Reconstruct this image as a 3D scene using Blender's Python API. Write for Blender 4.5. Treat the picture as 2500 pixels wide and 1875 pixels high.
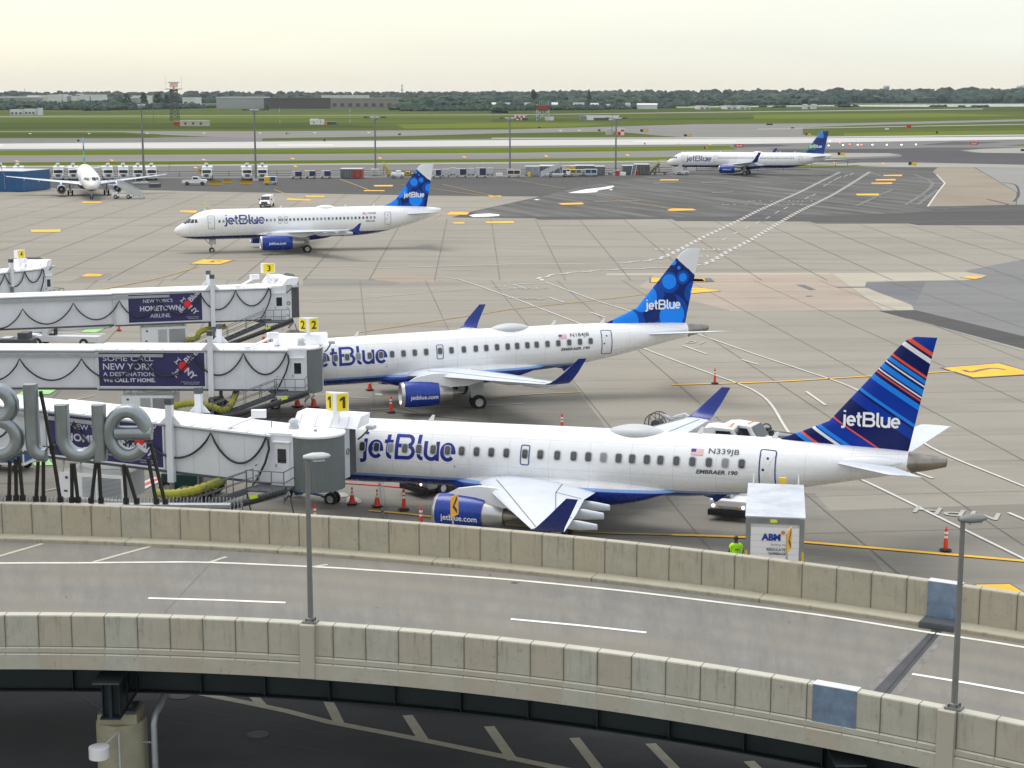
import bpy, bmesh, math, random
from mathutils import Vector, Matrix
from math import sin, cos, tan, pi, radians as R, sqrt, atan2, asin
random.seed(7)
for o in list(bpy.data.objects): bpy.data.objects.remove(o, do_unlink=True)
scene = bpy.context.scene
COL = scene.collection

# ------------------------------------------------------------------ camera
CAM_H, FOC, PITCH = 21.779, 4106.7, R(9.8146)
cam_data = bpy.data.cameras.new("camera")
cam_data.sensor_width = 36.0
cam_data.lens = 36.0 * FOC / 2500.0
cam_data.clip_start = 0.5
cam_data.clip_end = 30000
cam = bpy.data.objects.new("camera", cam_data)
COL.objects.link(cam)
cam.location = (0, 0, CAM_H)
cam.rotation_euler = (pi/2 - PITCH, 0, 0)
scene.camera = cam
scene.render.resolution_x, scene.render.resolution_y = 1024, 768

# ------------------------------------------------------------------ world: thin overcast in front of a Nishita sky
SUN_EL, SUN_AZ = R(66), R(-40)
world = bpy.data.worlds.new("World")
scene.world = world
world.use_nodes = True
wt = world.node_tree; wt.nodes.clear()
wn = wt.nodes.new
w_out = wn('ShaderNodeOutputWorld'); w_add = wn('ShaderNodeAddShader')
w_sky = wn('ShaderNodeTexSky'); w_sky.sky_type = 'NISHITA'; w_sky.sun_disc = False
w_sky.sun_elevation = SUN_EL; w_sky.sun_rotation = SUN_AZ
w_sky.air_density = 1.0; w_sky.dust_density = 4.0; w_sky.ozone_density = 1.0
w_b1 = wn('ShaderNodeBackground'); w_b1.inputs['Strength'].default_value = 0.05
wt.links.new(w_sky.outputs[0], w_b1.inputs['Color'])
w_tc = wn('ShaderNodeTexCoord'); w_sep = wn('ShaderNodeSeparateXYZ')
wt.links.new(w_tc.outputs['Generated'], w_sep.inputs[0])
w_rx = wn('ShaderNodeMapRange'); w_rx.inputs[1].default_value = -0.35; w_rx.inputs[2].default_value = 0.35
wt.links.new(w_sep.outputs['X'], w_rx.inputs[0])
w_mx = wn('ShaderNodeMix'); w_mx.data_type = 'RGBA'
w_mx.inputs[6].default_value = (0.99, 0.955, 0.77, 1); w_mx.inputs[7].default_value = (0.86, 0.90, 0.83, 1)
wt.links.new(w_rx.outputs[0], w_mx.inputs[0])
w_rz = wn('ShaderNodeMapRange'); w_rz.inputs[1].default_value = 0.0; w_rz.inputs[2].default_value = 0.03
w_rz.interpolation_type = 'SMOOTHSTEP'
wt.links.new(w_sep.outputs['Z'], w_rz.inputs[0])
w_mz = wn('ShaderNodeMix'); w_mz.data_type = 'RGBA'
w_mz.inputs[6].default_value = (0.93, 0.885, 0.74, 1)
wt.links.new(w_rz.outputs[0], w_mz.inputs[0]); wt.links.new(w_mx.outputs[2], w_mz.inputs[7])
w_cl = wn('ShaderNodeTexNoise'); w_cl.inputs['Scale'].default_value = 2.2; w_cl.inputs['Detail'].default_value = 4
w_map = wn('ShaderNodeMapping'); w_map.inputs['Scale'].default_value = (1, 1, 9)
wt.links.new(w_tc.outputs['Generated'], w_map.inputs[0]); wt.links.new(w_map.outputs[0], w_cl.inputs['Vector'])
w_cr = wn('ShaderNodeMapRange'); w_cr.inputs[1].default_value = 0.3; w_cr.inputs[2].default_value = 0.7
w_cr.inputs[3].default_value = 0.92; w_cr.inputs[4].default_value = 1.03
wt.links.new(w_cl.outputs[0], w_cr.inputs[0])
w_mul = wn('ShaderNodeVectorMath'); w_mul.operation = 'SCALE'
w_hz = wn('ShaderNodeMapRange'); w_hz.inputs[1].default_value = 0.10; w_hz.inputs[2].default_value = 0.6
wt.links.new(w_sep.outputs['Z'], w_hz.inputs[0])
w_mh = wn('ShaderNodeMix'); w_mh.data_type = 'RGBA'; w_mh.inputs[7].default_value = (0.97, 0.99, 1.03, 1)
wt.links.new(w_hz.outputs[0], w_mh.inputs[0]); wt.links.new(w_mz.outputs[2], w_mh.inputs[6])
wt.links.new(w_mh.outputs[2], w_mul.inputs[0]); wt.links.new(w_cr.outputs[0], w_mul.inputs['Scale'])
w_b2 = wn('ShaderNodeBackground'); w_b2.inputs['Strength'].default_value = 0.95
wt.links.new(w_mul.outputs[0], w_b2.inputs['Color'])
wt.links.new(w_b1.outputs[0], w_add.inputs[0]); wt.links.new(w_b2.outputs[0], w_add.inputs[1])
wt.links.new(w_add.outputs[0], w_out.inputs[0])

sun_data = bpy.data.lights.new("sun", 'SUN'); sun_data.energy = 1.3; sun_data.angle = R(32)
sun_data.color = (1.0, 0.97, 0.92)
sun = bpy.data.objects.new("sun", sun_data); COL.objects.link(sun)
sun.rotation_euler = Vector((sin(SUN_AZ)*cos(SUN_EL), cos(SUN_AZ)*cos(SUN_EL), sin(SUN_EL))).to_track_quat('Z', 'Y').to_euler()
sun.location = (0, 0, 120)

scene.view_settings.view_transform = 'Standard'
scene.view_settings.look = 'None'
scene.view_settings.exposure = 0.06
scene.view_settings.gamma = 1.0
scene.cycles.max_bounces = 6
scene.cycles.volume_bounces = 0

# ------------------------------------------------------------------ surveying helpers: photo pixel -> point on a known plane
def ray(px, py):
    u = (px-1250)/FOC; v = -(py-937.5)/FOC; c, s = cos(PITCH), sin(PITCH)
    return Vector((u, c+v*s, -s+v*c))
def G(px, py, z=0.0):
    d = ray(px, py); t = (z-CAM_H)/d.z
    return Vector((d.x*t, d.y*t, z))
def D(px, py, Y):
    d = ray(px, py); t = Y/d.y
    return Vector((d.x*t, Y, CAM_H+d.z*t))

HAZE = 0.000032
# ------------------------------------------------------------------ materials
def s2l(c):
    c /= 255.0
    return c/12.92 if c <= 0.04045 else ((c+0.055)/1.055)**2.4
def rgb(r, g, b): return (s2l(r), s2l(g), s2l(b))
MATS = {}
class NT:
    def __init__(s, name):
        s.m = bpy.data.materials.new(name); s.m.use_nodes = True
        s.t = s.m.node_tree; s.b = s.t.nodes['Principled BSDF']
    def n(s, typ, **kw):
        x = s.t.nodes.new(typ)
        for k, v in kw.items(): setattr(x, k, v)
        return x
    def l(s, a, b): s.t.links.new(a, b)
    def val(s, sock, v):
        if hasattr(v, 'is_linked') or hasattr(v, 'links'): s.l(v, sock)
        else: sock.default_value = v
    def math(s, op, a, b=0.0, c=0.0):
        x = s.n('ShaderNodeMath', operation=op); s.val(x.inputs[0], a); s.val(x.inputs[1], b); s.val(x.inputs[2], c)
        return x.outputs[0]
    def rng(s, v, a, b, c=0.0, d=1.0):
        x = s.n('ShaderNodeMapRange'); s.val(x.inputs[0], v)
        for i, q in enumerate((a, b, c, d)): x.inputs[i+1].default_value = q
        return x.outputs[0]
    def mix(s, f, a, b, blend='MIX'):
        x = s.n('ShaderNodeMix', data_type='RGBA', blend_type=blend)
        s.val(x.inputs[0], f)
        for i, q in ((6, a), (7, b)):
            if isinstance(q, tuple): x.inputs[i].default_value = (*q[:3], 1)
            else: s.l(q, x.inputs[i])
        return x.outputs[2]
    def coord(s, kind='Object', scale=(1, 1, 1), rot=(0, 0, 0)):
        c = s.n('ShaderNodeTexCoord'); m = s.n('ShaderNodeMapping')
        m.inputs['Scale'].default_value = scale; m.inputs['Rotation'].default_value = rot
        s.l(c.outputs[kind], m.inputs[0]); return m.outputs[0]
    def noise(s, vec, scale=1.0, detail=4, rough=0.6):
        x = s.n('ShaderNodeTexNoise'); x.inputs['Scale'].default_value = scale
        x.inputs['Detail'].default_value = detail; x.inputs['Roughness'].default_value = rough
        s.l(vec, x.inputs['Vector']); return x.outputs[0]
    def bump(s, h, strength=0.3, dist=0.02):
        x = s.n('ShaderNodeBump'); x.inputs['Strength'].default_value = strength; x.inputs['Distance'].default_value = dist
        s.l(h, x.inputs['Height']); s.l(x.outputs[0], s.b.inputs['Normal'])
    def color(s, c): s.val(s.b.inputs['Base Color'], (*c, 1) if isinstance(c, tuple) else c)

def mat(name, col, rough=0.5, metal=0.0, var=0.10, scale=1.0, spec=None, emit=0, bump=0):
    if name in MATS: return MATS[name]
    t = NT(name)
    co = t.coord('Object')
    n1 = t.noise(co, scale, 5, 0.65)
    dark = tuple(c*(1-var) for c in col); lite = tuple(min(1, c*(1+var)) for c in col)
    c = t.mix(t.rng(n1, 0.3, 0.7), dark, lite)
    t.color(c)
    t.l(t.rng(n1, 0.2, 0.8, max(0.03, rough-0.06), min(1, rough+0.08)), t.b.inputs['Roughness'])
    t.b.inputs['Metallic'].default_value = metal
    if spec is not None: t.b.inputs['Specular IOR Level'].default_value = spec
    if emit:
        t.b.inputs['Emission Color'].default_value = (*col, 1); t.b.inputs['Emission Strength'].default_value = emit
    if bump: t.bump(t.noise(co, scale*12, 3), bump, 0.01)
    MATS[name] = t.m
    return t.m

white = mat('white_paint', (0.78, 0.79, 0.80), 0.3, var=0.04)
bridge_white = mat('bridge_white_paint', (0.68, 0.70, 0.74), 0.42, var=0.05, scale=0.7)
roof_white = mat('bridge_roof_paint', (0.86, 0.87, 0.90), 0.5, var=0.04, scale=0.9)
navy = mat('navy_paint', (0.001, 0.022, 0.21), 0.28, var=0.12)
royal = mat('royal_blue_paint', (0.003, 0.036, 0.29), 0.25, var=0.1)
logo_blue = mat('logo_blue', (0.006, 0.018, 0.24), 0.35, var=0.06)
logo_white = mat('logo_white', (0.85, 0.86, 0.88), 0.4, var=0.02)
board_navy = mat('board_navy', (0.022, 0.020, 0.10), 0.5, var=0.08)
board_text = mat('board_text', (0.55, 0.56, 0.63), 0.5, var=0.03)
red = mat('red_paint', (0.62, 0.02, 0.015), 0.45)
cone_red = mat('cone_orange_red', (0.80, 0.055, 0.012), 0.45, var=0.08)
rubber = mat('black_rubber', (0.018, 0.018, 0.019), 0.8, var=0.2)
dark_glass = mat('dark_glass', (0.016, 0.02, 0.026), 0.08, var=0.1, spec=0.8)
cabin_glass = mat('cabin_window', (0.045, 0.052, 0.062), 0.12, var=0.15, spec=0.8)
shade_glass = mat('cabin_window_shade', (0.26, 0.27, 0.29), 0.25, var=0.05)
steel = mat('galvanised_steel', (0.36, 0.38, 0.40), 0.45, 0.4, var=0.12, scale=3)
pole_grey = mat('pole_grey_paint', (0.19, 0.19, 0.185), 0.5, 0.2, var=0.08, scale=2)
metal = mat('bare_metal', (0.52, 0.52, 0.52), 0.32, 0.85, var=0.12, scale=2)
nozzle_m = mat('heat_stained_metal', (0.33, 0.29, 0.25), 0.38, 0.8, var=0.25, scale=2)
apu_m = mat('tail_cone_metal', (0.27, 0.25, 0.22), 0.32, 0.8, var=0.3, scale=1.4)
light_grey = mat('light_grey_paint', (0.50, 0.52, 0.53), 0.45, var=0.08)
wing_grey = mat('wing_paint', (0.60, 0.64, 0.69), 0.33, var=0.07, scale=0.8)
mid_grey = mat('mid_grey_paint', (0.22, 0.24, 0.255), 0.5, var=0.1)
dark_grey = mat('dark_grey_paint', (0.07, 0.08, 0.09), 0.55, var=0.15)
black = mat('black_paint', (0.012, 0.012, 0.013), 0.5)
yellow = mat('yellow_paint', (0.78, 0.50, 0.02), 0.5, var=0.06)
sign_yellow = mat('gate_sign_yellow', (0.86, 0.68, 0.0), 0.45, var=0.03)
orange = mat('orange_paint', (0.75, 0.22, 0.02), 0.5)
hiviz = mat('hi_vis_green', (0.45, 0.95, 0.02), 0.7, emit=0.08)
dblue = mat('container_blue', (0.02, 0.085, 0.22), 0.5, var=0.15)
mark_white = mat('worn_white_marking', (0.54, 0.53, 0.49), 0.7, var=0.12, scale=0.6)
faint_white = mat('faded_white_marking', (0.39, 0.38, 0.34), 0.8, var=0.14, scale=0.4)
mark_yellow = mat('yellow_marking', (0.78, 0.43, 0.015), 0.7, var=0.12, scale=0.5)
faint_yellow = mat('faded_yellow_marking', (0.42, 0.29, 0.085), 0.8, var=0.2, scale=0.5)

# ------------------------------------------------------------------ mesh builder
class MB:
    def __init__(s): s.v = []; s.f = []; s.mi = []; s.m = 0
    def add(s, vs, fs):
        b = len(s.v); s.v += [tuple(v) for v in vs]
        for f in fs: s.f.append(tuple(b+i for i in f)); s.mi.append(s.m)
        return s
    def box(s, c, d, rz=0.0, M=None, bev=0.0):
        x, y, z = d[0]/2, d[1]/2, d[2]/2
        if bev > 0:
            bm = bmesh.new(); bmesh.ops.create_cube(bm, size=1)
            bmesh.ops.scale(bm, vec=d, verts=bm.verts)
            bmesh.ops.bevel(bm, geom=bm.edges[:], offset=bev, segments=2, affect='EDGES', profile=0.6)
            vs = [v.co.copy() for v in bm.verts]; fs = [[v.index for v in f.verts] for f in bm.faces]; bm.free()
        else:
            vs = [Vector((i*x, j*y, k*z)) for k in (-1, 1) for j in (-1, 1) for i in (-1, 1)]
            fs = [(0, 2, 3, 1), (4, 5, 7, 6), (0, 1, 5, 4), (2, 6, 7, 3), (0, 4, 6, 2), (1, 3, 7, 5)]
        mm = Matrix.Rotation(rz, 4, 'Z') if M is None else M
        mm = Matrix.Translation(Vector(c)) @ mm
        return s.add([mm @ v for v in vs], fs)
    def bar(s, a, b, w, h=None, up=(0, 0, 1)):          # square bar from a to b
        a, b = Vector(a), Vector(b); h = h or w
        d = (b-a); L = d.length
        if L < 1e-6: return s
        d.normalize(); upv = Vector(up)
        if abs(d.dot(upv)) > 0.99: upv = Vector((0, 1, 0))
        x = d.cross(upv).normalized(); y = x.cross(d)
        vs = [p + x*i*w/2 + y*j*h/2 for p in (a, b) for (i, j) in ((-1, -1), (1, -1), (1, 1), (-1, 1))]
        return s.add(vs, [(3, 2, 1, 0), (4, 5, 6, 7), (0, 1, 5, 4), (1, 2, 6, 5), (2, 3, 7, 6), (3, 0, 4, 7)])
    def tube(s, pts, r, n=8, cap=True, closed=False):
        pts = [Vector(p) for p in pts]; k = len(pts)
        rr = r if isinstance(r, (list, tuple)) else [r]*k
        rings = []; prev = None
        for i, p in enumerate(pts):
            if closed: t = pts[(i+1) % k]-pts[i-1]
            else: t = (pts[min(i+1, k-1)]-pts[max(i-1, 0)])
            if t.length < 1e-9: t = Vector((0, 0, 1))
            t.normalize()
            if prev is None:
                u = Vector((0, 0, 1)) if abs(t.z) < 0.9 else Vector((1, 0, 0))
                x = t.cross(u).normalized()
            else:
                x = (prev - t*prev.dot(t))
                x = x.normalized() if x.length > 1e-6 else t.cross(Vector((0, 0, 1))).normalized()
            prev = x; y = t.cross(x)
            rings.append([p + x*rr[i]*cos(2*pi*j/n) + y*rr[i]*sin(2*pi*j/n) for j in range(n)])
        vs = [v for q in rings for v in q]; fs = []
        for i in range(k if closed else k-1):
            for j in range(n):
                a, b = i*n+j, i*n+(j+1) % n; c, d = ((i+1) % k)*n+(j+1) % n, ((i+1) % k)*n+j
                fs.append((a, b, c, d))
        if cap and not closed: fs += [tuple(range(n-1, -1, -1)), tuple((k-1)*n+j for j in range(n))]
        return s.add(vs, fs)
    def cyl(s, a, b, r, n=16): return s.tube([a, b], r, n)
    def lathe(s, prof, n=24, axis='Z', o=(0, 0, 0)):      # prof [(h, r)]
        o = Vector(o); vs = []
        for h, r in prof:
            for j in range(n):
                c, q = r*cos(2*pi*j/n), r*sin(2*pi*j/n)
                vs.append(o + (Vector((c, q, h)) if axis == 'Z' else Vector((h, c, q)) if axis == 'X' else Vector((c, h, q))))
        fs = [(i*n+j, i*n+(j+1) % n, (i+1)*n+(j+1) % n, (i+1)*n+j) for i in range(len(prof)-1) for j in range(n)]
        return s.add(vs, fs)
    def prism(s, poly, a, b):                             # poly list of 3D pts; extrude by vector a..b
        n = len(poly); a, b = Vector(a), Vector(b)
        vs = [Vector(p)+a for p in poly]+[Vector(p)+b for p in poly]
        fs = [tuple(range(n-1, -1, -1)), tuple(range(n, 2*n))]+[(i, (i+1) % n, n+(i+1) % n, n+i) for i in range(n)]
        return s.add(vs, fs)
    def poly(s, pts): return s.add(pts, [tuple(range(len(pts)))])
    def loft(s, rings, closed=True, cap=True):
        n = len(rings[0]); vs = [v for q in rings for v in q]; fs = []
        for i in range(len(rings)-1):
            for j in range(n if closed else n-1):
                fs.append((i*n+j, i*n+(j+1) % n, (i+1)*n+(j+1) % n, (i+1)*n+j))
        if cap: fs += [tuple(range(n-1, -1, -1)), tuple((len(rings)-1)*n+j for j in range(n))]
        return s.add(vs, fs)
    def build(s, name, mats, parent=None, smooth=False, fix=True):
        me = bpy.data.meshes.new(name); me.from_pydata(s.v, [], s.f)
        if not isinstance(mats, (list, tuple)): mats = [mats]
        for m in mats: me.materials.append(m)
        if len(mats) > 1: me.polygons.foreach_set('material_index', s.mi)
        if fix:
            bm = bmesh.new(); bm.from_mesh(me); bmesh.ops.recalc_face_normals(bm, faces=bm.faces[:]); bm.to_mesh(me); bm.free()
        if smooth:
            me.polygons.foreach_set('use_smooth', [True]*len(me.polygons))
            try: me.set_sharp_from_angle(angle=R(smooth if not isinstance(smooth, bool) else 35))
            except Exception: pass
        me.update()
        o = bpy.data.objects.new(name, me); COL.objects.link(o)
        if parent is not None: o.parent = parent
        return o
def tag(o, label, cat, group=None):
    o['label'] = label; o['category'] = cat
    if group: o['group'] = group
    return o
def thing(name, label, cat, loc=(0, 0, 0), rz=0.0, group=None):
    o = bpy.data.objects.new(name, None); COL.objects.link(o); o.empty_display_size = 0.3
    o.location = loc; o.rotation_euler = (0, 0, rz)
    return tag(o, label, cat, group)
def struct(o): o['kind'] = 'structure'; return o
KIDS = {}
def dup(root, loc, rz, label=None, scale=None):
    if root.name not in KIDS:
        KIDS[root.name] = [(c, [g for g in bpy.data.objects if g.parent == c]) for c in bpy.data.objects if c.parent == root]
    r = root.copy(); COL.objects.link(r); r.location = loc; r.rotation_euler = (0, 0, rz)
    if scale: r.scale = scale
    if label: r['label'] = label
    for c, gs in KIDS[root.name]:
        d = c.copy(); COL.objects.link(d); d.parent = r
        for g in gs:
            e = g.copy(); COL.objects.link(e); e.parent = d
    return r

# text as flat 2D mesh in its local XY plane (built-in font)
def text2d(txt, size=1.0, bold=0.0, shear=0.0, cuts=None, sx=1.0, space=1.0, align='LEFT'):
    cu = bpy.data.curves.new('t', 'FONT'); cu.body = txt; cu.size = size; cu.offset = bold; cu.shear = shear
    cu.align_x = align; cu.resolution_u = 3; cu.space_character = space; cu.fill_mode = 'FRONT'
    o = bpy.data.objects.new('t', cu); COL.objects.link(o)
    dg = bpy.context.evaluated_depsgraph_get(); dg.update()
    me = bpy.data.meshes.new_from_object(o.evaluated_get(dg))
    bpy.data.objects.remove(o); bpy.data.curves.remove(cu)
    bm = bmesh.new(); bm.from_mesh(me); bpy.data.meshes.remove(me)
    for v in bm.verts: v.co.x *= sx
    if cuts:
        ys = [v.co.y for v in bm.verts]
        if ys:
            y = min(ys)+cuts
            while y < max(ys):
                bmesh.ops.bisect_plane(bm, geom=bm.verts[:]+bm.edges[:]+bm.faces[:], plane_co=(0, y, 0), plane_no=(0, 1, 0)); y += cuts
    bm.verts.index_update()
    vs = [(v.co.x, v.co.y) for v in bm.verts]; fs = [[v.index for v in f.verts] for f in bm.faces]; bm.free()
    return vs, fs
def add_text(mb, vf, fn):
    mb.add([fn(*v) for v in vf[0]], vf[1]); return mb
def plane_fn(o, ux, uy):
    o, ux, uy = Vector(o), Vector(ux).normalized(), Vector(uy).normalized()
    return lambda x, y: o+ux*x+uy*y

# the rounded airline logotype as strokes (unit: height of the B)
def arc(cx, cy, rx, ry, a0, a1, n=10):
    return [(cx+rx*cos(R(a0+(a1-a0)*i/n)), cy+ry*sin(R(a0+(a1-a0)*i/n))) for i in range(n+1)]
LET = {
 'j': [[(0, .74), (0, 0.02)]+arc(-.11, .02, .11, .13, 0, -90, 5)+[(-.21, -.11)], [(-.02, .92), (.0, 1.03)]],
 'e': [arc(0, .355, .235, .29, 0, 318, 22), [(-.16, .355), (.235+.075, .355)]],
 't': [[(0, .95), (0, .22)]+arc(.12, .22, .12, .15, 180, 270, 5)+[(.15, .07)], [(-.16, .665), (.2, .665)]],
 'B': [[(0, -.005), (0, 1.0)], [(0.07, .925), (.38, .925)]+arc(.42, .725, .21, .2, 90, -90, 9)+[(.07, .525)],
       [(.40, .515)]+arc(.44, .295, .24, .225, 75, -90, 9)+[(.07, .07)]],
 'l': [[(0, 1.0), (0, .22)]+arc(.13, .22, .13, .15, 180, 270, 5)+[(.17, .07)]],
 'u': [[(0, .74), (0, .30)]+arc(.235, .30, .235, .235, 180, 350, 12), [(.48, .74), (.48, 0)]],
}
LOGO = [('j', -1.23), ('e', -.79), ('t', -.29), ('B', .07), ('l', .97), ('u', 1.25), ('e', 2.15)]
def stroke_quads(pl, w, ext=0.0):
    pts = [Vector((p[0], p[1], 0)) for p in pl]; L = []; Rr = []
    for i, p in enumerate(pts):
        t = (pts[min(i+1, len(pts)-1)]-pts[max(i-1, 0)]).normalized(); nn = Vector((-t.y, t.x, 0))
        L.append(p+nn*w/2); Rr.append(p-nn*w/2)
    return L, Rr
def logo_mesh(mb, fn, w=.15, letters=LOGO, sub=0.12):
    # fn(u, v, layer) -> 3D point
    lay = 0
    for ch, ox in letters:
        for pl in LET[ch]:
            lay += 1
            q = [pl[0]]
            for a, b in zip(pl, pl[1:]):
                d = math.hypot(b[0]-a[0], b[1]-a[1]); k = max(1, int(d/sub))
                q += [(a[0]+(b[0]-a[0])*i/k, a[1]+(b[1]-a[1])*i/k) for i in range(1, k+1)]
            L, Rr = stroke_quads(q, w)
            vs = [fn(p.x+ox, p.y, lay % 2) for p in L]+[fn(p.x+ox, p.y, lay % 2) for p in Rr]; n = len(L)
            mb.add(vs, [(i, i+1, n+i+1, n+i) for i in range(n-1)])
    return mb
# ================================================================== AIRCRAFT
def catmull(tab, k):
    out = []
    for i in range(len(tab)-1):
        p0 = tab[max(i-1, 0)]; p1 = tab[i]; p2 = tab[i+1]; p3 = tab[min(i+2, len(tab)-1)]
        for j in range(k):
            t = j/k
            q = [p1[0]+(p2[0]-p1[0])*t]
            for c in range(1, len(p1)):
                m1 = (p2[c]-p0[c])/max(1e-6, p2[0]-p0[0]); m2 = (p3[c]-p1[c])/max(1e-6, p3[0]-p1[0])
                h = p2[0]-p1[0]; t2, t3 = t*t, t*t*t
                q.append((2*t3-3*t2+1)*p1[c]+(t3-2*t2+t)*h*m1+(-2*t3+3*t2)*p2[c]+(t3-t2)*h*m2)
            out.append(tuple(q))
    out.append(tab[-1]); return out
E190T = [(0,2.70,2.62,.03),(.2,3.02,2.30,.34),(.7,3.40,2.0,.66),(1.5,3.82,1.74,.97),(2.4,4.28,1.57,1.22),(3.4,4.62,1.47,1.38),(4.6,4.79,1.44,1.47),
 (6.5,4.86,1.48,1.505),(8,4.90,1.56,1.505),(11,4.99,1.65,1.505),(18,5.18,1.86,1.505),(23,5.26,2.06,1.505),(25,5.30,2.25,1.49),(27,5.31,2.54,1.45),
 (29,5.30,2.90,1.36),(31,5.26,3.34,1.18),(33,5.21,3.78,.93),(34.6,5.13,4.12,.64),(35.6,5.04,4.34,.42),(36.24,4.96,4.52,.2)]
A320T = [(0,3.10,3.02,.03),(.25,3.47,2.68,.4),(.8,3.90,2.36,.8),(1.5,4.32,2.12,1.14),(2.4,4.98,1.96,1.46),(3.4,5.55,1.88,1.73),(4.6,5.86,1.85,1.89),
 (6,5.97,1.85,1.975),(14,6.0,1.86,1.975),(24,6.02,1.90,1.975),(26,6.03,2.0,1.97),(28,6.04,2.22,1.93),(30,6.03,2.62,1.8),(32,5.99,3.14,1.55),(34,5.91,3.70,1.2),
 (35.6,5.80,4.20,.85),(36.8,5.68,4.70,.5),(37.57,5.55,5.08,.24)]
A321T = [t if t[0] < 15 else (t[0]+6.94, *t[1:]) for t in A320T]

def airfoil(n=9):
    up = []
    for i in range(n+1):
        x = (1-cos(pi*i/n))/2
        y = 5*(.2969*sqrt(x)-.126*x-.3516*x*x+.2843*x**3-.1015*x**4)
        up.append((x, y))
    return up
AF = airfoil()
def foil_ring(le, c, tc, tdir, camber=0.02):
    le, tdir = Vector(le), Vector(tdir); X = Vector((1, 0, 0)); pts = []
    for x, y in AF: pts.append(le+X*(x*c)+tdir*(y*tc*c*0.95+camber*c*sin(pi*x)))
    for x, y in reversed(AF[1:-1]): pts.append(le+X*(x*c)-tdir*(y*tc*c*0.75-camber*c*sin(pi*x)))
    return pts

def fuselage_paint(name, a, b, band, bluecol, bandcol):
    t = NT(name); co = t.coord('Object'); sp = t.n('ShaderNodeSeparateXYZ'); t.l(co, sp.inputs[0])
    line = t.math('MULTIPLY_ADD', sp.outputs['X'], b, a)
    d = t.math('SUBTRACT', sp.outputs['Z'], line)
    isb = t.math('LESS_THAN', d, 0.0); isb2 = t.math('LESS_THAN', d, band)
    st = t.noise(t.coord('Object', (0.5, 2.5, 6.0)), 1.0, 5, 0.7)
    bl = t.noise(t.coord('Object', (.8, .8, .8)), 1.6, 3, 0.6)
    base = t.mix(t.rng(st, 0.25, 0.75), (0.78, 0.79, 0.80), (0.87, 0.875, 0.885))
    # grime that drains down from the belly joints
    low = t.rng(d, 0.0, 1.3, 1.0, 0.0)
    g = t.math('MULTIPLY', low, t.rng(bl, 0.35, 0.75, 0.0, 0.55))
    base = t.mix(g, base, (0.52, 0.52, 0.51))
    # skin joints: frames every few metres and two lap seams
    fx = t.math('FRACT', t.math('DIVIDE', sp.outputs['X'], 2.13)); seam = t.math('LESS_THAN', fx, .010)
    for zz in (.95, 2.35): seam = t.math('MAXIMUM', seam, t.math('LESS_THAN', t.math('ABSOLUTE', t.math('SUBTRACT', d, zz)), .009))
    base = t.mix(t.math('MULTIPLY', seam, .42), base, (.30, .31, .32))
    c = t.mix(isb2, base, bandcol); blue = t.mix(t.rng(bl, 0.3, 0.8), bluecol, tuple(x*1.7 for x in bluecol))
    c = t.mix(isb, c, blue)
    t.color(c); t.l(t.rng(bl, .3, .7, .22, .34), t.b.inputs['Roughness'])
    t.b.inputs['Coat Weight'].default_value = 0.15
    return t.m
paint190 = fuselage_paint('regional_jet_paint', 1.90, 0.0235, 0.15, (0.003, 0.018, 0.17), (0.22, 0.40, 0.80))
paint320 = fuselage_paint('jetliner_paint', 2.33, 0.012, 0.0, (0.003, 0.014, 0.13), (0.3, 0.45, 0.8))
paint321 = paint320

def circle_livery():
    t = NT('bubble_livery'); sp = t.n('ShaderNodeSeparateXYZ'); t.l(t.coord('Object'), sp.inputs[0])
    X, Z = sp.outputs['X'], sp.outputs['Z']
    NV, MD, LT, WH = (0.001, 0.018, 0.15), (0.002, 0.065, 0.38), (0.008, 0.25, 0.92), (0.72, 0.73, 0.75)
    c = t.mix(0.0, NV, NV)
    # white cap above a slanted edge
    w = t.math('GREATER_THAN', t.math('MULTIPLY_ADD', X, 0.86, Z), 9.87+33.72*0.86)
    c = t.mix(w, c, WH)
    def circ(c, x, z, r, col):
        dx = t.math('SUBTRACT', X, x); dz = t.math('SUBTRACT', Z, z)
        d = t.math('SQRT', t.math('ADD', t.math('MULTIPLY', dx, dx), t.math('MULTIPLY', dz, dz)))
        return t.mix(t.math('LESS_THAN', d, r), c, col)
    for x, z, r, col in [(33.5, 9.55, .42, NV), (33.9, 9.22, .24, NV), (34.25, 8.55, .68, NV), (35.1, 8.0, .62, NV),
        (33.15, 8.15, .78, MD), (31.35, 7.0, 1.45, MD), (35.2, 7.35, .85, MD), (33.1, 5.75, 1.6, MD), (30.2, 5.25, 1.15, MD),
        (34.2, 8.5, .62, NV), (33.2, 6.85, .55, NV), (31.9, 6.0, .75, NV),
        (34.2, 8.5, .5, MD), (33.45, 9.62, .22, LT), (33.87, 9.22, .13, LT), (34.2, 8.5, .31, LT), (33.15, 8.22, .54, LT),
        (31.15, 7.1, 1.05, LT), (35.35, 7.4, .55, LT), (33.4, 5.75, .97, LT), (29.85, 5.35, .98, LT)]:
        c = circ(c, x, z, r, col)
    t.color(c); t.b.inputs['Roughness'].default_value = 0.3; t.b.inputs['Specular IOR Level'].default_value = 0.25
    return t.m
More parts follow.
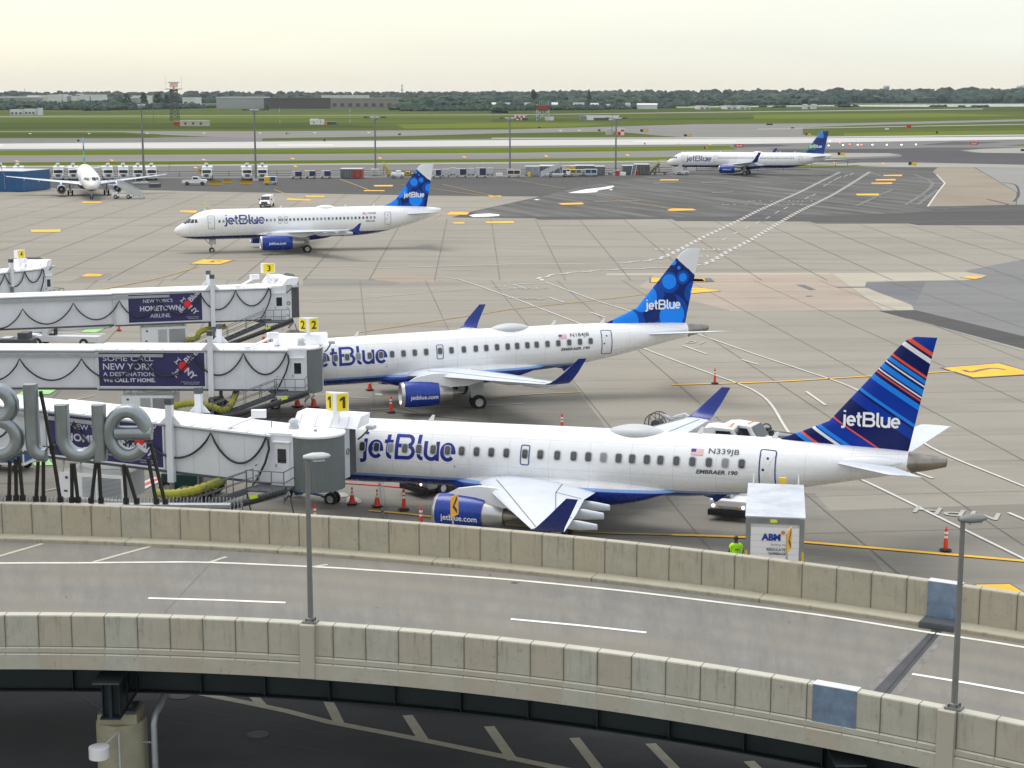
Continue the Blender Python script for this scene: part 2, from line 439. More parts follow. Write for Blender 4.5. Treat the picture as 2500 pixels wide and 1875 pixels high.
def stripe_livery():
    t = NT('stripe_livery'); sp = t.n('ShaderNodeSeparateXYZ'); t.l(t.coord('Object'), sp.inputs[0])
    d = t.math('MULTIPLY_ADD', sp.outputs['X'], 0.538, t.math('MULTIPLY', sp.outputs['Z'], 0.843))
    f = t.rng(d, 19.0, 28.2)
    NV, BL, LB, OR, WH = (0.001, 0.008, 0.10), (0.001, 0.034, 0.33), (0.012, 0.22, 0.80), (0.80, 0.09, 0.03), (0.75, 0.76, 0.78)
    st = [(19.0, NV), (20.38, LB), (20.60, OR), (20.69, NV), (21.10, WH), (21.24, BL), (21.32, LB), (21.5, BL), (22.12, OR), (22.19, NV),
          (23.35, BL), (23.85, NV), (23.93, LB), (24.07, BL), (24.72, LB), (24.98, NV), (25.12, OR), (25.20, NV), (25.28, WH), (25.36, NV),
          (25.43, LB), (25.66, NV), (25.79, WH), (25.86, NV), (25.92, LB), (26.10, NV), (26.18, OR), (26.26, NV), (26.86, WH), (27.08, NV), (27.17, OR), (27.37, BL)]
    r = t.n('ShaderNodeValToRGB'); r.color_ramp.interpolation = 'CONSTANT'; el = r.color_ramp.elements
    el[0].position = 0; el[0].color = (*NV, 1); el[1].position = (st[1][0]-19)/9.2; el[1].color = (*LB, 1)
    for p, cc in st[2:]:
        e = el.new((p-19)/9.2); e.color = (*cc, 1)
    t.l(f, r.inputs[0]); t.color(r.outputs[0]); t.b.inputs['Roughness'].default_value = 0.3; t.b.inputs['Specular IOR Level'].default_value = 0.25
    return t.m
def mosaic_livery():
    t = NT('mosaic_livery'); v = t.n('ShaderNodeTexVoronoi'); v.inputs['Scale'].default_value = 0.42
    t.l(t.coord('Object', (1, .01, .8), (0, 0.5, 0)), v.inputs['Vector'])
    sp = t.n('ShaderNodeSeparateColor'); t.l(v.outputs['Color'], sp.inputs[0])
    r = t.n('ShaderNodeValToRGB'); r.color_ramp.interpolation = 'CONSTANT'; el = r.color_ramp.elements
    el[0].position = 0; el[0].color = (.006, .03, .19, 1); el[1].position = .42; el[1].color = (.01, .10, .50, 1)
    for p, cc in [(.55, (.03, .25, .75)), (.66, (.008, .05, .28)), (.8, (.01, .26, .12))]: el.new(p).color = (*cc, 1)
    t.l(sp.outputs[0], r.inputs[0]); t.color(r.outputs[0]); t.b.inputs['Roughness'].default_value = 0.3
    return t.m

class Hull:
    def __init__(s, tab): s.t = catmull(tab, 5)
    def at(s, x):
        T = s.t
        if x <= T[0][0]: return T[0]
        for a, b in zip(T, T[1:]):
            if b[0] >= x:
                k = (x-a[0])/max(1e-9, b[0]-a[0]); return tuple(p+(q-p)*k for p, q in zip(a, b))
        return T[-1]
    def pt(s, x, z, off=0.0, side=-1):
        _, zt, zb, w = s.at(x); zc, b = (zt+zb)/2, (zt-zb)/2
        q = max(-1, min(1, (z-zc)/b)); cth = sqrt(max(0, 1-q*q))
        n = Vector((0, side*cth/w, q/b)).normalized()
        return Vector((x, side*w*cth, z))+n*off
    def arcfn(s, x0, z0, sx=1.0, sv=1.0, off=0.014, dz=0.0, side=-1, flip=False):
        def f(u, v, lay=0):
            x = x0+(-u if flip else u)*sx; zz0 = z0+dz*(x-x0)
            _, zt, zb, w = s.at(x); zc, b = (zt+zb)/2, (zt-zb)/2
            th = asin(max(-.98, min(.98, (zz0-zc)/b)))+v*sv/((w+b)/2)
            return s.pt(x, zc+b*sin(th), off+lay*0.006, side)
        return f

def rrect(w, h, r, n=4):
    out = []
    for cx, cy, a in ((w/2-r, h/2-r, 0), (-w/2+r, h/2-r, 90), (-w/2+r, -h/2+r, 180), (w/2-r, -h/2+r, 270)):
        out += [(cx+r*cos(R(a+90*i/n)), cy+r*sin(R(a+90*i/n))) for i in range(n+1)]
    return out
def patch(mb, fn, w, h, r, n=4):                       # filled rounded rectangle wrapped on a surface
    o = rrect(w, h, r, n); k = 5; vs = [fn(0, 0)]
    for j in range(1, k+1): vs += [fn(x*j/k, y*j/k) for x, y in o]
    m = len(o); fs = [(0, 1+i, 1+(i+1) % m) for i in range(m)]
    for j in range(k-1): fs += [(1+j*m+i, 1+(j+1)*m+i, 1+(j+1)*m+(i+1) % m, 1+j*m+(i+1) % m) for i in range(m)]
    return mb.add(vs, fs)
def ring(mb, fn, w, h, r, t, n=4, sub=6):
    def dens(o):
        out = []
        for i, a in enumerate(o):
            b = o[(i+1) % len(o)]; out += [(a[0]+(b[0]-a[0])*j/sub, a[1]+(b[1]-a[1])*j/sub) for j in range(sub)]
        return out
    a = dens(rrect(w, h, r, n)); b = dens(rrect(w-2*t, h-2*t, max(.01, r-t), n)); m = len(a)
    return mb.add([fn(*p) for p in a]+[fn(*p) for p in b], [(i, (i+1) % m, m+(i+1) % m, m+i) for i in range(m)])

def wheel(parent, x, y, r=.5, w=.35, name='wheel'):
    m = MB(); m.lathe([(-w/2, r*.55), (-w/2, r*.86), (-w*.36, r), (w*.36, r), (w/2, r*.86), (w/2, r*.55)], 22, 'Y', (x, y, r))
    t = m.build(name, rubber, parent, smooth=50)
    q = MB(); q.lathe([(-w*.42, .001), (-w*.42, r*.2), (-w*.3, r*.3), (-w*.42, r*.56), (w*.42, r*.56), (w*.3, r*.3), (w*.42, r*.2), (w*.42, .001)], 16, 'Y', (x, y, r))
    q.build('rim', light_grey, t, smooth=30)
    return t

def wing(root, secs, side, tipsecs, paint, tipmat, fair, lines):
    rings = [foil_ring((le, side*y, z), te-le, tc, (0, 0, 1)) for y, le, te, z, tc in secs]
    m = MB(); m.loft(rings); w = m.build('wing', paint, root, smooth=40)
    if tipsecs:
        rr = [foil_ring((le, side*y, z), te-le, tc, (0, -side*sin(R(ph)), cos(R(ph))), 0.0) for y, le, te, z, tc, ph in tipsecs]
        m = MB(); m.loft(rr); m.build('winglet', tipmat, w, smooth=45)
    for y, x0, x1, z, rr_ in fair:                      # canoe fairings under the flaps
        m = MB(); pr = []
        for t_, k in ((0, .05), (.15, .6), (.4, 1), (.7, .95), (.97, .62), (1, .56)):
            x = x0+(x1-x0)*t_; zc = z-.12-.1*t_
            pr.append([Vector((x, side*y+rr_*.62*k*cos(2*pi*j/12), zc+rr_*k*1.05*sin(2*pi*j/12)-rr_*.35*k)) for j in range(12)])
        m.loft(pr); m.build('flap_fairing', wing_grey, w, smooth=40)
    m = MB()                                            # panel gaps on the upper skin
    def up(y, fr):
        for a, b in zip(secs, secs[1:]):
            if a[0] <= y <= b[0]:
                k = (y-a[0])/(b[0]-a[0]); le, te, z, tc = [p+(q-p)*k for p, q in zip(a[1:], b[1:])]
                c = te-le; yt = 5*(.2969*sqrt(fr)-.126*fr-.3516*fr*fr+.2843*fr**3-.1015*fr**4)
                return Vector((le+c*fr, side*y, z+yt*tc*c*.95+.02*c*sin(pi*fr)+.012))
    for (ya, fa, yb, fb) in lines:
        k = 10; pts = [up(ya+(yb-ya)*i/k, fa+(fb-fa)*i/k) for i in range(k+1)]
        for p, q in zip(pts, pts[1:]): m.bar(p, q, .035, .01)
    m.build('panel_gap', dark_grey, w)
    return w

def engine(root, x, y, z, r, L, Ln, side, cowl, text=None, longnoz=False, lip=.22):
    m = MB(); m.lathe([(lip, r*.955), (lip+.35, r*.995), (L*.45, r), (L*.8, r*.95), (L, r*.86), (L-.02, r*.80), (L*.8, r*.6)], 32, 'X', (x, y, z))
    e = m.build('engine', cowl, root, smooth=40)
    m = MB(); m.lathe([(.9, r*.74), (.35, r*.72), (.08, r*.75), (0, r*.82), (.05, r*.90), (lip, r*.955)], 32, 'X', (x, y, z))
    m.build('intake_ring', metal, e, smooth=40)
    m = MB(); m.lathe([(.88, r*.74), (.86, r*.3), (.8, .02)], 24, 'X', (x, y, z))
    for k in range(18):
        a = 2*pi*k/18; m.add([Vector((x+.84, y+r*.25*cos(a), z+r*.25*sin(a))), Vector((x+.84, y+r*.73*cos(a), z+r*.73*sin(a))),
                              Vector((x+.70, y+r*.72*cos(a+.2), z+r*.72*sin(a+.2))), Vector((x+.76, y+r*.25*cos(a+.3), z+r*.25*sin(a+.3)))], [(0, 1, 2, 3)])
    m.build('fan', dark_grey, e, smooth=30)
    m = MB(); m.lathe([(.45, .01), (.55, r*.10), (.72, r*.22), (.82, r*.27)], 16, 'X', (x, y, z)); m.build('spinner', light_grey, e, smooth=60)
    m = MB()
    if longnoz: m.lathe([(L+.001, r*.855), (L+(Ln-L)*.5, r*.74), (Ln, r*.56), (Ln-.03, r*.52), (L+.2, r*.5)], 28, 'X', (x, y, z))
    else: m.lathe([(L-.1, r*.78), (L+.25, r*.70), (L+(Ln-L)*.55, r*.60), (Ln*.96, r*.5), (Ln*.95, r*.44), (L+.2, r*.4)], 28, 'X', (x, y, z))
    m.build('nozzle', metal, e, smooth=40)
    m = MB(); m.lathe([(L, r*.40), (Ln-.1, r*.36), (Ln+.75, .03)], 20, 'X', (x, y, z)); m.build('exhaust_cone', nozzle_m, e, smooth=50)
    if text:
        vf, x0, z0, w = text
        th0 = asin((z0-z)/r)
        xs = [v[0] for v in vf[0]]; sc = w/(max(xs)-min(xs))
        def f(u, v):
            th = th0+v*sc/r; rr = r*1.0+.02
            return Vector((x0+(u-min(xs))*sc, y+side*rr*cos(th), z+rr*sin(th)))
        m = MB(); add_text(m, vf, f); m.build('lettering', logo_white, e)
    return e

TXT = {}
def T(s, **k):
    key = (s, tuple(sorted(k.items())))
    if key not in TXT: TXT[key] = text2d(s, **k)
    return TXT[key]
def fit(vf, w=None, h=None):
    xs = [v[0] for v in vf[0]]; ys = [v[1] for v in vf[0]]
    s = w/(max(xs)-min(xs)) if w else h/(max(ys)-min(ys))
    sv = h/(max(ys)-min(ys)) if h else s
    return [((v[0]-min(xs))*s, (v[1]-min(ys))*sv) for v in vf[0]], vf[1]

def aircraft(kind, nose, yaw, label, finmat, reg=None, gear_x=None, shades=0.0, logo=True, detail=True, group='airliners on the apron'):
    root = thing('passenger_aircraft', label, 'airplane', (nose[0], nose[1], 0), yaw, group)
    rg = kind == 'E190'; a321 = kind == 'A321'
    tab = E190T if rg else A321T if a321 else A320T
    H = Hull(tab); plug = 6.94 if a321 else 0; wp = 4.27 if a321 else 0
    cone0 = 34.5 if rg else 36.6+plug
    N = 44
    def rings_of(f):
        out = []
        for x, zt, zb, w in f:
            zc, b = (zt+zb)/2, (zt-zb)/2
            out.append([Vector((x, w*cos(2*pi*j/N), zc+b*sin(2*pi*j/N))) for j in range(N)])
        return out
    body = [r for r in H.t if r[0] < cone0]+[(cone0, *H.at(cone0)[1:])]
    m = MB(); m.loft(rings_of(body)); fus = m.build('fuselage', paint190 if rg else paint320, root, smooth=50)
    m = MB()
    if rg:                                               # bare metal APU cone with slanted front edge
        rr = rings_of([(cone0+.001, *H.at(cone0)[1:])]+[r for r in H.t if r[0] > cone0+.1])
        for v in rr[0]: v.x += -.55*(v.z-4.6)-.05
        for ri in rr:
            for v in ri: v.z = 4.66+(v.z-4.66)*1.012; v.y *= 1.012
        m.loft(rr); m.m = 1; e = H.t[-1]; m.lathe([(.003, .001), (.003, e[3]*.75)], 16, 'X', (36.24, 0, (e[1]+e[2])/2))
        m.build('tail_cone', [apu_m, black], root, smooth=50)
    else:
        m.loft(rings_of([(cone0+.001, *H.at(cone0)[1:])]+[r for r in H.t if r[0] > cone0+.1])); m.m = 1
        e = H.t[-1]; m.lathe([(.003, .001), (.003, e[3]*.8)], 16, 'X', (e[0], 0, (e[1]+e[2])/2)); m.build('tail_cone', [white, black], root, smooth=50)
    # wing to body fairing
    m = MB()
    fr = [(11.3,1.98,.1,.7),(12.2,2.0,.42,1.35),(13.2,2.02,.66,1.62),(14.6,2.08,.80,1.74),(17,2.14,.86,1.78),(19,2.2,.83,1.76),(20.6,2.26,.72,1.7),(21.9,2.36,.5,1.56),(22.8,2.46,.26,1.36),(23.5,2.5,.06,1.0)] if rg else \
         [(10.6+wp*.9,2.4,.1,1.0),(11.8+wp*.9,2.4,.5,1.85),(13+wp,2.35,.8,2.12),(15+wp,2.33,.92,2.25),(18+wp,2.35,.92,2.25),(20.5+wp,2.4,.75,2.15),(22+wp,2.5,.45,1.95),(23.3+wp,2.6,.1,1.3)]
    m.loft([[Vector((x, w*(abs(cos(a))**.75)*(1 if cos(a) >= 0 else -1), zc+hz*(abs(sin(a))**.85)*(1 if sin(a) >= 0 else -1))) for a in [2*pi*j/32 for j in range(32)]] for x, zc, hz, w in catmull(fr, 4)])
    m.build('wing_fairing', paint190 if rg else paint320, root, smooth=50)
    # wings
    for side in (-1, 1):
        if rg:
            secs = [(.8,12.95,19.7,2.2,.13),(1.7,13.45,19.6,2.30,.13),(4.7,15.2,19.95,2.66,.115),(9,17.75,20.9,3.0,.10),(13.25,20.28,21.75,3.36,.09)]
            tips = [(13.251,20.29,21.76,3.36,.088,0),(13.5,20.45,21.82,3.42,.08,18),(13.85,20.8,21.98,3.72,.07,45),(14.1,21.3,22.25,4.2,.06,62),(14.36,22.2,22.72,5.12,.05,74)]
            fair = [(3.6,18.3,20.9,2.36,.24),(6.6,18.2,21.5,2.72,.26),(9.6,19.4,22.1,2.98,.22)]
            lines = [(1.9,.72,4.7,.70),(4.7,.70,9.8,.70),(9.9,.7,13.0,.70),(9.85,.7,9.85,.98),(4.7,.7,4.75,.97),(2.5,.13,13.0,.16)]
            w = wing(root, secs, side, tips, wing_grey, navy, fair, lines)
            ey, ez, er = 4.75, 1.53, .90
            e = engine(root, 12.35, side*ey, ez, er, 2.62, 3.75, side, royal, (T('jetblue.com', bold=.012), 12.92, 1.32, 1.9) if side < 0 else None)
            # pylon rises over the cowl and meets the leading edge
            m = MB(); m.loft([[Vector((x, side*ey+q*hw, z0 if k == 0 else z1)) for k, q in ((0, -1), (0, 1), (1, .7), (1, -.7))] for x, z0, z1, hw in
                              [(12.95,2.3,2.42,.05),(13.5,2.28,2.72,.16),(14.6,2.1,2.92,.2),(15.6,1.95,2.9,.2),(17.0,2.0,2.72,.18),(18.6,2.4,2.62,.05)]])
            m.build('pylon', white, e, smooth=30)
            gx, gy, wr = 18.16, 2.97, .52
        else:
            o = wp
            secs = [(.9,11.9+o,19.0+o,2.5,.13),(1.95,12.5+o,18.95+o,2.62,.13),(6.4,15.1+o,19.5+o,3.08,.115),(11.5,18.1+o,21.1+o,3.55,.105),(16.9,21.15+o,22.6+o,4.08,.09)]
            if a321: tips = [(16.901,21.16+o,22.61+o,4.08,.088,0),(17.3,21.4+o,22.75+o,4.2,.10,25),(17.6,21.8+o,22.95+o,4.65,.12,60),(17.75,22.3+o,23.2+o,5.4,.14,76),(17.9,23.0+o,23.75+o,6.6,.14,80)]
            else: tips = None
            fair = [(6.9,18.2+o,20.6+o,3.05,.26),(10.2,19.2+o,21.6+o,3.35,.24),(13.2,20.4+o,22.5+o,3.62,.22)]
            lines = [(2.2,.72,6.4,.70),(6.4,.70,13,.70),(13.1,.7,16.5,.70),(3,.13,16.5,.16)]
            w = wing(root, secs, side, tips, wing_grey, navy, fair, lines)
            if not a321:                                 # wing tip fence
                m = MB(); m.prism([(21.2, 0, 4.08), (21.9, 0, 4.2), (22.75, 0, 4.95), (23.0, 0, 4.95), (22.72, 0, 4.1), (22.95, 0, 3.55), (22.7, 0, 3.5), (21.7, 0, 3.95)], (0, side*16.9-.03, 0), (0, side*16.9+.03, 0))
                m.build('winglet', navy, w)
            ey, ez, er = 5.75, 1.66, 1.02
            e = engine(root, 11.05+o, side*ey, ez, er, 4.35, 5.95, side, royal, (T('jetblue.com', bold=.012), 12.15+o, 1.5, 2.3) if side < 0 else None, True)
            m = MB(); m.loft([[Vector((x+o, side*ey+q*hw, z0 if k == 0 else z1)) for k, q in ((0, -1), (0, 1), (1, .7), (1, -.7))] for x, z0, z1, hw in
                              [(12.0,2.6,2.7,.05),(13,2.55,2.98,.18),(15,2.45,3.1,.22),(17.0,2.3,3.0,.2),(18.6,2.7,2.9,.06)]])
            m.build('pylon', white, e, smooth=30)
            gx, gy, wr = 17.71+o, 3.8, .58
        # main gear
        m = MB(); zt = 2.4 if rg else 2.9
        m.cyl((gx, side*gy, wr), (gx-.05, side*(gy+.05), zt), .12, 10); m.cyl((gx, side*(gy-.45), wr), (gx, side*(gy+.45), wr), .08, 8)
        m.cyl((gx, side*gy, 1.1), (gx+.1, side*(gy-1.3), zt), .06, 8); m.box((gx-.1, side*(gy+.28), 1.5), (.9, .05, 1.3))
        g = m.build('main_gear', light_grey, root, smooth=40)
        for dy in (-.42, .42): wheel(g, gx, side*gy+dy*(.9 if rg else 1), wr, .36)
    # nose gear
    ng = 4.33 if rg else 5.07
    m = MB(); m.cyl((ng, 0, .36), (ng-.1, 0, 1.9), .09, 10); m.cyl((ng, -.3, .36), (ng, .3, .36), .06, 8); m.cyl((ng, 0, .95), (ng-.9, 0, 1.85), .05, 8)
    m.box((ng+.15, -.3, 1.5), (.9, .04, .7)); m.box((ng+.15, .3, 1.5), (.9, .04, .7)); m.box((ng-.1, 0, 1.15), (.16, .4, .14))
    g = m.build('nose_gear', light_grey, root, smooth=40)
    for dy in (-.2, .2): wheel(g, ng, dy, .36, .2)
    # fin
    if rg: fs = [(5.0,28.0,34.42,.05),(5.3,28.35,34.5,.07),(5.85,29.6,34.6,.085),(6.35,30.7,34.7,.095),(8.3,32.35,35.08,.10),(10.1,33.85,35.45,.09),(10.45,34.2,35.53,.08),(10.6,34.55,35.57,.04)]
    else: fs = [(5.75,28.9,35.5,.05),(6.1,29.5,35.58,.07),(6.5,30.4,35.65,.085),(7.1,31.2,35.75,.095),(9.5,32.95,36.2,.10),(11.3,34.25,36.5,.09),(11.65,34.55,36.56,.08),(11.8,34.95,36.6,.04)]
    fs = [(z, a+plug, b+plug, t) for z, a, b, t in fs]
    rr = []
    for z, le, te, tc in fs:
        c = te-le; tc *= 4.2/max(c, 4.2)
        rr.append([Vector((le+c*x, y*tc*c, z)) for x, y in AF]+[Vector((le+c*x, -y*tc*c, z)) for x, y in reversed(AF[1:-1])])
    m = MB(); m.loft(rr); fin = m.build('tail_fin', finmat, root, smooth=45)
    def half(x, z):
        for a, b in zip(fs, fs[1:]):
            if a[0] <= z <= b[0]:
                k = (z-a[0])/(b[0]-a[0]); le, te, tc = [p+(q-p)*k for p, q in zip(a[1:], b[1:])]
                c = te-le; u = max(.001, min(1, (x-le)/c)); tc *= 4.2/max(c, 4.2)
                return 5*(.2969*sqrt(u)-.126*u-.3516*u*u+.2843*u**3-.1015*u**4)*tc*c
        return .1
    L = logo_white
    for side in (-1, 1):
        if rg: x0, z0, sc = 32.32, 6.22, .70
        elif a321: x0, z0, sc = 39.85, 7.38, .83
        else: x0, z0, sc = 33.3, 7.18, .77
        def tf(u, v, lay=0):
            x = x0+sc*u if side < 0 else x0+sc*(1.3-u); z = z0+sc*v
            return Vector((x, side*(half(x, z)+.02+lay*.004), z))
        m = MB(); logo_mesh(m, tf, .165); m.build('lettering', L, fin)
    # tailplane
    for side in (-1, 1):
        if rg: ss = [(.6,30.9,34.0,4.5,.10),(1.2,31.4,34.05,4.56,.10),(5.95,34.3,35.75,5.28,.09),(6.04,34.6,35.85,5.29,.05)]
        else: ss = [(.6,31.7,35.7,4.85,.10),(1.2,32.3,35.8,4.9,.10),(6.1,35.3,36.75,5.42,.09),(6.22,35.6,36.85,5.43,.05)]
        rr = [foil_ring((le+plug, side*y, z), te-le, tc, (0, 0, 1), 0) for y, le, te, z, tc in ss]
        m = MB(); m.loft(rr)
        m.build('horizontal_stabilizer', wing_grey, root, smooth=45)
        m = MB(); m.loft([[Vector((x+plug, side*(y+w*cos(a)), z+h*sin(a))) for a in [2*pi*j/12 for j in range(12)]] for x, y, z, w, h in
                          ([(31.4,.95,4.62,.05,.05),(32.2,1.0,4.68,.25,.26),(33.4,.8,4.72,.3,.26),(34.3,.6,4.7,.1,.1)] if rg else [(32.1,1.3,4.95,.05,.05),(33.2,1.3,5.0,.25,.28),(35,.95,5.0,.3,.25),(36,.7,5.0,.1,.1)])])
        m.build('stabilizer_fairing', white, root, smooth=50)
    # radome blister and blade aerials on the crown
    rx0, rx1 = (19.65, 22.75) if rg else (19.5+wp*.9, 22.5+wp*.9)
    m = MB(); rr = []
    for i in range(13):
        t = i/12; x = rx0+(rx1-rx0)*t; k = sin(pi*t)**.6 if 0 < t < 1 else .02; zt = H.at(x)[1]
        rr.append([Vector((x, .78*k*cos(2*pi*j/20), zt-.12+.42*k*sin(2*pi*j/20))) for j in range(20)])
    m.loft(rr); m.build('antenna_fairing', light_grey if rg else white, root, smooth=60)
    for ax in ((9.9, 24.2, 27.9) if rg else (4.0, 14.5, 23.6+plug, 27.6+plug)):
        zt = H.at(ax)[1]; m = MB(); m.prism([(ax, 0, zt-.03), (ax+.32, 0, zt-.03), (ax+.42, 0, zt+.34), (ax+.28, 0, zt+.34)], (0, -.015, 0), (0, .015, 0)); m.build('blade_antenna', white, root)
    if rg:
        m = MB(); m.prism([(24.4, 0, 2.22), (25.9, 0, 2.36), (25.3, 0, 1.92), (25.2, 0, 1.92), (25.1, 0, 2.1)], (0, -.03, 0), (0, .03, 0)); m.build('belly_antenna', navy, root)
    # cockpit glazing
    def wpt(x, z, side): return H.pt(x, z, .012, side)
    cw = ([[(1.95,3.55),(2.45,3.62),(2.75,4.18),(2.3,4.1)],[(2.55,3.62),(3.2,3.68),(3.2,4.2),(2.85,4.2)]] if rg else
          [[(1.55,4.18),(2.05,4.22),(2.32,4.68),(1.98,4.60)],[(2.13,4.22),(2.62,4.26),(2.72,4.74),(2.4,4.70)],[(2.72,4.26),(3.15,4.3),(3.02,4.74),(2.82,4.74)]])
    for side in (-1, 1):
        for q in cw:
            m = MB(); k = 4; vs = []
            for i in range(k+1):
                for j in range(k+1):
                    a, b = i/k, j/k
                    x = (q[0][0]*(1-a)+q[1][0]*a)*(1-b)+(q[3][0]*(1-a)+q[2][0]*a)*b; z = (q[0][1]*(1-a)+q[1][1]*a)*(1-b)+(q[3][1]*(1-a)+q[2][1]*a)*b
                    vs.append(wpt(x, z, side))
            m.add(vs, [(i*(k+1)+j, i*(k+1)+j+1, (i+1)*(k+1)+j+1, (i+1)*(k+1)+j) for i in range(k) for j in range(k)]); m.build('cockpit_window', dark_glass, root, smooth=True)
        if not rg:                                        # front panes wrap over the nose
            m = MB(); vs = []
            for i in range(5):
                for j in range(4):
                    x = 1.25+.85*(j/3)+.28*(i/4)**1.5; _, zt, zb, w = H.at(x); zc, b = (zt+zb)/2, (zt-zb)/2; y = side*(.06+.62*(i/4)+.12*(1-j/3)*(i/4))
                    vs.append(Vector((x-.01, y, zc+b*sqrt(max(0, 1-(y/w)**2))+.014)))
            m.add(vs, [(i*4+j, i*4+j+1, (i+1)*4+j+1, (i+1)*4+j) for i in range(4) for j in range(3)]); m.build('windscreen', dark_glass, root, smooth=True)
    # cabin windows and doors on the port side
    if rg:
        xs = [6.03,6.83,7.64,8.43,9.24,10.02,10.82,11.61,12.39,13.2,14.0,14.81,15.8,16.62,17.51,18.37,19.13,19.91,20.69,21.38,22.13,22.81,23.61,24.41,25.22,26.02,26.82]
        zw = lambda x: 3.47+.029*x; ww, wh = .30, .42
        doors = [(4.9, 2.72, .8, 1.85, .07), (28.05, 3.24, .82, 1.95, .06)]; exits = [(15.8, 3.36, .5, 1.0)]
        lg = (8.68, 3.15, 1.37, 1.30)
    else:
        k = int((27.63+plug-6.06)/.535); xs = [6.06+(27.63+plug-6.06)*i/k for i in range(k+1)]
        zw = lambda x: 4.40+.006*x; ww, wh = .23, .33
        doors = [(4.95, 3.42, .92, 1.85, .05), (29.55+plug, 3.55, .92, 1.85, .05)]; exits = [(14.35, 3.98, .46, .95), (15.2, 3.98, .46, .95)]
        lg = (8.75, 3.98, 1.42, 1.36)
        if a321:
            doors += [(13.75, 3.44, .92, 1.85, .05), (24.9, 3.48, .85, 1.7, .05)]; exits = []; lg = (8.25, 3.55, 1.74, 1.55)
            xs = [x for x in xs if abs(x-13.75) > .7 and abs(x-24.9) > .7]
    rnd = random.Random(hash(kind) % 97 if False else len(xs)+int(nose[1]))
    for sd in ((-1,) if detail else (-1, 1)):
        for i, x in enumerate(xs):
            if not rg and any(abs(x-e[0]) < .3 for e in exits): continue
            f = H.arcfn(x, zw(x), off=.03, side=sd)
            m = MB(); m.m = 0; patch(m, f, ww, wh, min(ww, wh)*.36)
            if detail: m.m = 1; ring(m, H.arcfn(x, zw(x), off=.024, side=sd), ww+.09, wh+.09, min(ww, wh)*.42, .05, sub=1)
            gl = shade_glass if rnd.random() < shades else cabin_glass
            m.build('cabin_window', [gl, light_grey], root)
        for (x, zb, w, h, tk) in doors:
            f = H.arcfn(x, zb, off=.016, side=sd); g2 = H.arcfn(x, zb, off=.020, side=sd)
            m = MB(); patch(m, lambda u, v: f(u, v+h/2), w, h, .14); d = m.build('cabin_door', white, root)
            m = MB(); ring(m, lambda u, v: g2(u, v+h/2), w, h, .14, tk)
            for u, v in ((0, .75), (-.2, .45)): patch(m, lambda a, b: g2(u+a, v*h+b), .12, .12, .04)
            m.build('door_outline', navy if rg else dark_grey, d)
        for (x, zb, w, h) in exits:
            g2 = H.arcfn(x, zb, off=.018, side=sd)
            m = MB(); ring(m, lambda u, v: g2(u, v+h/2), w, h, .12, .05); m.build('emergency_exit', navy if rg else dark_grey, root)
            if not rg:
                m = MB(); patch(m, H.arcfn(x, zw(x), off=.02, side=sd), ww, wh, ww*.36); m.build('cabin_window', cabin_glass, root)
        # service hatches and vents
        m = MB()
        for hx, hz, hw in (((12.0, 3.0, .07), (29.3, 3.35, .07), (17.6, 2.72, .12), (20.0, 2.66, .12)) if rg else ((6.6, 2.9, .1), (9.8, 2.7, .1), (7.8, 3.6, .12))):
            patch(m, H.arcfn(hx, hz, off=.30 if rg and 16 < hx < 21 else .014, side=sd), hw, hw, hw*.4)
        m.build('service_port', dark_grey if rg else light_grey, root)
    if logo:
        m = MB(); dz = .029 if rg else .004
        logo_mesh(m, H.arcfn(lg[0], lg[1], lg[2], lg[3], .010, dz), .145); m.build('lettering', logo_blue, root)
    if reg:
        rt, mt, rx, rz, rw, mx, mz, mw, fx, fz = reg
        vf = fit(T(rt, bold=.008, cuts=.12), w=rw, h=.37 if rg else .36); m = MB()
        add_text(m, vf, H.arcfn(rx, rz, off=.02, dz=.02 if rg else 0)); m.build('registration', dark_grey, root)
        vf = fit(T(mt, bold=.03, shear=.18, cuts=.2), w=mw, h=.21); m = MB()
        add_text(m, vf, H.arcfn(mx, mz, off=.02, dz=.03 if rg else 0)); m.build('type_lettering', dark_grey, root)
        # stars and stripes
        m = MB(); FW, FH = .6, .33; f = H.arcfn(fx, fz, off=.018, dz=.02); k = 0
        for i in range(13):
            m.m = 0 if i % 2 == 0 else 1; y0, y1 = FH*i/13, FH*(i+1)/13
            x0 = .25 if i >= 6 else 0
            m.add([f(x0, y0), f(FW, y0), f(FW, y1), f(x0, y1)], [(0, 1, 2, 3)])
        m.m = 2; y0 = FH*6/13; m.add([f(0, y0), f(.25, y0), f(.25, FH), f(0, FH)], [(0, 1, 2, 3)])
        m.build('flag', [mat('flag_red', (.6, .08, .09), .5), logo_white, mat('flag_blue', (.03, .05, .25), .5)], root)
    return root, H
bub, strp, mos = circle_livery(), stripe_livery(), mosaic_livery()
plane1, H190 = aircraft('E190', (-13.707, 89.35), R(-19.958), 'white jet with diagonal striped blue tail, nearest the overpass at gate 1', strp,
    ('N339JB', 'EMBRAER 190', 25.15, 4.52, 1.5, 24.6, 3.62, 2.05, 24.28, 4.48), shades=.08)
plane2, _ = aircraft('E190', (-20.74, 114.37), R(13.823), 'white jet with bubble patterned blue tail docked at gate 2', bub,
    ('N184JB', 'EMBRAER 190', 25.35, 4.5, 1.4, 24.6, 3.62, 2.15, 24.48, 4.46), shades=.04)
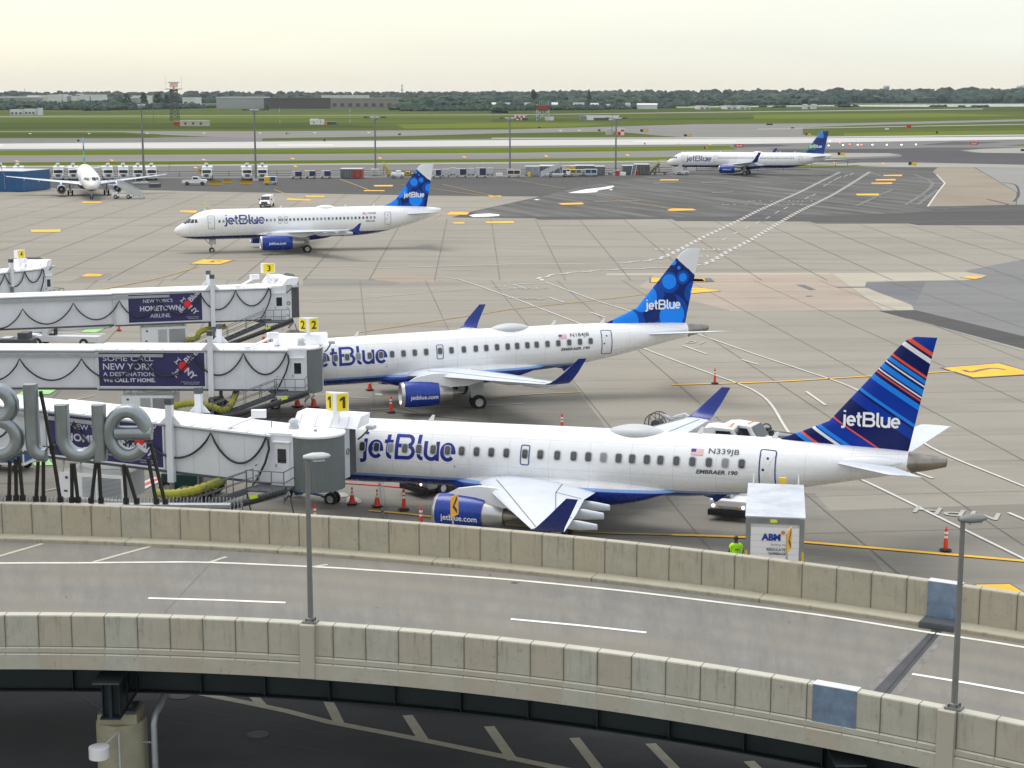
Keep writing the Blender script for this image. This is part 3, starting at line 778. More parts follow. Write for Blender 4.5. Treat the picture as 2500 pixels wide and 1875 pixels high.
# the bubble pattern of the larger jet sits in the same fin coordinates shifted up
t_ = bub.copy(); t_.name = 'bubble_livery_large'
for n_ in t_.node_tree.nodes:
    if n_.type == 'MAPPING': n_.inputs['Location'].default_value = (-.55, 0, -1.1)
plane3, _ = aircraft('A320', (-46.44, 231.24), R(15.415), 'white jetliner with bubble patterned tail taxiing alone across the middle apron', t_,
    ('N506JB', 'AIRBUS A320', 26.75, 4.98, 1.1, 26.3, 3.98, 1.35, 26.0, 4.96), shades=.45)
plane4, _ = aircraft('A321', (42.276, 463.9), R(-15.523), 'white long jetliner with green and blue mosaic tail parked far right', mos, shades=.5)
plane5, _ = aircraft('A321', (-85.5, 344.4), R(106.1), 'white jetliner seen head on with its nose toward the camera, far left', mos, logo=True, shades=.3)
# ================================================================== GROUND
def ground_mat(name, base, var, big=.02, streak=(.02, .25), tint=None, rough=.85, specks=.0, crack=False, sweep=None):
    t = NT(name); co = t.coord('Object')
    n1 = t.noise(co, big, 5, 0.6); n2 = t.noise(t.coord('Object', (streak[0], streak[1], 1)), 1.0, 6, 0.72); n3 = t.noise(co, 2.2, 5, 0.75)
    c = t.mix(t.rng(n1, .35, .65), tuple(x*(1-var) for x in base), tuple(x*(1+var) for x in base))
    if tint: c = t.mix(t.rng(t.noise(co, big*2.3, 3, .5), .5, .72, 0, .8), c, tint)
    c = t.mix(t.rng(n2, .48, .72, 0, .55), c, tuple(x*.62 for x in base))
    c = t.mix(t.rng(n3, .3, .7, 0, .22), c, tuple(x*.72 for x in base))
    if specks:                                          # rubber and oil smears dragged along the stands
        sm = t.noise(t.coord('Object', (.045, .28, 1)), 1.0, 4, .55); s2 = t.noise(t.coord('Object', (.3, 1.6, 1)), 1.0, 5, .8)
        c = t.mix(t.math('MULTIPLY', t.rng(sm, .54, .70), t.rng(s2, .42, .62, .15, specks)), c, tuple(x*.42 for x in base))
    if sweep:                                           # pale brooming streaks at an angle
        m1 = t.n('ShaderNodeMapping'); m1.inputs['Rotation'].default_value = (0, 0, sweep); m2 = t.n('ShaderNodeMapping'); m2.inputs['Scale'].default_value = (.30, .022, 1)
        t.l(co, m1.inputs[0]); t.l(m1.outputs[0], m2.inputs[0]); sw = t.noise(m2.outputs[0], 1.0, 4, .6)
        c = t.mix(t.rng(sw, .47, .66, 0, .75), c, tuple(x*1.75 for x in base)); c = t.mix(t.rng(sw, .30, .44, .6, 0), c, tuple(x*.6 for x in base))
    t.color(c); t.b.inputs['Roughness'].default_value = rough; t.b.inputs['Specular IOR Level'].default_value = .12
    t.bump(n3, .15, .01)
    return t.m
concrete = ground_mat('apron_concrete', (.302, .282, .238), .08, tint=(.318, .28, .225), streak=(.03, .22), specks=.45)
concrete_worn = ground_mat('gate_concrete', (.228, .217, .188), .17, big=.05, streak=(.06, .3), specks=.95)
pinkish = ground_mat('new_concrete_patch', (.385, .325, .262), .05, big=.1)
cream_c = ground_mat('cream_concrete_patch', (.43, .395, .32), .04, big=.1)
tan_c = ground_mat('tan_concrete', (.285, .25, .195), .1, big=.02, tint=(.25, .19, .13))
lightc = ground_mat('light_shoulder', (.32, .31, .275), .06)
asph = ground_mat('apron_asphalt', (.088, .087, .083), .10, big=.02, streak=(.012, .12))
asph_w = ground_mat('streaked_asphalt', (.105, .104, .097), .12, big=.03, streak=(.03, .10), sweep=R(-22))
asph_g = ground_mat('grey_asphalt', (.175, .172, .165), .08, big=.015, streak=(.006, .08))
asph_b = ground_mat('taxiway_asphalt', (.205, .20, .185), .08, big=.01, streak=(.004, .05))
asph_d = ground_mat('dark_asphalt', (.085, .085, .082), .08)
asph_v = ground_mat('very_dark_asphalt', (.085, .083, .088), .15, big=.01, streak=(.004, .06))
runway_c = ground_mat('runway_concrete', (.52, .51, .48), .05, big=.004, streak=(.002, .05))
def grass_mat(name, a, b, c3):
    t = NT(name); co = t.coord('Object'); n1 = t.noise(t.coord('Object', (.0035, .016, 1)), 1.0, 5, .65); n2 = t.noise(t.coord('Object', (.02, .1, 1)), 1, 5, .7)
    c = t.mix(t.rng(n1, .38, .62), a, b); c = t.mix(t.rng(n2, .45, .75, 0, .7), c, c3); t.color(c)
    t.b.inputs['Roughness'].default_value = 1; t.b.inputs['Specular IOR Level'].default_value = 0
    return t.m
grass_m = grass_mat('field_grass', (.070, .095, .030), (.105, .135, .036), (.120, .125, .055))
grass_b = grass_mat('verge_grass', (.095, .130, .018), (.135, .175, .026), (.105, .120, .032))

def sheet(name, pts, m, z, keep=False):
    q = [G(x, y, z) for x, y in pts]; mb = MB(); mb.poly(q); o = mb.build(name, m, fix=False)
    if o.data.polygons[0].normal.z < 0: o.data.flip_normals()
    return struct(o)
# one sheet to the horizon
mb = MB(); mb.poly([(-9000, -400, 0), (9000, -400, 0), (9000, 12000, 0), (-9000, 12000, 0)]); struct(mb.build('ground', grass_m))
XL, XR = -1400, 3900
def lerp_y(pts, x):
    if x <= pts[0][0]: a, b = pts[0], pts[1]
    elif x >= pts[-1][0]: a, b = pts[-2], pts[-1]
    else:
        for a, b in zip(pts, pts[1:]):
            if a[0] <= x <= b[0]: break
    return a[1]+(b[1]-a[1])*(x-a[0])/(b[0]-a[0])
def band(name, top, bot, m, z, x0=XL, x1=XR):
    tp = [(x0, lerp_y(top, x0))]+[p for p in top if x0 < p[0] < x1]+[(x1, lerp_y(top, x1))]
    bp = [(x0, lerp_y(bot, x0))]+[p for p in bot if x0 < p[0] < x1]+[(x1, lerp_y(bot, x1))]
    return sheet(name, tp+bp[::-1], m, z)
band('grass', [(0, 361), (1250, 354), (2500, 344)], [(0, 411), (1250, 402), (2500, 392)], grass_b, .02)
band('taxiway', [(0, 379.5), (1250, 373), (1600, 368), (2500, 356)], [(0, 397), (1250, 388), (1640, 383), (2500, 372)], asph_b, .05)
band('shoulder', [(0, 405), (1250, 395.5), (1700, 391), (2500, 383)], [(0, 410), (1250, 400), (1700, 395.5), (2500, 388)], lightc, .05)
band('service_road', [(0, 409.5), (1250, 399.5), (1700, 395), (2500, 387.5)], [(0, 440), (1250, 436), (1700, 430), (2500, 425)], asph_g, .05)
sheet('asphalt', [(1760, 346), (4000, 326), (4000, 356), (2500, 352), (2450, 356), (4000, 360), (4000, 460), (1700, 440), (1750, 402), (2068, 400), (2068, 384), (2100, 370), (1800, 366)], asph_g, .06)
sheet('very_dark_taxiway', [(1880, 363), (1990, 364), (2180, 363), (2260, 360), (2500, 360), (3200, 358), (3200, 366), (2500, 367), (2400, 364), (2348, 367), (2380, 373), (2500, 374.5), (3200, 380), (3200, 410), (2500, 402), (2245, 396.5), (2060, 396), (1950, 394), (2200, 383), (2201, 377), (2080, 373), (1900, 371)], asph_v, .10)
sheet('light_shoulder', [(2030, 373), (2170, 374), (2201, 378), (2170, 381), (2030, 386), (1900, 392), (1880, 388)], lightc, .11)
sheet('light_shoulder', [(2345, 367.5), (2400, 363.5), (2500, 360.5), (2900, 359), (2900, 376), (2500, 374), (2400, 373)], lightc, .11)
sheet('grass_strip', [(1770, 402), (2030, 403.5), (2090, 404.5), (2170, 405), (2100, 407), (1980, 407.5), (1770, 409)], grass_b, .08)
sheet('shoulder', [(1650, 398), (2230, 396.5), (2500, 402), (3200, 409), (3200, 414), (2400, 408), (2100, 407.2), (1650, 409.5)], lightc, .07)
# runway and the strips around it
band('runway_shoulder', [(0, 345), (620, 344), (1250, 338), (1690, 336), (1900, 333), (2500, 328)], [(0, 368), (1250, 361.5), (2500, 349)], asph_g, .04)
band('runway', [(0, 350.5), (640, 346), (1250, 342), (1840, 338), (2500, 333.5), (3500, 326)], [(0, 363.5), (640, 361.5), (1250, 356), (1840, 351), (2500, 340), (3500, 329)], runway_c, .08)
band('runway_edge', [(1250, 336.5), (1840, 335.5), (2500, 328.6)], [(1250, 338), (1840, 337.4), (2500, 330.6)], runway_c, .09, 1200, 3500)
sheet('runway_marking', [(-20, 352), (12, 352), (0, 361), (-40, 361)], mark_white, .12)
for x0, x1, y in ((672, 810, 354.6), (1540, 1790, 345.6)): sheet('runway_marking', [(x0, y-1.8), (x1, y-2.6), (x1+10, y+1.2), (x0+10, y+2)], mark_white, .12)
band('taxiway', [(0, 337.5), (300, 337.5), (640, 331), (700, 330.5)], [(0, 349), (640, 348.6), (700, 348)], asph_g, .028, -1400, 640)
band('taxiway', [(0, 319.5), (300, 319.5), (640, 320.5), (1240, 316), (1500, 309), (1700, 303.5), (2000, 301.5), (2500, 297)], [(0, 322), (300, 323), (420, 330), (640, 338), (1000, 332), (1240, 325), (1500, 321), (1620, 332), (1700, 336.5), (1900, 333)], asph_b, .034, -1400, 1960)
sheet('taxiway', [(1500, 309), (1700, 303), (2060, 301), (2500, 291), (3300, 280), (3300, 283), (2500, 296), (2070, 306.5), (1850, 317), (2010, 333.2), (1690, 337), (1600, 330)], asph_b, .039)
band('perimeter_road', [(1850, 314), (2500, 302.5)], [(1850, 316), (2500, 304)], lightc, .045, 1850, 3300)
band('perimeter_road', [(0, 283.5), (600, 281.5), (1250, 279.5), (1840, 272)], [(0, 284.8), (600, 282.5), (1250, 280.6), (1840, 273.5)], lightc, .024, -900, 2400)
sheet('rubber_stain', [(1790, 352), (1860, 351.5), (1935, 354), (1900, 357.5), (1790, 360)], asph_d, .11)
sheet('rubber_stain', [(2250, 353.5), (2330, 345.5), (2450, 347), (2360, 353)], asph_d, .11)
# field tones
for n_, (a, b, c_) in enumerate([((.058, .08, .026), (.075, .10, .03), (.09, .10, .045)), ((.13, .16, .03), (.15, .185, .038), (.11, .125, .036))]):
    gm = grass_mat('field_tone', a, b, c_)
    for q in ([[(0, 263), (600, 268), (1240, 276), (1240, 271), (0, 257)], [(0, 296), (800, 301), (960, 312), (600, 315), (0, 318)], [(0, 326), (300, 326), (400, 336), (0, 336)], [(1200, 268), (1840, 265), (2500, 258.5), (3000, 257.5), (3000, 273), (1840, 271), (1200, 279)], [(1200, 298), (1560, 295), (1840, 291), (1840, 286), (1200, 291)]],
              [[(965, 303.5), (1240, 299), (1500, 301), (1400, 309), (990, 314)], [(0, 287), (700, 289), (1240, 284), (700, 284), (0, 285)], [(1840, 280), (2300, 276), (2500, 283), (2100, 289), (1840, 290)], [(2060, 325), (2500, 318), (2500, 327), (2060, 331.5)]])[n_]:
        if q[0][0] == 0: q = [(-900 if x == 0 else x, y) for x, y in q]
        sheet('grass_field', q, gm, .012+n_*.004)
wt_m = mat('inlet_water', (.45, .50, .50), .12, var=.05, scale=.002)
sheet('water', [(2000, 256), (2130, 255.5), (2500, 253.6), (4200, 251), (4200, 257), (2500, 259.8), (2250, 260.5), (2020, 259), (1650, 262.5), (1640, 261), (1860, 259)], wt_m, .02)
marsh = grass_mat('marsh_grass', (.09, .115, .045), (.12, .14, .06), (.10, .10, .05))
sheet('marsh', [(1560, 250), (2500, 247), (4200, 246), (4200, 250.8), (2500, 253.3), (2130, 254.8), (1900, 256), (1650, 257)], marsh, .016)

# apron
C_TOP = [(-1400, 455), (60, 458), (600, 469.5), (1040, 477.5), (1318, 480), (1185, 509), (1145, 518), (1102, 531), (1307, 533), (1314, 536.6), (1640, 535), (1650, 540), (1975, 540.7), (1994, 546), (2218, 545.5), (2241, 550), (2500, 550), (3900, 556)]
q = [G(x, y, .10) for x, y in C_TOP]+[Vector((90, 20, .10)), Vector((-120, 20, .10))]
mb = MB(); mb.poly(q); o = struct(mb.build('apron', concrete, fix=False))
if o.data.polygons[0].normal.z < 0: o.data.flip_normals()
sheet('asphalt_apron', [(-1400, 438), (0, 437), (1250, 432), (1700, 424), (1740, 408), (2090, 408), (2500, 410), (3900, 420), (3900, 600), (-1400, 600)], asph, .09)
sheet('streaked_asphalt', [(1160, 516), (1320, 481), (1420, 455), (1600, 428), (1740, 410), (2060, 410), (2275, 416), (2306, 448), (2266, 503), (2400, 503), (2200, 520), (1700, 530), (1130, 528)], asph_w, .094)
sheet('tan_apron', [(2277, 418.7), (2306, 449), (2266, 504), (2480, 500), (2482, 470), (2440, 445), (2377, 408.5), (2290, 408.5)], tan_c, .12)
sheet('light_apron', [(2380, 408.5), (2442, 445), (2484, 470), (2482, 500), (3600, 492), (3600, 410)], ground_mat('pale_apron', (.27, .265, .25), .06), .12)
sheet('new_concrete', [(1600, 670), (2030, 667), (2150, 757), (1785, 759), (1560, 700)], pinkish, .104)
sheet('cream_concrete', [(2030, 666.5), (2355, 665), (2410, 672), (2360, 686), (2120, 688), (2115, 702), (2225, 741), (2230, 757), (2155, 757)], cream_c, .106)
sheet('cream_concrete', [(1480, 667), (2030, 666), (2025, 670), (1480, 672)], cream_c, .108)
sheet('grey_patch', [(2115, 688), (2250, 685), (2355, 684), (2405, 676), (2410, 672), (2355, 661), (2500, 633), (3300, 480), (3900, 560), (3300, 1000), (2500, 822), (2235, 757), (2225, 744), (2140, 712), (2112, 700)], ground_mat('grey_patch', (.205, .205, .20), .07, big=.03), .112)
sheet('dark_patch', [(2112, 700), (2115, 690), (2260, 687), (2235, 742), (2140, 712)], ground_mat('dark_patch', (.17, .175, .18), .1, big=.1), .116)
sheet('dark_asphalt_strip', [(2146, 759), (2235, 757), (2500, 821), (3300, 1010), (3300, 1075), (2500, 853)], asph_d, .118)
sheet('white_edge_line', [(2225, 779), (2500, 852), (3300, 1075), (3300, 1082), (2500, 858), (2215, 777)], lightc, .122)
sheet('trench_drain', [(2043, 700), (2120, 700), (2120, 702), (2043, 702)], dark_grey, .124)
sheet('utility_cover', [(1943, 695), (1963, 695), (1992, 707), (1978, 708)], dark_grey, .124)
sheet('utility_cover', [(1966, 722), (1983, 721.5), (1986, 723), (1970, 724)], dark_grey, .124)
sheet('grey_slab', [(740, 680), (905, 682), (980, 690), (960, 697), (740, 699)], ground_mat('grey_slab', (.235, .225, .20), .05), .104)
sheet('new_concrete', [(905, 668), (1080, 678), (1060, 690), (905, 683)], ground_mat('warm_slab', (.34, .285, .225), .05), .104)
sheet('grey_slab', [(200, 676), (270, 665), (275, 675), (225, 690), (160, 690)], ground_mat('grey_slab_b', (.255, .24, .205), .05), .104)
sheet('grey_slab', [(2008, 1247), (2334, 1236), (2640, 1225), (2900, 1420), (2200, 1430)], ground_mat('worn_slab', (.235, .222, .19), .08, big=.06), .104)
# darker, stained concrete around the gates
sheet('gate_stand', [(-900, 880), (300, 855), (480, 862), (740, 900), (1020, 893), (1290, 905), (1372, 900), (1480, 1045), (1700, 1048), (1830, 1190), (1990, 1205), (2200, 1440), (-900, 1440)], concrete_worn, .103)
blk = ground_mat('oil_stain', (.215, .205, .185), .25, big=.3)
def blob(cx, cy, rx, ry, seed, z=.13, m=blk, n=18):
    rnd = random.Random(seed)
    return sheet('oil_stain', [(cx+rx*cos(2*pi*i/n)*rnd.uniform(.35, 1.15), cy+ry*sin(2*pi*i/n)*rnd.uniform(.2, 1.1)) for i in range(n)], m, z)
for i, (a, b, c_, d_) in enumerate([(1500, 918, 26, 4), (1580, 988, 34, 1.6), (1010, 1014, 55, 4), (1340, 1285, 50, 4)][:0]): blob(a, b, c_, d_, i, .126+i*.001, n=26)
foam = mat('spilled_foam', (.8, .8, .77), .6, var=.03)
def fblob(pts): 
    sheet('foam_patch', pts, foam, .135)
fblob([(1386, 471), (1430, 462), (1470, 457.5), (1496, 453), (1500, 455), (1490, 460), (1462, 464), (1456, 469), (1420, 471.5)])
fblob([(1145, 526), (1160, 522.5), (1195, 521), (1220, 523.5), (1218, 527), (1190, 529), (1155, 529.5)])
fblob([(1303, 487.5), (1310, 486), (1318, 487), (1312, 488.5)]); fblob([(1486, 463), (1496, 461.5), (1494, 464.5)])
blot = mat('chalk_spill', (.36, .355, .33), .8, var=.3, scale=3)
for cx, cy, s_ in ((862, 1222, 24), (835, 1208, 16), (925, 963, 9)):
    rnd = random.Random(cx); k = 14
    sheet('chalk_spill', [(cx+s_*cos(2*pi*i/k)*rnd.uniform(.5, 1.2), cy+s_*.45*sin(2*pi*i/k)*rnd.uniform(.5, 1.3)) for i in range(k)], blot, .136)

# slab joints, two bays at slightly different angles
jm = mat('joint_sealant', (.15, .142, .125), .9, var=.3, scale=.1)
def line_w(mb, pts, w, z, split=30.0):
    pts = [Vector((p[0], p[1], z)) for p in pts]; L = []; Rr = []
    for i, p in enumerate(pts):
        t = pts[min(i+1, len(pts)-1)]-pts[max(i-1, 0)]; t.normalize(); nn = Vector((-t.y, t.x, 0))*w/2
        L.append(p+nn); Rr.append(p-nn)
    n = len(pts); return mb.add(L+Rr, [(i, n+i, n+i+1, i+1) for i in range(n-1)])
mb = MB()
a1 = R(-1.3); o1 = G(1205, 580); bnd = G(1250, 687).y; far = 330
for k in range(-26, 30):
    x = o1.x+7.68*k/cos(a1); y0, y1 = bnd, G(1250, 535 if k > -2 else 470).y
    if k > 4: y1 = G(1250, 541).y
    line_w(mb, [(x+(y-o1.y)*tan(a1)+.03*sin(y), y) for y in [y0+(y1-y0)*i/8 for i in range(9)]], .085, .140)
a2 = R(-5.8); o2 = G(880, 698)
for k in range(-14, 22):
    x = o2.x+7.7*k; ys = [62+(bnd-62)*i/8 for i in range(9)]
    line_w(mb, [(x+(y-o2.y)*tan(a2), y) for y in ys], .05, .141)
struct(mb.build('slab_joints', jm))
jm2 = mat('faint_joint', (.225, .205, .168), .9)
mb = MB()
for k in range(0, 22):
    c0 = Vector((0, 80+7.7*k*(1 if k < 9 else 1.15))); dv = Vector((cos(-a2), sin(-a2)))
    line_w(mb, [(c0.x+dv.x*t, c0.y+dv.y*t) for t in (-80, 0, 80)], .05, .1405)
struct(mb.build('cross_joints', jm2))

# painted lines
def pline(name, pts, w, m, z=.15, dens=True):
    q = [G(x, y, z) for x, y in pts]
    if dens and len(q) > 2:
        q = [Vector(t[1:]) for t in catmull([(i, p.x, p.y, p.z) for i, p in enumerate(q)], 6)]
    mb = MB(); line_w(mb, q, w, z); return struct(mb.build(name, m, fix=False))
pline('road_line', [(1331, 688), (1452, 732), (1541, 760), (1717, 820), (1840, 863), (1960, 903), (2090, 950), (2180, 1018), (2274, 1092), (2500, 1187), (2800, 1312)], .20, mark_white)
pline('road_line', [(1068, 675), (1120, 682), (1201, 709), (1280, 737), (1308, 748), (1422, 792), (1584, 855), (1704, 900), (1807, 938), (1852, 960), (1885, 990), (1927, 1057), (1990, 1120), (2120, 1178), (2315, 1273), (2498, 1363), (2800, 1512)], .20, mark_white)
pline('road_line', [(740, 659), (1147, 648), (1240, 645), (1360, 644), (1511, 642)], .24, mark_white)
pline('road_line', [(1080, 659), (1184, 657.5)], .2, faint_white); pline('road_line', [(1333, 653), (1427, 653)], .2, faint_white)
for a, b in (((270, 672), (900, 662)), ((320, 684), (760, 672)), ((760, 738), (1150, 705))): pline('road_line', [a, b], .14, faint_white)
for p in ([(1340, 725), (1378, 738)], [(1443, 762), (1479, 775)], [(1667, 843), (1726, 864)], [(1810, 877), (1853, 890)], [(1968, 955), (2016, 989)], [(2170, 1128), (2277, 1167)], [(2462, 1251), (2540, 1284)]):
    pline('lane_dash', p, .22, mark_white)
pline('stop_line', [(1253, 694), (1331, 691)], .3, mark_white); pline('stop_line', [(1253, 694), (1287, 705)], .2, mark_white)
def zipper(pts, step=1.9, w=.46):
    q = [G(x, y, .15) for x, y in pts]; q = [Vector(t[1:]) for t in catmull([(i, p.x, p.y, p.z) for i, p in enumerate(q)], 8)]
    mb = MB(); acc = 0; k = 0
    out = [q[0]]
    for a, b in zip(q, q[1:]):
        d = (b-a).length; s = step-acc
        while s <= d: out.append(a+(b-a)*s/d); s += step
        acc = (acc+d) % step
    for i in range(len(out)-1):
        a, b = out[i], out[i+1]; t = (b-a).normalized(); n = Vector((-t.y, t.x, 0)); o = n*w*(.5 if i % 2 else -.5)
        mb.poly([a+o-n*w*.5, b+o-n*w*.5, b+o+n*w*.5, a+o+n*w*.5])
    return struct(mb.build('zipper_marking', mark_white, fix=False))
zipper([(1320, 685), (1318, 679), (1345, 672), (1370, 668), (1484, 658.7), (1630, 652.7), (1717, 645), (1778, 613), (1837, 583), (1946, 518.5), (2039, 472), (2123, 420)])
zipper([(1511, 642), (1601, 633), (1647, 615), (1715, 580), (1800, 540), (1860, 510), (1952, 469), (2000, 445), (2051, 420)])
for x, y in ((2079, 425), (2050, 433), (2040, 438), (2027, 445), (2015, 452), (1986, 476), (1970, 483), (1918, 508), (1897, 518), (1875, 531), (1850, 543), (1823, 555), (1795, 569), (1768, 584), (2065, 429)):
    pline('lane_dash', [(x-5, y+2.5), (x+5, y-2.5)], .2, mark_white)
for p in ([(1080, 450), (1215, 480)], [(1455, 478), (1650, 512)], [(980, 450), (1190, 479)], [(1250, 438), (1380, 460)]): pline('lead_line', p, .3, faint_yellow)
for p in ([(1150, 520), (1600, 505)], [(1790, 535), (2500, 508)], [(1990, 544), (2500, 537)], [(1750, 505), (1980, 503)], [(2050, 484), (2290, 481)], [(1750, 450), (1900, 445), (2290, 449)]): pline('apron_line', p, .13, faint_white)
pline('apron_line', [(2287, 426), (2307, 447), (2285, 475), (2265, 504)], .35, mark_white, dens=False)
pline('lead_in_line', [(1240, 755), (1457, 732), (1576, 718), (1640, 712), (1700, 707)], .22, faint_yellow)
pline('lead_in_line', [(1640, 939), (1880, 932), (2120, 918), (2330, 906)], .30, mark_yellow)
pline('lead_in_line', [(1640, 1305), (1816, 1311), (1978, 1324), (2200, 1343), (2500, 1369), (2900, 1404)], .34, mark_yellow)
pline('lead_in_line', [(1060, 1262), (1400, 1296), (1640, 1305)], .25, faint_yellow)
pline('lead_in_line', [(900, 1246), (985, 1253), (1060, 1262)], .25, mark_yellow)
pline('lead_in_line', [(250, 706), (385, 679), (485, 650)], .3, faint_yellow)
pline('lead_in_line', [(870, 812), (1180, 765), (1240, 755)], .2, faint_yellow)
pline('lead_in_line', [(1190, 972), (1300, 962), (1420, 957)], .2, faint_yellow)
def box_mark(pts, m=mark_yellow, inner=None):
    sheet('position_marking', pts, dark_grey if inner == 'b' else m, .150)
    cx = sum(p[0] for p in pts)/len(pts); cy = sum(p[1] for p in pts)/len(pts)
    return cx, cy
def ybox(pts):
    cx = sum(p[0] for p in pts)/len(pts); cy = sum(p[1] for p in pts)/len(pts)
    sheet('marking_border', [(cx+(x-cx)*1.07, cy+(y-cy)*1.12) for x, y in pts], dark_grey, .146); sheet('position_marking', pts, mark_yellow, .150)
ybox([(2302, 898), (2438, 887), (2530, 912), (2378, 921)])
ybox([(465, 643.5), (495, 633), (569, 635), (535, 645)]); ybox([(196, 675), (214, 668), (254, 670), (241, 675)])
pline('marking_digit', [(216, 672.4), (238, 672.4)], .35, dark_grey, .156)
ybox([(2345, 677), (2365, 673.6), (2405, 676), (2380, 681)]); ybox([(1590, 678), (1590, 689), (1722, 687.5), (1715, 681)])
ybox([(1693, 680), (1719, 680), (1723, 687), (1692, 687)]); ybox([(1685, 716), (1690, 702), (1722, 704), (1758, 710)])
sheet('dark_marking', [(1721, 679), (1735, 678.5), (1744, 687), (1724, 687)], dark_grey, .158)
ybox([(2345, 1449), (2385, 1427), (2465, 1426), (2500, 1447), (2480, 1470)])
pline('marking_digit', [(2352, 903), (2370, 908), (2400, 902), (2425, 899), (2455, 902)], .42, dark_grey, .156)
pline('marking_digit', [(506, 640), (520, 640), (518, 637.5), (531, 636.5), (540, 638)], .42, dark_grey, .156)
for a in ([(1090, 524), (1100, 517), (1130, 517.5), (1146, 519), (1140, 524)], [(1362, 496), (1420, 494.5), (1427, 498.5), (1372, 500)], [(1628, 513), (1640, 508.5), (1690, 509.5), (1702, 513), (1640, 515)],
          [(75, 561), (148, 560), (148, 566), (77, 567)], [(437, 517), (441, 514), (482, 514), (477, 520)], [(1185, 541), (1254, 540), (1255, 545), (1187, 545)], [(1105, 543), (1134, 542), (1134, 546), (1108, 546)],
          [(2158, 427), (2203, 426.5), (2202, 430), (2156, 429.5)], [(2138, 437.5), (2187, 437), (2186, 440.5), (2138, 440.5)], [(2127, 446), (2179, 445.5), (2177, 449), (2128, 448.5)], [(2090, 473), (2146, 472.5), (2145, 477), (2092, 477)],
          [(1612, 438), (1657, 438), (1656, 440.5), (1610, 440.5)], [(1191, 477.5), (1225, 477.5), (1222, 480.5), (1196, 480.5)], [(702, 484), (760, 487), (756, 490), (700, 488)], [(889, 464), (938, 464.5), (940, 466.5), (888, 466.5)],
          [(912, 452), (960, 451.5), (958, 455), (914, 455)], [(745, 477.5), (795, 478), (790, 481.5), (748, 481)], [(200, 492), (248, 492.5), (246, 495.5), (202, 495.5)]):
    sheet('position_marking', a, mark_yellow, .150)
for a, b in (((670, 463), (735, 486)), ((830, 437), (900, 463)), ((495, 495), (520, 512)), ((1060, 531), (1075, 522))): pline('lead_in_line', [a, b], .35, faint_yellow)
for x, y in ((40, 393.5), (271, 391), (496, 389.5), (713, 387), (926, 385.5), (1132, 383), (1332, 381), (1531, 378.5), (476, 409), (720, 406), (745, 417), (2038, 398), (2155, 399), (1655, 350.5), (1730, 351.5)):
    sheet('taxiway_marking', [(x-5, y-1.3), (x+2, y-1.6), (x+8, y+1.4), (x+1, y+1.7)], mark_yellow, .13)
for x, y in ((73, 326), (217, 326), (359, 325.5), (498, 325), (634, 324.5), (768, 324), (900, 323.3), (1368, 319), (1414, 318)): sheet('taxiway_marking', [(x-3, y-.8), (x+3, y-.8), (x+4, y+.8), (x-2, y+.8)], mark_white, .06)
# lettering painted on the apron roads: read from the far side
def gtext(s, px, py, ang, size, m=mark_white, sx=1.0):
    o = G(px, py, .152); mb = MB(); ux = Vector((cos(R(ang)), sin(R(ang)), 0)); uy = Vector((-ux.y, ux.x, 0))
    add_text(mb, T(s), lambda x, y: o+ux*x*size*sx+uy*y*size); return struct(mb.build('road_lettering', m, fix=False))
gtext('MPH', 2452, 1254, 157, 2.2, faint_white, sx=1.05); gtext('10', 1735, 834, 157, 2.3, faint_white, sx=.9); gtext('MPH', 1337, 728, 157, 2.3, faint_white, sx=.9); gtext('STOP', 1342, 701, 180, 2.2, faint_white, sx=.9)
gtext('MPH / 10', 1786, 607, 180, 2.6, sx=1.1); gtext('10', 1737, 624, 180, 2.4); gtext('10', 1243, 697, 180, 2.0, faint_white)
gtext('MPH / 10', 1985, 490, 180, 2.7, faint_white, sx=1.3); gtext('HOLD / 10', 1960, 498.5, 180, 2.7, faint_white, sx=1.3)
# red and green safety boxes painted at the gates
green_p = mat('green_marking', (.30, .58, .20), .8, var=.15); red_p = mat('red_marking', (.50, .09, .08), .8, var=.2)
sheet('green_marking', [(198, 811), (215, 800), (262, 798), (235, 812)], green_p, .15); sheet('green_marking', [(40, 965), (60, 952), (140, 950), (120, 962)], green_p, .15)
sheet('green_marking', [(80, 1130), (120, 1122), (130, 1135), (85, 1137)], green_p, .15)
pline('safety_line', [(325, 1200), (350, 1185), (392, 1166)], .9, mark_white, .150); pline('safety_line', [(325, 1200), (350, 1185), (392, 1166)], .35, red_p, .154)
pline('safety_line', [(215, 983), (235, 986)], 1.3, mark_white, .150); pline('safety_line', [(220, 984), (229, 985)], 1.0, red_p, .154)
pline('safety_line', [(700, 1172), (870, 1180), (1010, 1192), (1100, 1206)], .25, red_p, .150); pline('safety_line', [(900, 1024), (1070, 1028), (1250, 1045)], .2, red_p, .15)
pline('stand_line', [(905, 1000), (912, 1040), (935, 1262)], .12, dark_grey, .15, False)
for a, b in (((760, 1004), (1280, 985)), ((700, 958), (900, 972)), ((100, 1200), (330, 1150)), ((60, 1003), (230, 965)), ((1060, 1040), (1090, 1070))): pline('stand_line', [a, b], .14, faint_white)
for a, b in (((1000, 1020), (1150, 1042)), ((860, 995), (1160, 1025)), ((940, 985), (1020, 1005))): pline('tyre_mark', [a, b], .18, blk, .151)

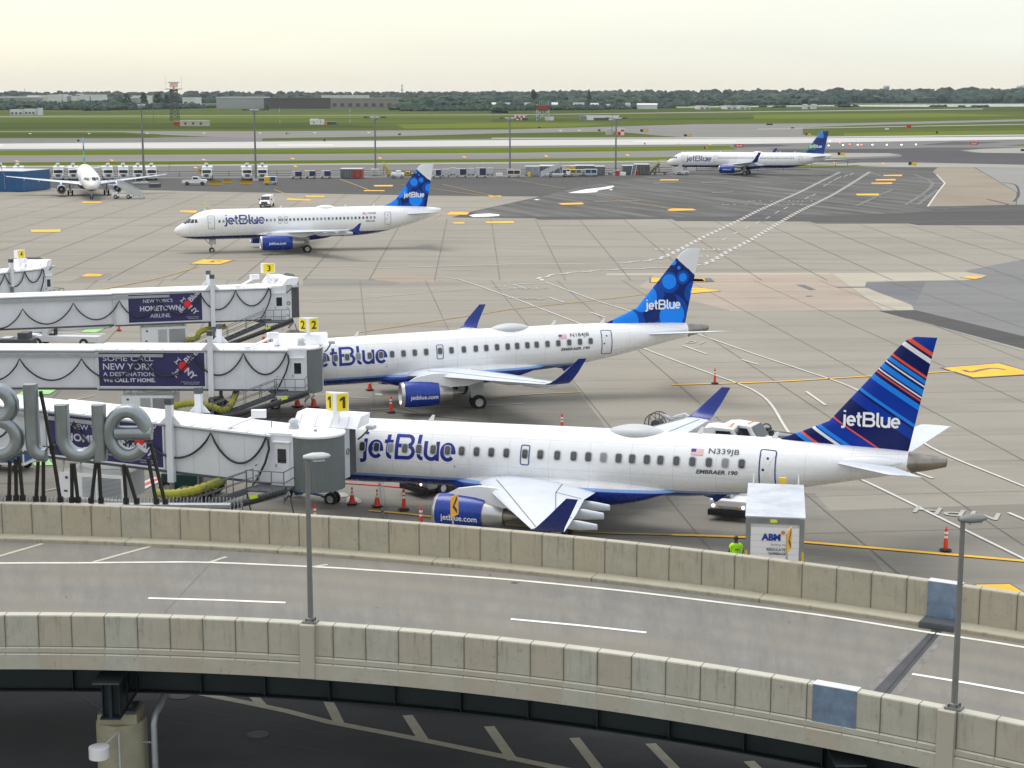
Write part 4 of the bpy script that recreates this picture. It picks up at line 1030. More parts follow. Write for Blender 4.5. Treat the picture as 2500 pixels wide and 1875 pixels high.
for a in ([(1595, 447), (1650, 445)], [(1712, 446), (1775, 443)], [(1450, 492), (1560, 489)], [(1738, 470), (1790, 468)], [(1940, 472), (1915, 472)]): pline('pale_scrape', a, .7, faint_white, .149)
for a in ([(2230, 425), (2275, 445), (2258, 470), (2210, 500)], [(2120, 418), (2150, 430)], [(2090, 503), (2140, 480), (2180, 462)], [(2240, 500), (2290, 462)]): pline('tyre_scuff', a, .8, ground_mat('pale_scuff', (.19, .19, .185), .2, big=.2), .148)
pline('kerb_edge', [(2450, 445), (2480, 452), (2487, 475), (2475, 492)], .5, asph_d, .149); pline('kerb_edge', [(2410, 486), (2455, 497), (2460, 500)], .5, asph_d, .149)
# ================================================================== OVERPASS
import numpy as np
NEARP = [(-15.3,48.37),(-9.47,48.09),(-6.59,47.69),(-3.64,46.99),(.08,45.91),(3.77,44.56),(6.37,43.27),(9.16,41.82),(11.56,40.24),(12.66,39.55)]
FARP = [(-19.44,62.18),(-15.68,61.54),(-11.78,61.11),(-6.77,60.04),(-2.16,58.70),(2.55,56.98),(7.08,55.02),(10.72,53.22),(13.33,51.76),(15.89,50.33)]
def plan(pts, x0, x1, ext):
    c = np.polyfit([p[0] for p in pts], [p[1] for p in pts], 3); d = np.polyder(c)
    xs = np.linspace(x0, x1, 60); q = [Vector((x, float(np.polyval(c, x)), 0)) for x in xs]
    s0 = max(-.25, min(.05, float(np.polyval(d, x0)))); s1 = float(np.polyval(d, x1))
    a = [Vector((x0-t, q[0].y-s0*t, 0)) for t in (ext, ext*.6, ext*.3, 1)]; b = [Vector((x1+t, q[-1].y+s1*t, 0)) for t in (1, ext*.3, ext*.6, ext)]
    return a+q+b
PN = plan(NEARP, -15.6, 13.2, 26); PF = plan(FARP, -19.8, 16.4, 26)
def normals(path):
    out = []
    for i in range(len(path)):
        t = (path[min(i+1, len(path)-1)]-path[max(i-1, 0)]).normalized(); out.append(Vector((-t.y, t.x, 0)))
    return out                                            # points away from the camera
def arclen(path, x0=-15.0):
    L = [0.0]
    for a, b in zip(path, path[1:]): L.append(L[-1]+(b-a).length)
    k = min(range(len(path)), key=lambda i: abs(path[i].x-x0)); return [l-L[k] for l in L]
def sweep(name, path, prof, m, parent=None, close=True, smooth=False, x0=-15.0):
    # prof: (offset away from the camera, z)
    nn = normals(path); L = arclen(path, x0); n = len(prof); vs = []; uv = []
    for p, q, l in zip(path, nn, L):
        for o, z in prof: vs.append(p+q*o+Vector((0, 0, z)))
    fs = []; uvs = []
    acc = [0.0]
    for a, b in zip(prof, prof[1:]+prof[:1]): acc.append(acc[-1]+math.hypot(a[0]-b[0], a[1]-b[1]))
    for i in range(len(path)-1):
        for j in range(n if close else n-1):
            a, b = i*n+j, i*n+(j+1) % n; fs.append((a, b, b+n, a+n))
            horizontal = abs(prof[j][1]-prof[(j+1) % n][1]) < abs(prof[j][0]-prof[(j+1) % n][0])
            za, zb = prof[j][1], prof[(j+1) % n][1]
            if horizontal: za, zb = 20+prof[j][0], 20+prof[(j+1) % n][0]
            uvs += [(L[i], za), (L[i], zb), (L[i+1], zb), (L[i+1], za)]
    if close: fs += [tuple(range(n-1, -1, -1)), tuple((len(path)-1)*n+j for j in range(n))]; uvs += [(0, 0)]*(2*n)
    me = bpy.data.meshes.new(name); me.from_pydata([tuple(v) for v in vs], [], fs); me.materials.append(m)
    ul = me.uv_layers.new(name='UVMap')
    for k, u in enumerate(uvs): ul.data[k].uv = u
    bm = bmesh.new(); bm.from_mesh(me); bmesh.ops.recalc_face_normals(bm, faces=bm.faces[:]); bm.to_mesh(me); bm.free()
    if smooth: me.shade_smooth()
    o = bpy.data.objects.new(name, me); COL.objects.link(o)
    if parent: o.parent = parent
    return o
def panel_mat(name, base, period, phase, grooves, ztop, tint2=(.42, .35, .26)):
    t = NT(name); uvn = t.n('ShaderNodeUVMap'); sp = t.n('ShaderNodeSeparateXYZ'); t.l(uvn.outputs[0], sp.inputs[0]); U, V = sp.outputs['X'], sp.outputs['Y']
    top = t.math('GREATER_THAN', V, 15.0)
    def mp(sc):
        m_ = t.n('ShaderNodeMapping'); m_.inputs['Scale'].default_value = sc; t.l(uvn.outputs[0], m_.inputs[0]); return m_.outputs[0]
    n1 = t.noise(mp((.9, .9, 1)), 1.6, 6, .7); n2 = t.noise(mp((4.2, .45, 1)), 1.0, 5, .75); n3 = t.noise(mp((1, 1, 1)), 9, 5, .8); n4 = t.noise(mp((1.2, 1.2, 1)), 3.1, 4, .7)
    pu = t.math('DIVIDE', t.math('ADD', U, phase), period); cell = t.math('FLOOR', pu); fr = t.math('FRACT', pu)
    wn_ = t.n('ShaderNodeTexWhiteNoise', noise_dimensions='1D'); t.l(cell, wn_.inputs['W'])
    c = t.mix(t.rng(n1, .3, .7), tuple(x*.86 for x in base), tuple(x*1.08 for x in base))
    c = t.mix(t.rng(wn_.outputs[0], 0, 1, 0, .55), c, tint2)
    dz = t.math('SUBTRACT', ztop, V)                      # depth below the coping
    run = t.math('MULTIPLY', t.rng(n2, .52, .74), t.rng(dz, 0.0, 1.15, 1.0, .12))
    c = t.mix(t.math('MULTIPLY', run, .78), c, (.115, .103, .072))
    c = t.mix(t.math('MULTIPLY', t.rng(n4, .60, .70), .35), c, (.13, .12, .10))
    c = t.mix(t.rng(n3, .55, .8, 0, .25), c, (.55, .53, .45))
    edge = t.math('MINIMUM', fr, t.math('SUBTRACT', 1.0, fr))
    j = t.math('LESS_THAN', edge, .014/period)
    for g in grooves: j = t.math('MAXIMUM', j, t.math('MULTIPLY', t.math('LESS_THAN', t.math('ABSOLUTE', t.math('SUBTRACT', V, g)), .011), 1.0))
    lower = t.math('LESS_THAN', V, grooves[0]-.012 if grooves else -9)   # fascia below the first groove has no panel joints
    jp = t.math('MULTIPLY', t.math('LESS_THAN', edge, .014/period), t.math('SUBTRACT', 1.0, lower))
    g2 = jp
    for g in grooves: g2 = t.math('MAXIMUM', g2, t.math('LESS_THAN', t.math('ABSOLUTE', t.math('SUBTRACT', V, g)), .011))
    stain = t.math('MULTIPLY', t.math('MULTIPLY', t.rng(edge, 0, .07/period, 1, 0), t.math('SUBTRACT', 1.0, lower)), .35)
    c = t.mix(stain, c, (.12, .11, .085))
    c = t.mix(t.math('MULTIPLY', g2, .72), c, (.05, .047, .04))
    ct = t.mix(t.rng(n1, .3, .7), tuple(x*1.0 for x in base), tuple(min(1, x*1.22) for x in base)); ct = t.mix(t.math('MULTIPLY', jp, .8), ct, (.07, .065, .05))
    c = t.mix(top, c, ct); t.color(c); t.b.inputs['Roughness'].default_value = .88; t.b.inputs['Specular IOR Level'].default_value = .25
    t.bump(t.math('ADD', t.math('MULTIPLY', n3, .25), t.math('SUBTRACT', 1.0, g2)), .5, .02)
    return t.m
PB = (.445, .435, .37)
par_near = panel_mat('near_parapet_concrete', PB, 1.0, .96, [5.545, 5.355], 6.5)
par_far = panel_mat('far_parapet_concrete', (.395, .375, .30), 1.165, .05, [], 6.5)
def deck_mat():
    t = NT('deck_concrete'); uvn = t.n('ShaderNodeUVMap')
    def mp(sc):
        m_ = t.n('ShaderNodeMapping'); m_.inputs['Scale'].default_value = sc; m_.inputs['Rotation'].default_value = (0, 0, 0); t.l(uvn.outputs[0], m_.inputs[0]); return m_.outputs[0]
    n1 = t.noise(mp((1.6, .22, 1)), 1.0, 6, .7); n2 = t.noise(mp((.12, .35, 1)), 1.0, 4, .6); n3 = t.noise(mp((9, 1.2, 1)), 1.0, 5, .8); n4 = t.noise(mp((.5, .5, 1)), 5, 5, .8)
    c = t.mix(t.rng(n1, .35, .65), (.158, .155, .140), (.222, .215, .192)); c = t.mix(t.rng(n2, .4, .65, 0, .7), c, (.228, .205, .158))
    sp = t.n('ShaderNodeSeparateXYZ'); t.l(uvn.outputs[0], sp.inputs[0])
    # wheel paths worn darker along the lanes
    lane = t.math('ABSOLUTE', t.math('SINE', t.math('MULTIPLY', sp.outputs['Y'], 1.72)))
    c = t.mix(t.math('MULTIPLY', t.rng(lane, .55, 1), t.rng(n1, .3, .7, .05, .30)), c, (.125, .124, .118))
    c = t.mix(t.rng(n3, .5, .75, 0, .25), c, (.155, .148, .135)); c = t.mix(t.rng(n4, .62, .75, 0, .35), c, (.12, .116, .108))
    t.color(c); t.b.inputs['Roughness'].default_value = .85; t.bump(n3, .2, .01); return t.m
deck_m = deck_mat()
girder_m = mat('dark_green_steel', (.012, .022, .028), .5, .1, var=.2)
# road deck between the parapets
def between(path_a, path_b, name, m, zt, zb, oa, ob, k=8):
    na, nb = normals(path_a), normals(path_b); vs = []; N_ = len(path_a); uv = []
    L = arclen(path_a)
    for i in range(N_):
        a = path_a[i]+na[i]*oa; b = path_b[i]+nb[i]*ob
        for j in range(k+1): p = a+(b-a)*j/k; vs.append((p.x, p.y, zt)); uv.append((L[i], j/k*13))
    fs = [(i*(k+1)+j, (i+1)*(k+1)+j, (i+1)*(k+1)+j+1, i*(k+1)+j+1) for i in range(N_-1) for j in range(k)]
    me = bpy.data.meshes.new(name); me.from_pydata(vs, [], fs); me.materials.append(m)
    ul = me.uv_layers.new(name='UVMap')
    for lp in me.loops: ul.data[lp.index].uv = uv[lp.vertex_index]
    bm = bmesh.new(); bm.from_mesh(me)
    if sum(f.normal.z for f in bm.faces) < 0: bmesh.ops.reverse_faces(bm, faces=bm.faces[:])
    bm.to_mesh(me); bm.free()
    o = bpy.data.objects.new(name, me); COL.objects.link(o); return o
DZ = 5.22
bridge = thing('overpass', 'curved concrete and steel road overpass crossing the foreground', 'bridge', (0, 0, 0)); 
o = between(PN, PF, 'road', deck_m, DZ, DZ, -.02, -.02); o.parent = bridge
o = between(PN, PF, 'soffit', girder_m, 4.95, 4.95, -.2, -.1, 2); o.parent = bridge
near = sweep('near_parapet', PN, [(0, 6.47), (-.02, 6.5), (-.32, 6.5), (-.345, 6.47), (-.345, 5.52), (-.40, 5.50), (-.40, 5.33), (-.44, 5.31), (-.44, 4.86), (-.2, 4.82), (0, 4.97)], par_near, bridge, x0=-15)
near.name = 'parapet'
far_ = sweep('parapet', PF, [(0, 6.46), (0, 6.5), (-.02, 6.52), (-.30, 6.52), (-.32, 6.49), (-.32, 4.95), (0, 4.95)][1:], par_far, bridge, x0=-19.4)
foot_m = panel_mat('footway_concrete', (.37, .35, .27), 6.0, 1.0, [], 5.36)
sweep('footway', PF, [(-.321, 5.36), (-.96, 5.36), (-.99, 5.33), (-.99, 5.0), (-.321, 5.0)], foot_m, bridge, x0=-19.4)
for k, (off, z0) in enumerate(((1.6, 3.5), (5.0, 3.6), (8.6, 3.6), (12.0, 3.7))):
    m_ = sweep('girder', PN, [(off-.25, 4.93), (off+.25, 4.93), (off+.25, 4.89), (off+.02, 4.87), (off+.02, z0+.05), (off+.25, z0+.04), (off+.25, z0), (off-.25, z0), (off-.25, z0+.04), (off-.02, z0+.05), (off-.02, 4.87), (off-.25, 4.89)], girder_m, bridge)
mb = MB(); nn = normals(PN)
for i in range(8, len(PN)-6, 4): mb.box(PN[i]+nn[i]*1.5+Vector((0, 0, 4.2)), (.03, .2, 1.3), atan2(PN[i+1].y-PN[i].y, PN[i+1].x-PN[i].x))
o_ = mb.build('web_stiffener', girder_m, bridge); o_['kind'] = 'stuff'
# steel cross heads on round concrete columns
pierc = mat('pier_concrete', (.33, .31, .22), .85, var=.18, scale=1.2)
def crosshead(cx, cy, label, col=True):
    t = thing('bridge_pier', label, 'bridge pier', (cx, cy, 0), 0, 'piers under the overpass')
    m = MB(); m.box((0, 2.9, 4.37), (.82, 9.6, .05)); m.build('top_flange', mat('skylit_steel', (.055, .065, .07), .6), t); m = MB(); m.box((0, 3.02, 3.74), (.10, 8.9, 1.19)); m.box((-.26, 3.05, 3.74), (.03, 8.8, 1.18)); m.box((.26, 3.05, 3.74), (.03, 8.8, 1.18)); m.box((0, 3.0, 3.12), (.62, 9, .05))  # top flange is paler than the girder: sky light painted into its colour
    for y in (-1.2, -.4, .9): m.box((0, y, 3.74), (.6, .03, 1.17))
    m.build('cross_head', girder_m, t)
    m = MB(); m.box((0, -.15, 2.99), (1.0, .9, .08)); m.box((.33, -.25, 3.07), (.12, .12, .14)); m.box((-.3, -.25, 3.07), (.12, .12, .14)); m.build('bearing_plate', dark_grey, t)
    m = MB(); m.lathe([(0.1, .78), (2.55, .78), (2.62, .74), (2.62, .001)], 36, 'Z', (0, -.1, 0)); m.build('column', pierc, t, smooth=50)
    m = MB(); m.box((0, -.12, 2.78), (1.22, 1.12, .33), bev=.03); m.build('plinth', pierc, t)
    return t
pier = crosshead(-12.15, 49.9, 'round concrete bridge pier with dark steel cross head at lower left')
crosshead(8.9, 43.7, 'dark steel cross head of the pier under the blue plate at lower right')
t = thing('drain_pipe', 'grey rain drain pipe running down beside the round bridge pier', 'pipe', (-11.0, 49.9, 0))
m = MB(); m.tube([(.15, 1.2, 4.9), (.12, 1.0, 3.9), (.1, .6, 3.3), (.08, .0, 3.05), (-.02, -.45, 2.85), (-.05, -.55, 2.6), (-.05, -.55, 0.1)], .10, 12); m.build('pipe', steel, t, smooth=50)
m = MB(); m.bar((-.45, -.5, 2.0), (-.05, -.55, 2.0), .04); m.build('bracket', steel, t)
t = thing('dome_lamp', 'white drum shaped lamp on a bracket in front of the bridge pier', 'lamp', (-12.2, 48.6, 0))
m = MB(); m.lathe([(2.02, .001), (2.02, .31), (2.36, .31), (2.37, .29), (2.37, .001)], 28, 'Z', (-.25, -.5, 0)); m.build('lamp_housing', white, t, smooth=40)
m = MB(); m.bar((.18, .25, .1), (.18, .25, 2.55), .05); m.bar((-.15, -.4, 2.33), (.18, .25, 2.55), .04); m.build('bracket', light_grey, t)
# steel cover plates, expansion joint
plate = mat('blue_grey_steel_plate', (.19, .26, .36), .45, .35, var=.25, scale=2.5)
def on_path(path, x):
    x = max(path[0].x+.01, min(path[-1].x-.01, x))
    for i in range(len(path)-1):
        if path[i].x <= x <= path[i+1].x:
            k = (x-path[i].x)/(path[i+1].x-path[i].x); return path[i]+(path[i+1]-path[i])*k, (path[i+1]-path[i]).normalized()
def cover(path, x, w, off, z0, z1, capw, label, steps=None):
    p, t_ = on_path(path, x); n_ = Vector((-t_.y, t_.x, 0)); ang = atan2(t_.y, t_.x)
    tt = thing('cover_plate', label, 'steel plate', (p.x, p.y, 0), ang, 'expansion joint plates')
    m = MB(); m.box((0, off, (z0+z1)/2), (w, .02, z1-z0)); m.build('face_plate', plate, tt)
    m = MB(); m.box((.0, off+capw/2-.01, z1+.008), (w+.02, capw, .02)); m.build('cap_plate', mat('bright_steel', (.75, .76, .78), .35, .5), tt)
    if steps:
        m = MB(); m.box((0, -.70, 5.39), (w+.05, .72, .03)); m.box((0, -1.115, 5.30), (w+.05, .03, .2)); m.build('footway_plate', dark_grey, tt)
cover(PN, 8.58, 1.18, -.365, 5.36, 6.52, .36, 'blue grey steel plate covering the joint on the near parapet face')
cover(PF, 13.82, 1.05, -.345, 5.40, 6.54, .36, 'blue grey steel plate on the far parapet above a dark footway step', True)
def deck_sheet(name, pts, m, dz=.006):
    q = [G(x, y, DZ+dz) for x, y in pts]; mb = MB(); mb.poly(q); o = mb.build(name, m, fix=False)
    if o.data.polygons[0].normal.z < 0: o.data.flip_normals()
    return struct(o)
joint_m = mat('joint_steel', (.06, .062, .07), .6, .3, var=.3)
deck_sheet('expansion_joint', [(2128, 1692), (2277, 1535), (2303, 1538), (2172, 1694)], joint_m)
deck_sheet('expansion_joint_gap', [(2160, 1690), (2290, 1537), (2293, 1537.5), (2164, 1690)], black, .012)
for q in ([(2100, 1692), (2240, 1560), (2262, 1545), (2128, 1692)], [(2178, 1694), (2250, 1610), (2304, 1545), (2312, 1548), (2200, 1694)]): deck_sheet('joint_stain', q, ground_mat('joint_stain', (.22, .215, .2), .2, big=2), .004)
deck_white = mat('deck_white_line', (.72, .70, .62), .7, var=.15, scale=1.5)
deck_white2 = mat('deck_bright_line', (.85, .84, .80), .6, var=.06)
mb = MB(); pts = [(-600, 1380), (0, 1374.6), (195, 1374), (350, 1372.5), (517, 1373), (798, 1385), (903, 1391.6), (1107, 1404.6), (1270, 1417), (1473, 1437), (1600, 1451), (1771, 1472), (2007, 1502), (2251, 1541), (2500, 1580), (2900, 1652)]
q = [G(x, y, DZ+.009) for x, y in pts]; q = [Vector(t_[1:]) for t_ in catmull([(i, p.x, p.y, p.z) for i, p in enumerate(q)], 5)]
line_w(mb, q, .17, DZ+.009); struct(mb.build('edge_line', deck_white, fix=False))
for a in ([(362, 1460), (530, 1464.5), (697, 1471)], [(1247, 1511), (1410, 1526), (1578, 1544)], [(2227, 1645), (2360, 1667), (2560, 1703)]):
    mb = MB(); line_w(mb, [G(x, y, 0) for x, y in a] if 0 else [G(x, y, DZ+.009) for x, y in a], .155, DZ+.009); struct(mb.build('lane_line', deck_white2, fix=False))
for a in ([(-150, 1402), (0, 1357), (104, 1327)], [(228, 1372), (300, 1352), (368, 1333.5)], [(513, 1372), (553, 1359)], [(760, 1384), (800, 1378)]):
    mb = MB(); line_w(mb, [G(x, y, DZ+.010) for x, y in a], .17, DZ+.010); struct(mb.build('gore_stripe', mat('worn_deck_line', (.52, .49, .40), .8, var=.15, scale=2), fix=False))
for a in ([(402, 1495), (545, 1342)],):
    mb = MB(); line_w(mb, [G(x, y, DZ+.004) for x, y in a], .05, DZ+.004); struct(mb.build('crack', mat('deck_crack', (.155, .15, .135), .9), fix=False))
rnd = random.Random(5)
for (x, y, s_) in ((585, 1346, 3), (711, 1350, 6), (1196, 1403, 3), (1255, 1422, 12), (162, 1456, 2), (920, 1482, 2), (1926, 1518, 2), (1100, 1410, 2)):
    deck_sheet('debris', [(x-s_, y), (x, y-1.2), (x+s_, y+.2), (x, y+1.2)], dark_grey, .02)

# lower road beneath
lr = ground_mat('lower_road_asphalt', (.125, .127, .13), .15, big=.15, streak=(.15, .3))
mb = MB(); mb.poly([(-90, 10, .16), (60, 10, .16), (60, 30, .16), (22, 45, .16), (9.2, 53.9, .16), (-5.7, 57.9, .16), (-12, 61.5, .16), (-90, 66, .16)]); o = struct(mb.build('lower_road', lr, fix=False))
mb = MB(); path = [Vector((-30, 62.5, 0)), Vector((-12, 60.8, 0)), Vector((-5.7, 58.0, 0)), Vector((2, 56.2, 0)), Vector((9.2, 54, 0)), Vector((15, 50.5, 0)), Vector((23, 45, 0)), Vector((45, 34, 0))]
o = sweep('retaining_wall', path, [(0, .1), (0, .62), (.25, .62), (.25, .1)], mat('old_concrete', (.17, .16, .14), .9, var=.2), x0=0); tag(o, 'low dark concrete wall along the far side of the lower road', 'wall')
gore = mat('lower_road_paint', (.60, .57, .44), .8, var=.12, scale=2)
def low_line(pts, w, name='gore_line'):
    mb = MB(); line_w(mb, [G(x, y, .17) for x, y in pts], w, .172); struct(mb.build(name, gore, fix=False))
low_line([(405, 1668), (440, 1679), (484, 1692), (610, 1717), (700, 1736), (800, 1762), (1025, 1805), (1351, 1872), (1700, 1945)], .34)
for a, b in (((610, 1690), (640, 1722)), ((797, 1703), (828, 1765)), ((995, 1746), (1035, 1808)), ((1194, 1773), (1252, 1856)), ((1402, 1801), (1470, 1890)), ((1588, 1815), (1680, 1910)), ((1828, 1858), (1900, 1925))):
    p, q = G(*a, .17), G(*b, .17); mb = MB(); d_ = Vector((.36, 0.05, 0)); mb.poly([p-d_*.5, q-d_*.5, q+d_*.5, p+d_*.5]); struct(mb.build('gore_stripe', gore, fix=False))
for cx, cy in ((439, 1698), (630, 1792), (500, 1683)):
    c_ = G(cx, cy, .17); m = MB(); m.tube([(c_.x+.42*cos(a), c_.y+.42*sin(a), .165) for a in [2*pi*i/24 for i in range(24)]], .018, 4, closed=True, cap=False); m.lathe([(.17, .38), (.172, .3), (.172, .001)], 20, 'Z', (c_.x, c_.y, 0)); struct(m.build('manhole_cover', mat('cast_iron', (.13, .13, .13), .7, .3)))
pale_line = mat('pale_crack', (.15, .15, .16), .9)
for a in ([(155, 1670), (255, 1735)], [(352, 1710), (560, 1748)], [(390, 1752), (560, 1795), (800, 1835)], [(640, 1765), (800, 1790)]):
    mb = MB(); line_w(mb, [G(x, y, .17) for x, y in a], .05, .168); struct(mb.build('road_crack', pale_line, fix=False))

# lamp posts standing on pilasters of the near parapet
def lamp(px, py, xtop, label, fl):
    x = D(px, py, 47).x
    p, t_ = on_path(PN, x if px < 1500 else x*41.2/47); p = p+Vector((t_.y, -t_.x, 0))*.16
    tt = thing('street_lamp', label, 'street lamp', (p.x, p.y, 6.5), 0, 'lamp posts on the near parapet')
    ang = atan2(t_.y, t_.x)
    m = MB(); m.box((0, 0, .03), (.42, .34, .05), ang); m.build('base_plate', pole_grey, tt)
    m = MB()
    for a in (45, 135, 225, 315): m.cyl((.16*cos(R(a)+ang), .13*sin(R(a)+ang), .05), (.16*cos(R(a)+ang), .13*sin(R(a)+ang), .13), .022, 6)
    m.build('anchor_bolt', dark_grey, tt)
    m = MB(); m.tube([(0, 0, .05), (0, 0, .14), (0, 0, .16), (0, 0, 4.95)], [.13, .12, .085, .062], 8); m.build('pole', pole_grey, tt, smooth=30)
    hd = Vector((cos(R(18)), sin(R(18)), 0)); sd = Vector((-hd.y, hd.x, 0)); z = 4.9
    if fl: z = 4.85
    secs = [(-.12, .06, .06), (.02, .13, .10), (.16, .19, .13), (.46, .20, .12), (.62, .12, .07), (.68, .03, .02)]
    m = MB(); rr = []
    for u, w, h in secs: rr.append([Vector((hd.x*u, hd.y*u, z+.05))+sd*w*cos(a)+Vector((0, 0, h*(.9 if sin(a) > 0 else .7)*sin(a))) for a in [2*pi*i/12+.26 for i in range(12)]])
    m.loft(rr); m.build('lamp_head', pole_grey if fl else light_grey, tt, smooth=40)
    m = MB(); m.box((hd.x*.32, hd.y*.32, z-.05), (.34, .26, .05), R(18)); m.build('lens', light_grey, tt)
    # pilaster
    q, _ = on_path(PN, p.x); m = MB(); m.box((q.x+t_.y*.24, q.y-t_.x*.24, 5.69), (.44, .50, 1.622), ang, bev=.02); m.build('pilaster', par_near, bridge)
lamp(757, 1510, 745, 'grey lamp post on the near parapet in front of the gate 1 jet bridge', False)
lamp(2316, 1722, 2334, 'dark grey lamp post on the near parapet at the right', True)

def path_px(path, px, py):
    best = None
    for i in range(400):
        x = path[0].x+(path[-1].x-path[0].x)*i/400
        q, t_ = on_path(path, x); d = ray(px, py); e = abs(q.x-d.x/d.y*q.y)
        if best is None or e < best[0]: best = (e, q, t_)
    return best[1], best[2]
# chevron warning signs behind the far parapet
def chevron(px, base_y, top_y, label):
    p, t_ = path_px(PF, px, base_y); p = p+Vector((-t_.y, t_.x, 0))*.06
    tt = thing('chevron_sign', label, 'road sign', (p.x, p.y, 5.6), 0, 'chevron signs on the far parapet')
    zt = D(px, top_y, p.y).z-5.6
    m = MB(); m.box((0, 0, zt/2-.15), (.07, .07, zt+.2)); m.build('post', steel, tt)
    ang = R(72); ux = Vector((cos(ang), -sin(ang)*-1, 0)); ux = Vector((cos(R(68)), sin(R(68)), 0)); nv = Vector((ux.y, -ux.x, 0)); o = Vector((.07, -.06, 0))
    hw, z0, z1 = .33, zt-.62, zt+.14
    def P(u, z, e): return o+ux*u+nv*e+Vector((0, 0, z))
    m = MB(); m.add([P(-hw, z0, 0), P(hw, z0, 0), P(hw, z1, 0), P(-hw, z1, 0), P(-hw, z0, -.02), P(hw, z0, -.02), P(hw, z1, -.02), P(-hw, z1, -.02)], [(0, 1, 2, 3), (7, 6, 5, 4), (0, 4, 5, 1), (1, 5, 6, 2), (2, 6, 7, 3), (3, 7, 4, 0)])
    pl_ = m.build('sign_panel', mat('chevron_yellow', (.85, .42, .01), .5, var=.04), tt)
    m = MB(); zc, h = (z0+z1)/2, .34
    m.add([P(.20, zc+h, .005), P(-.20, zc, .005), P(.20, zc-h, .005), P(.20, zc-h+.16, .005), P(-.03, zc, .005), P(.20, zc+h-.16, .005)], [(0, 1, 4, 5), (1, 2, 3, 4)]); m.build('chevron', black, pl_)
chevron(1101, 1280, 1218, 'yellow chevron sign in front of the blue jet engine')
chevron(1923, 1368, 1300, 'yellow chevron sign in front of the white garbage truck')

# ------------------------------------------------------------------ raised sign letters beyond the far parapet
SY = 63.4
sgn = thing('letter_sign', 'giant brushed silver letters on dark struts along the overpass edge', 'sign', (-15.5, SY, 6.2))
silver = mat('brushed_silver', (.27, .30, .32), .34, .75, var=.12, scale=1.5)
strut_m = mat('dark_strut', (.03, .028, .026), .6, .3)
def dome_letter(ch, x_center_px, scale, zb, w=.17):
    x0 = (x_center_px-1250)/FOC*(SY+1.2)+15.5
    for pl_i, pl in enumerate(LET[ch]):
        q = [pl[0]]
        for a, b in zip(pl, pl[1:]):
            d = math.hypot(b[0]-a[0], b[1]-a[1]); k = max(1, int(d/.06)); q += [(a[0]+(b[0]-a[0])*i/k, a[1]+(b[1]-a[1])*i/k) for i in range(1, k+1)]
        L, Rr = stroke_quads(q, w)
        rings = []
        for l, r in zip(L, Rr):
            c = (l+r)/2; h = (l-r)/2; ring_ = []
            for i in range(9):
                a = pi*i/8; ring_.append(Vector((x0+(c.x+h.x*cos(a))*scale, -(.12+.20*sin(a))-pl_i*.004, zb+(c.y+h.y*cos(a))*scale)))
            ring_ += [Vector((x0+(c.x-h.x)*scale, .16, zb+(c.y-h.y)*scale)), Vector((x0+(c.x+h.x)*scale, .16, zb+(c.y+h.y)*scale))]
            rings.append(ring_)
        yield rings
zl = D(90, 1127, SY-.3).z-6.2
for ch, cx, sc in (('B', -88, 2.98), ('l', 78, 2.98), ('u', 152, 2.95), ('e', 312, 2.98)):
    m = MB()
    for rings in dome_letter(ch, cx, sc, zl): m.loft(rings)
    L_ = m.build('letter', silver, sgn, smooth=38)
    LET_S = {'B': [((24, 1124), (22, 1222)), ((38, 1120), (40, 1222)), ((46, 1113), (56, 1222)), ((-40, 1120), (-45, 1222))],
             'l': [((93, 1127), (88, 1224)), ((106, 1127), (106, 1224)), ((128, 1100), (148, 1226)), ((99, 955), (128, 1100))],
             'u': [((175, 1131), (176, 1227)), ((180, 1131), (191, 1227)), ((234, 1129), (223, 1228)), ((241, 1129), (247, 1228))],
             'e': [((302, 1134), (308, 1229)), ((307, 1138), (334, 1229)), ((362, 1118), (382, 1230)), ((367, 1080), (404, 1231))]}[ch]
    for a, b in LET_S:
        p, q = D(*a, SY+.1), D(*b, SY+.25); m = MB(); m.tube([p-sgn.location, q-sgn.location], .075, 6); m.tube([q-sgn.location+Vector((0, 0, .22)), q-sgn.location], .12, 6); m.build('strut', strut_m, L_)
m = MB(); a, b = D(-500, 1232, SY+.25), D(562, 1234, SY+.25); m.bar(a-sgn.location, b-sgn.location, .35, .12); m.bar(a-sgn.location+Vector((0, 0, -.3)), b-sgn.location+Vector((0, 0, -.3)), .1, .5)
m.build('support_beam', steel, sgn)
wf = thing('razor_wire_fence', 'coiled razor wire along the fence behind the letter sign', 'fence', (-20, 65.5, 0)); m = MB(); pts = []
for i in range(900): a = i*.55; pts.append((-2+i*.0125, .30*cos(a)+.05*sin(i*.13), 5.55+.30*sin(a)))
m.tube(pts, .010, 3); m.build('wire_coil', steel, wf); m = MB()
for k in range(5): m.bar((-2+k*2.8, 0, 0), (-2+k*2.8, 0, 5.6), .06)
m.build('post', pole_grey, wf); m = MB(); m.bar((-2, 0, 5.2), (9.3, 0, 5.2), .03); m.build('rail', pole_grey, wf)

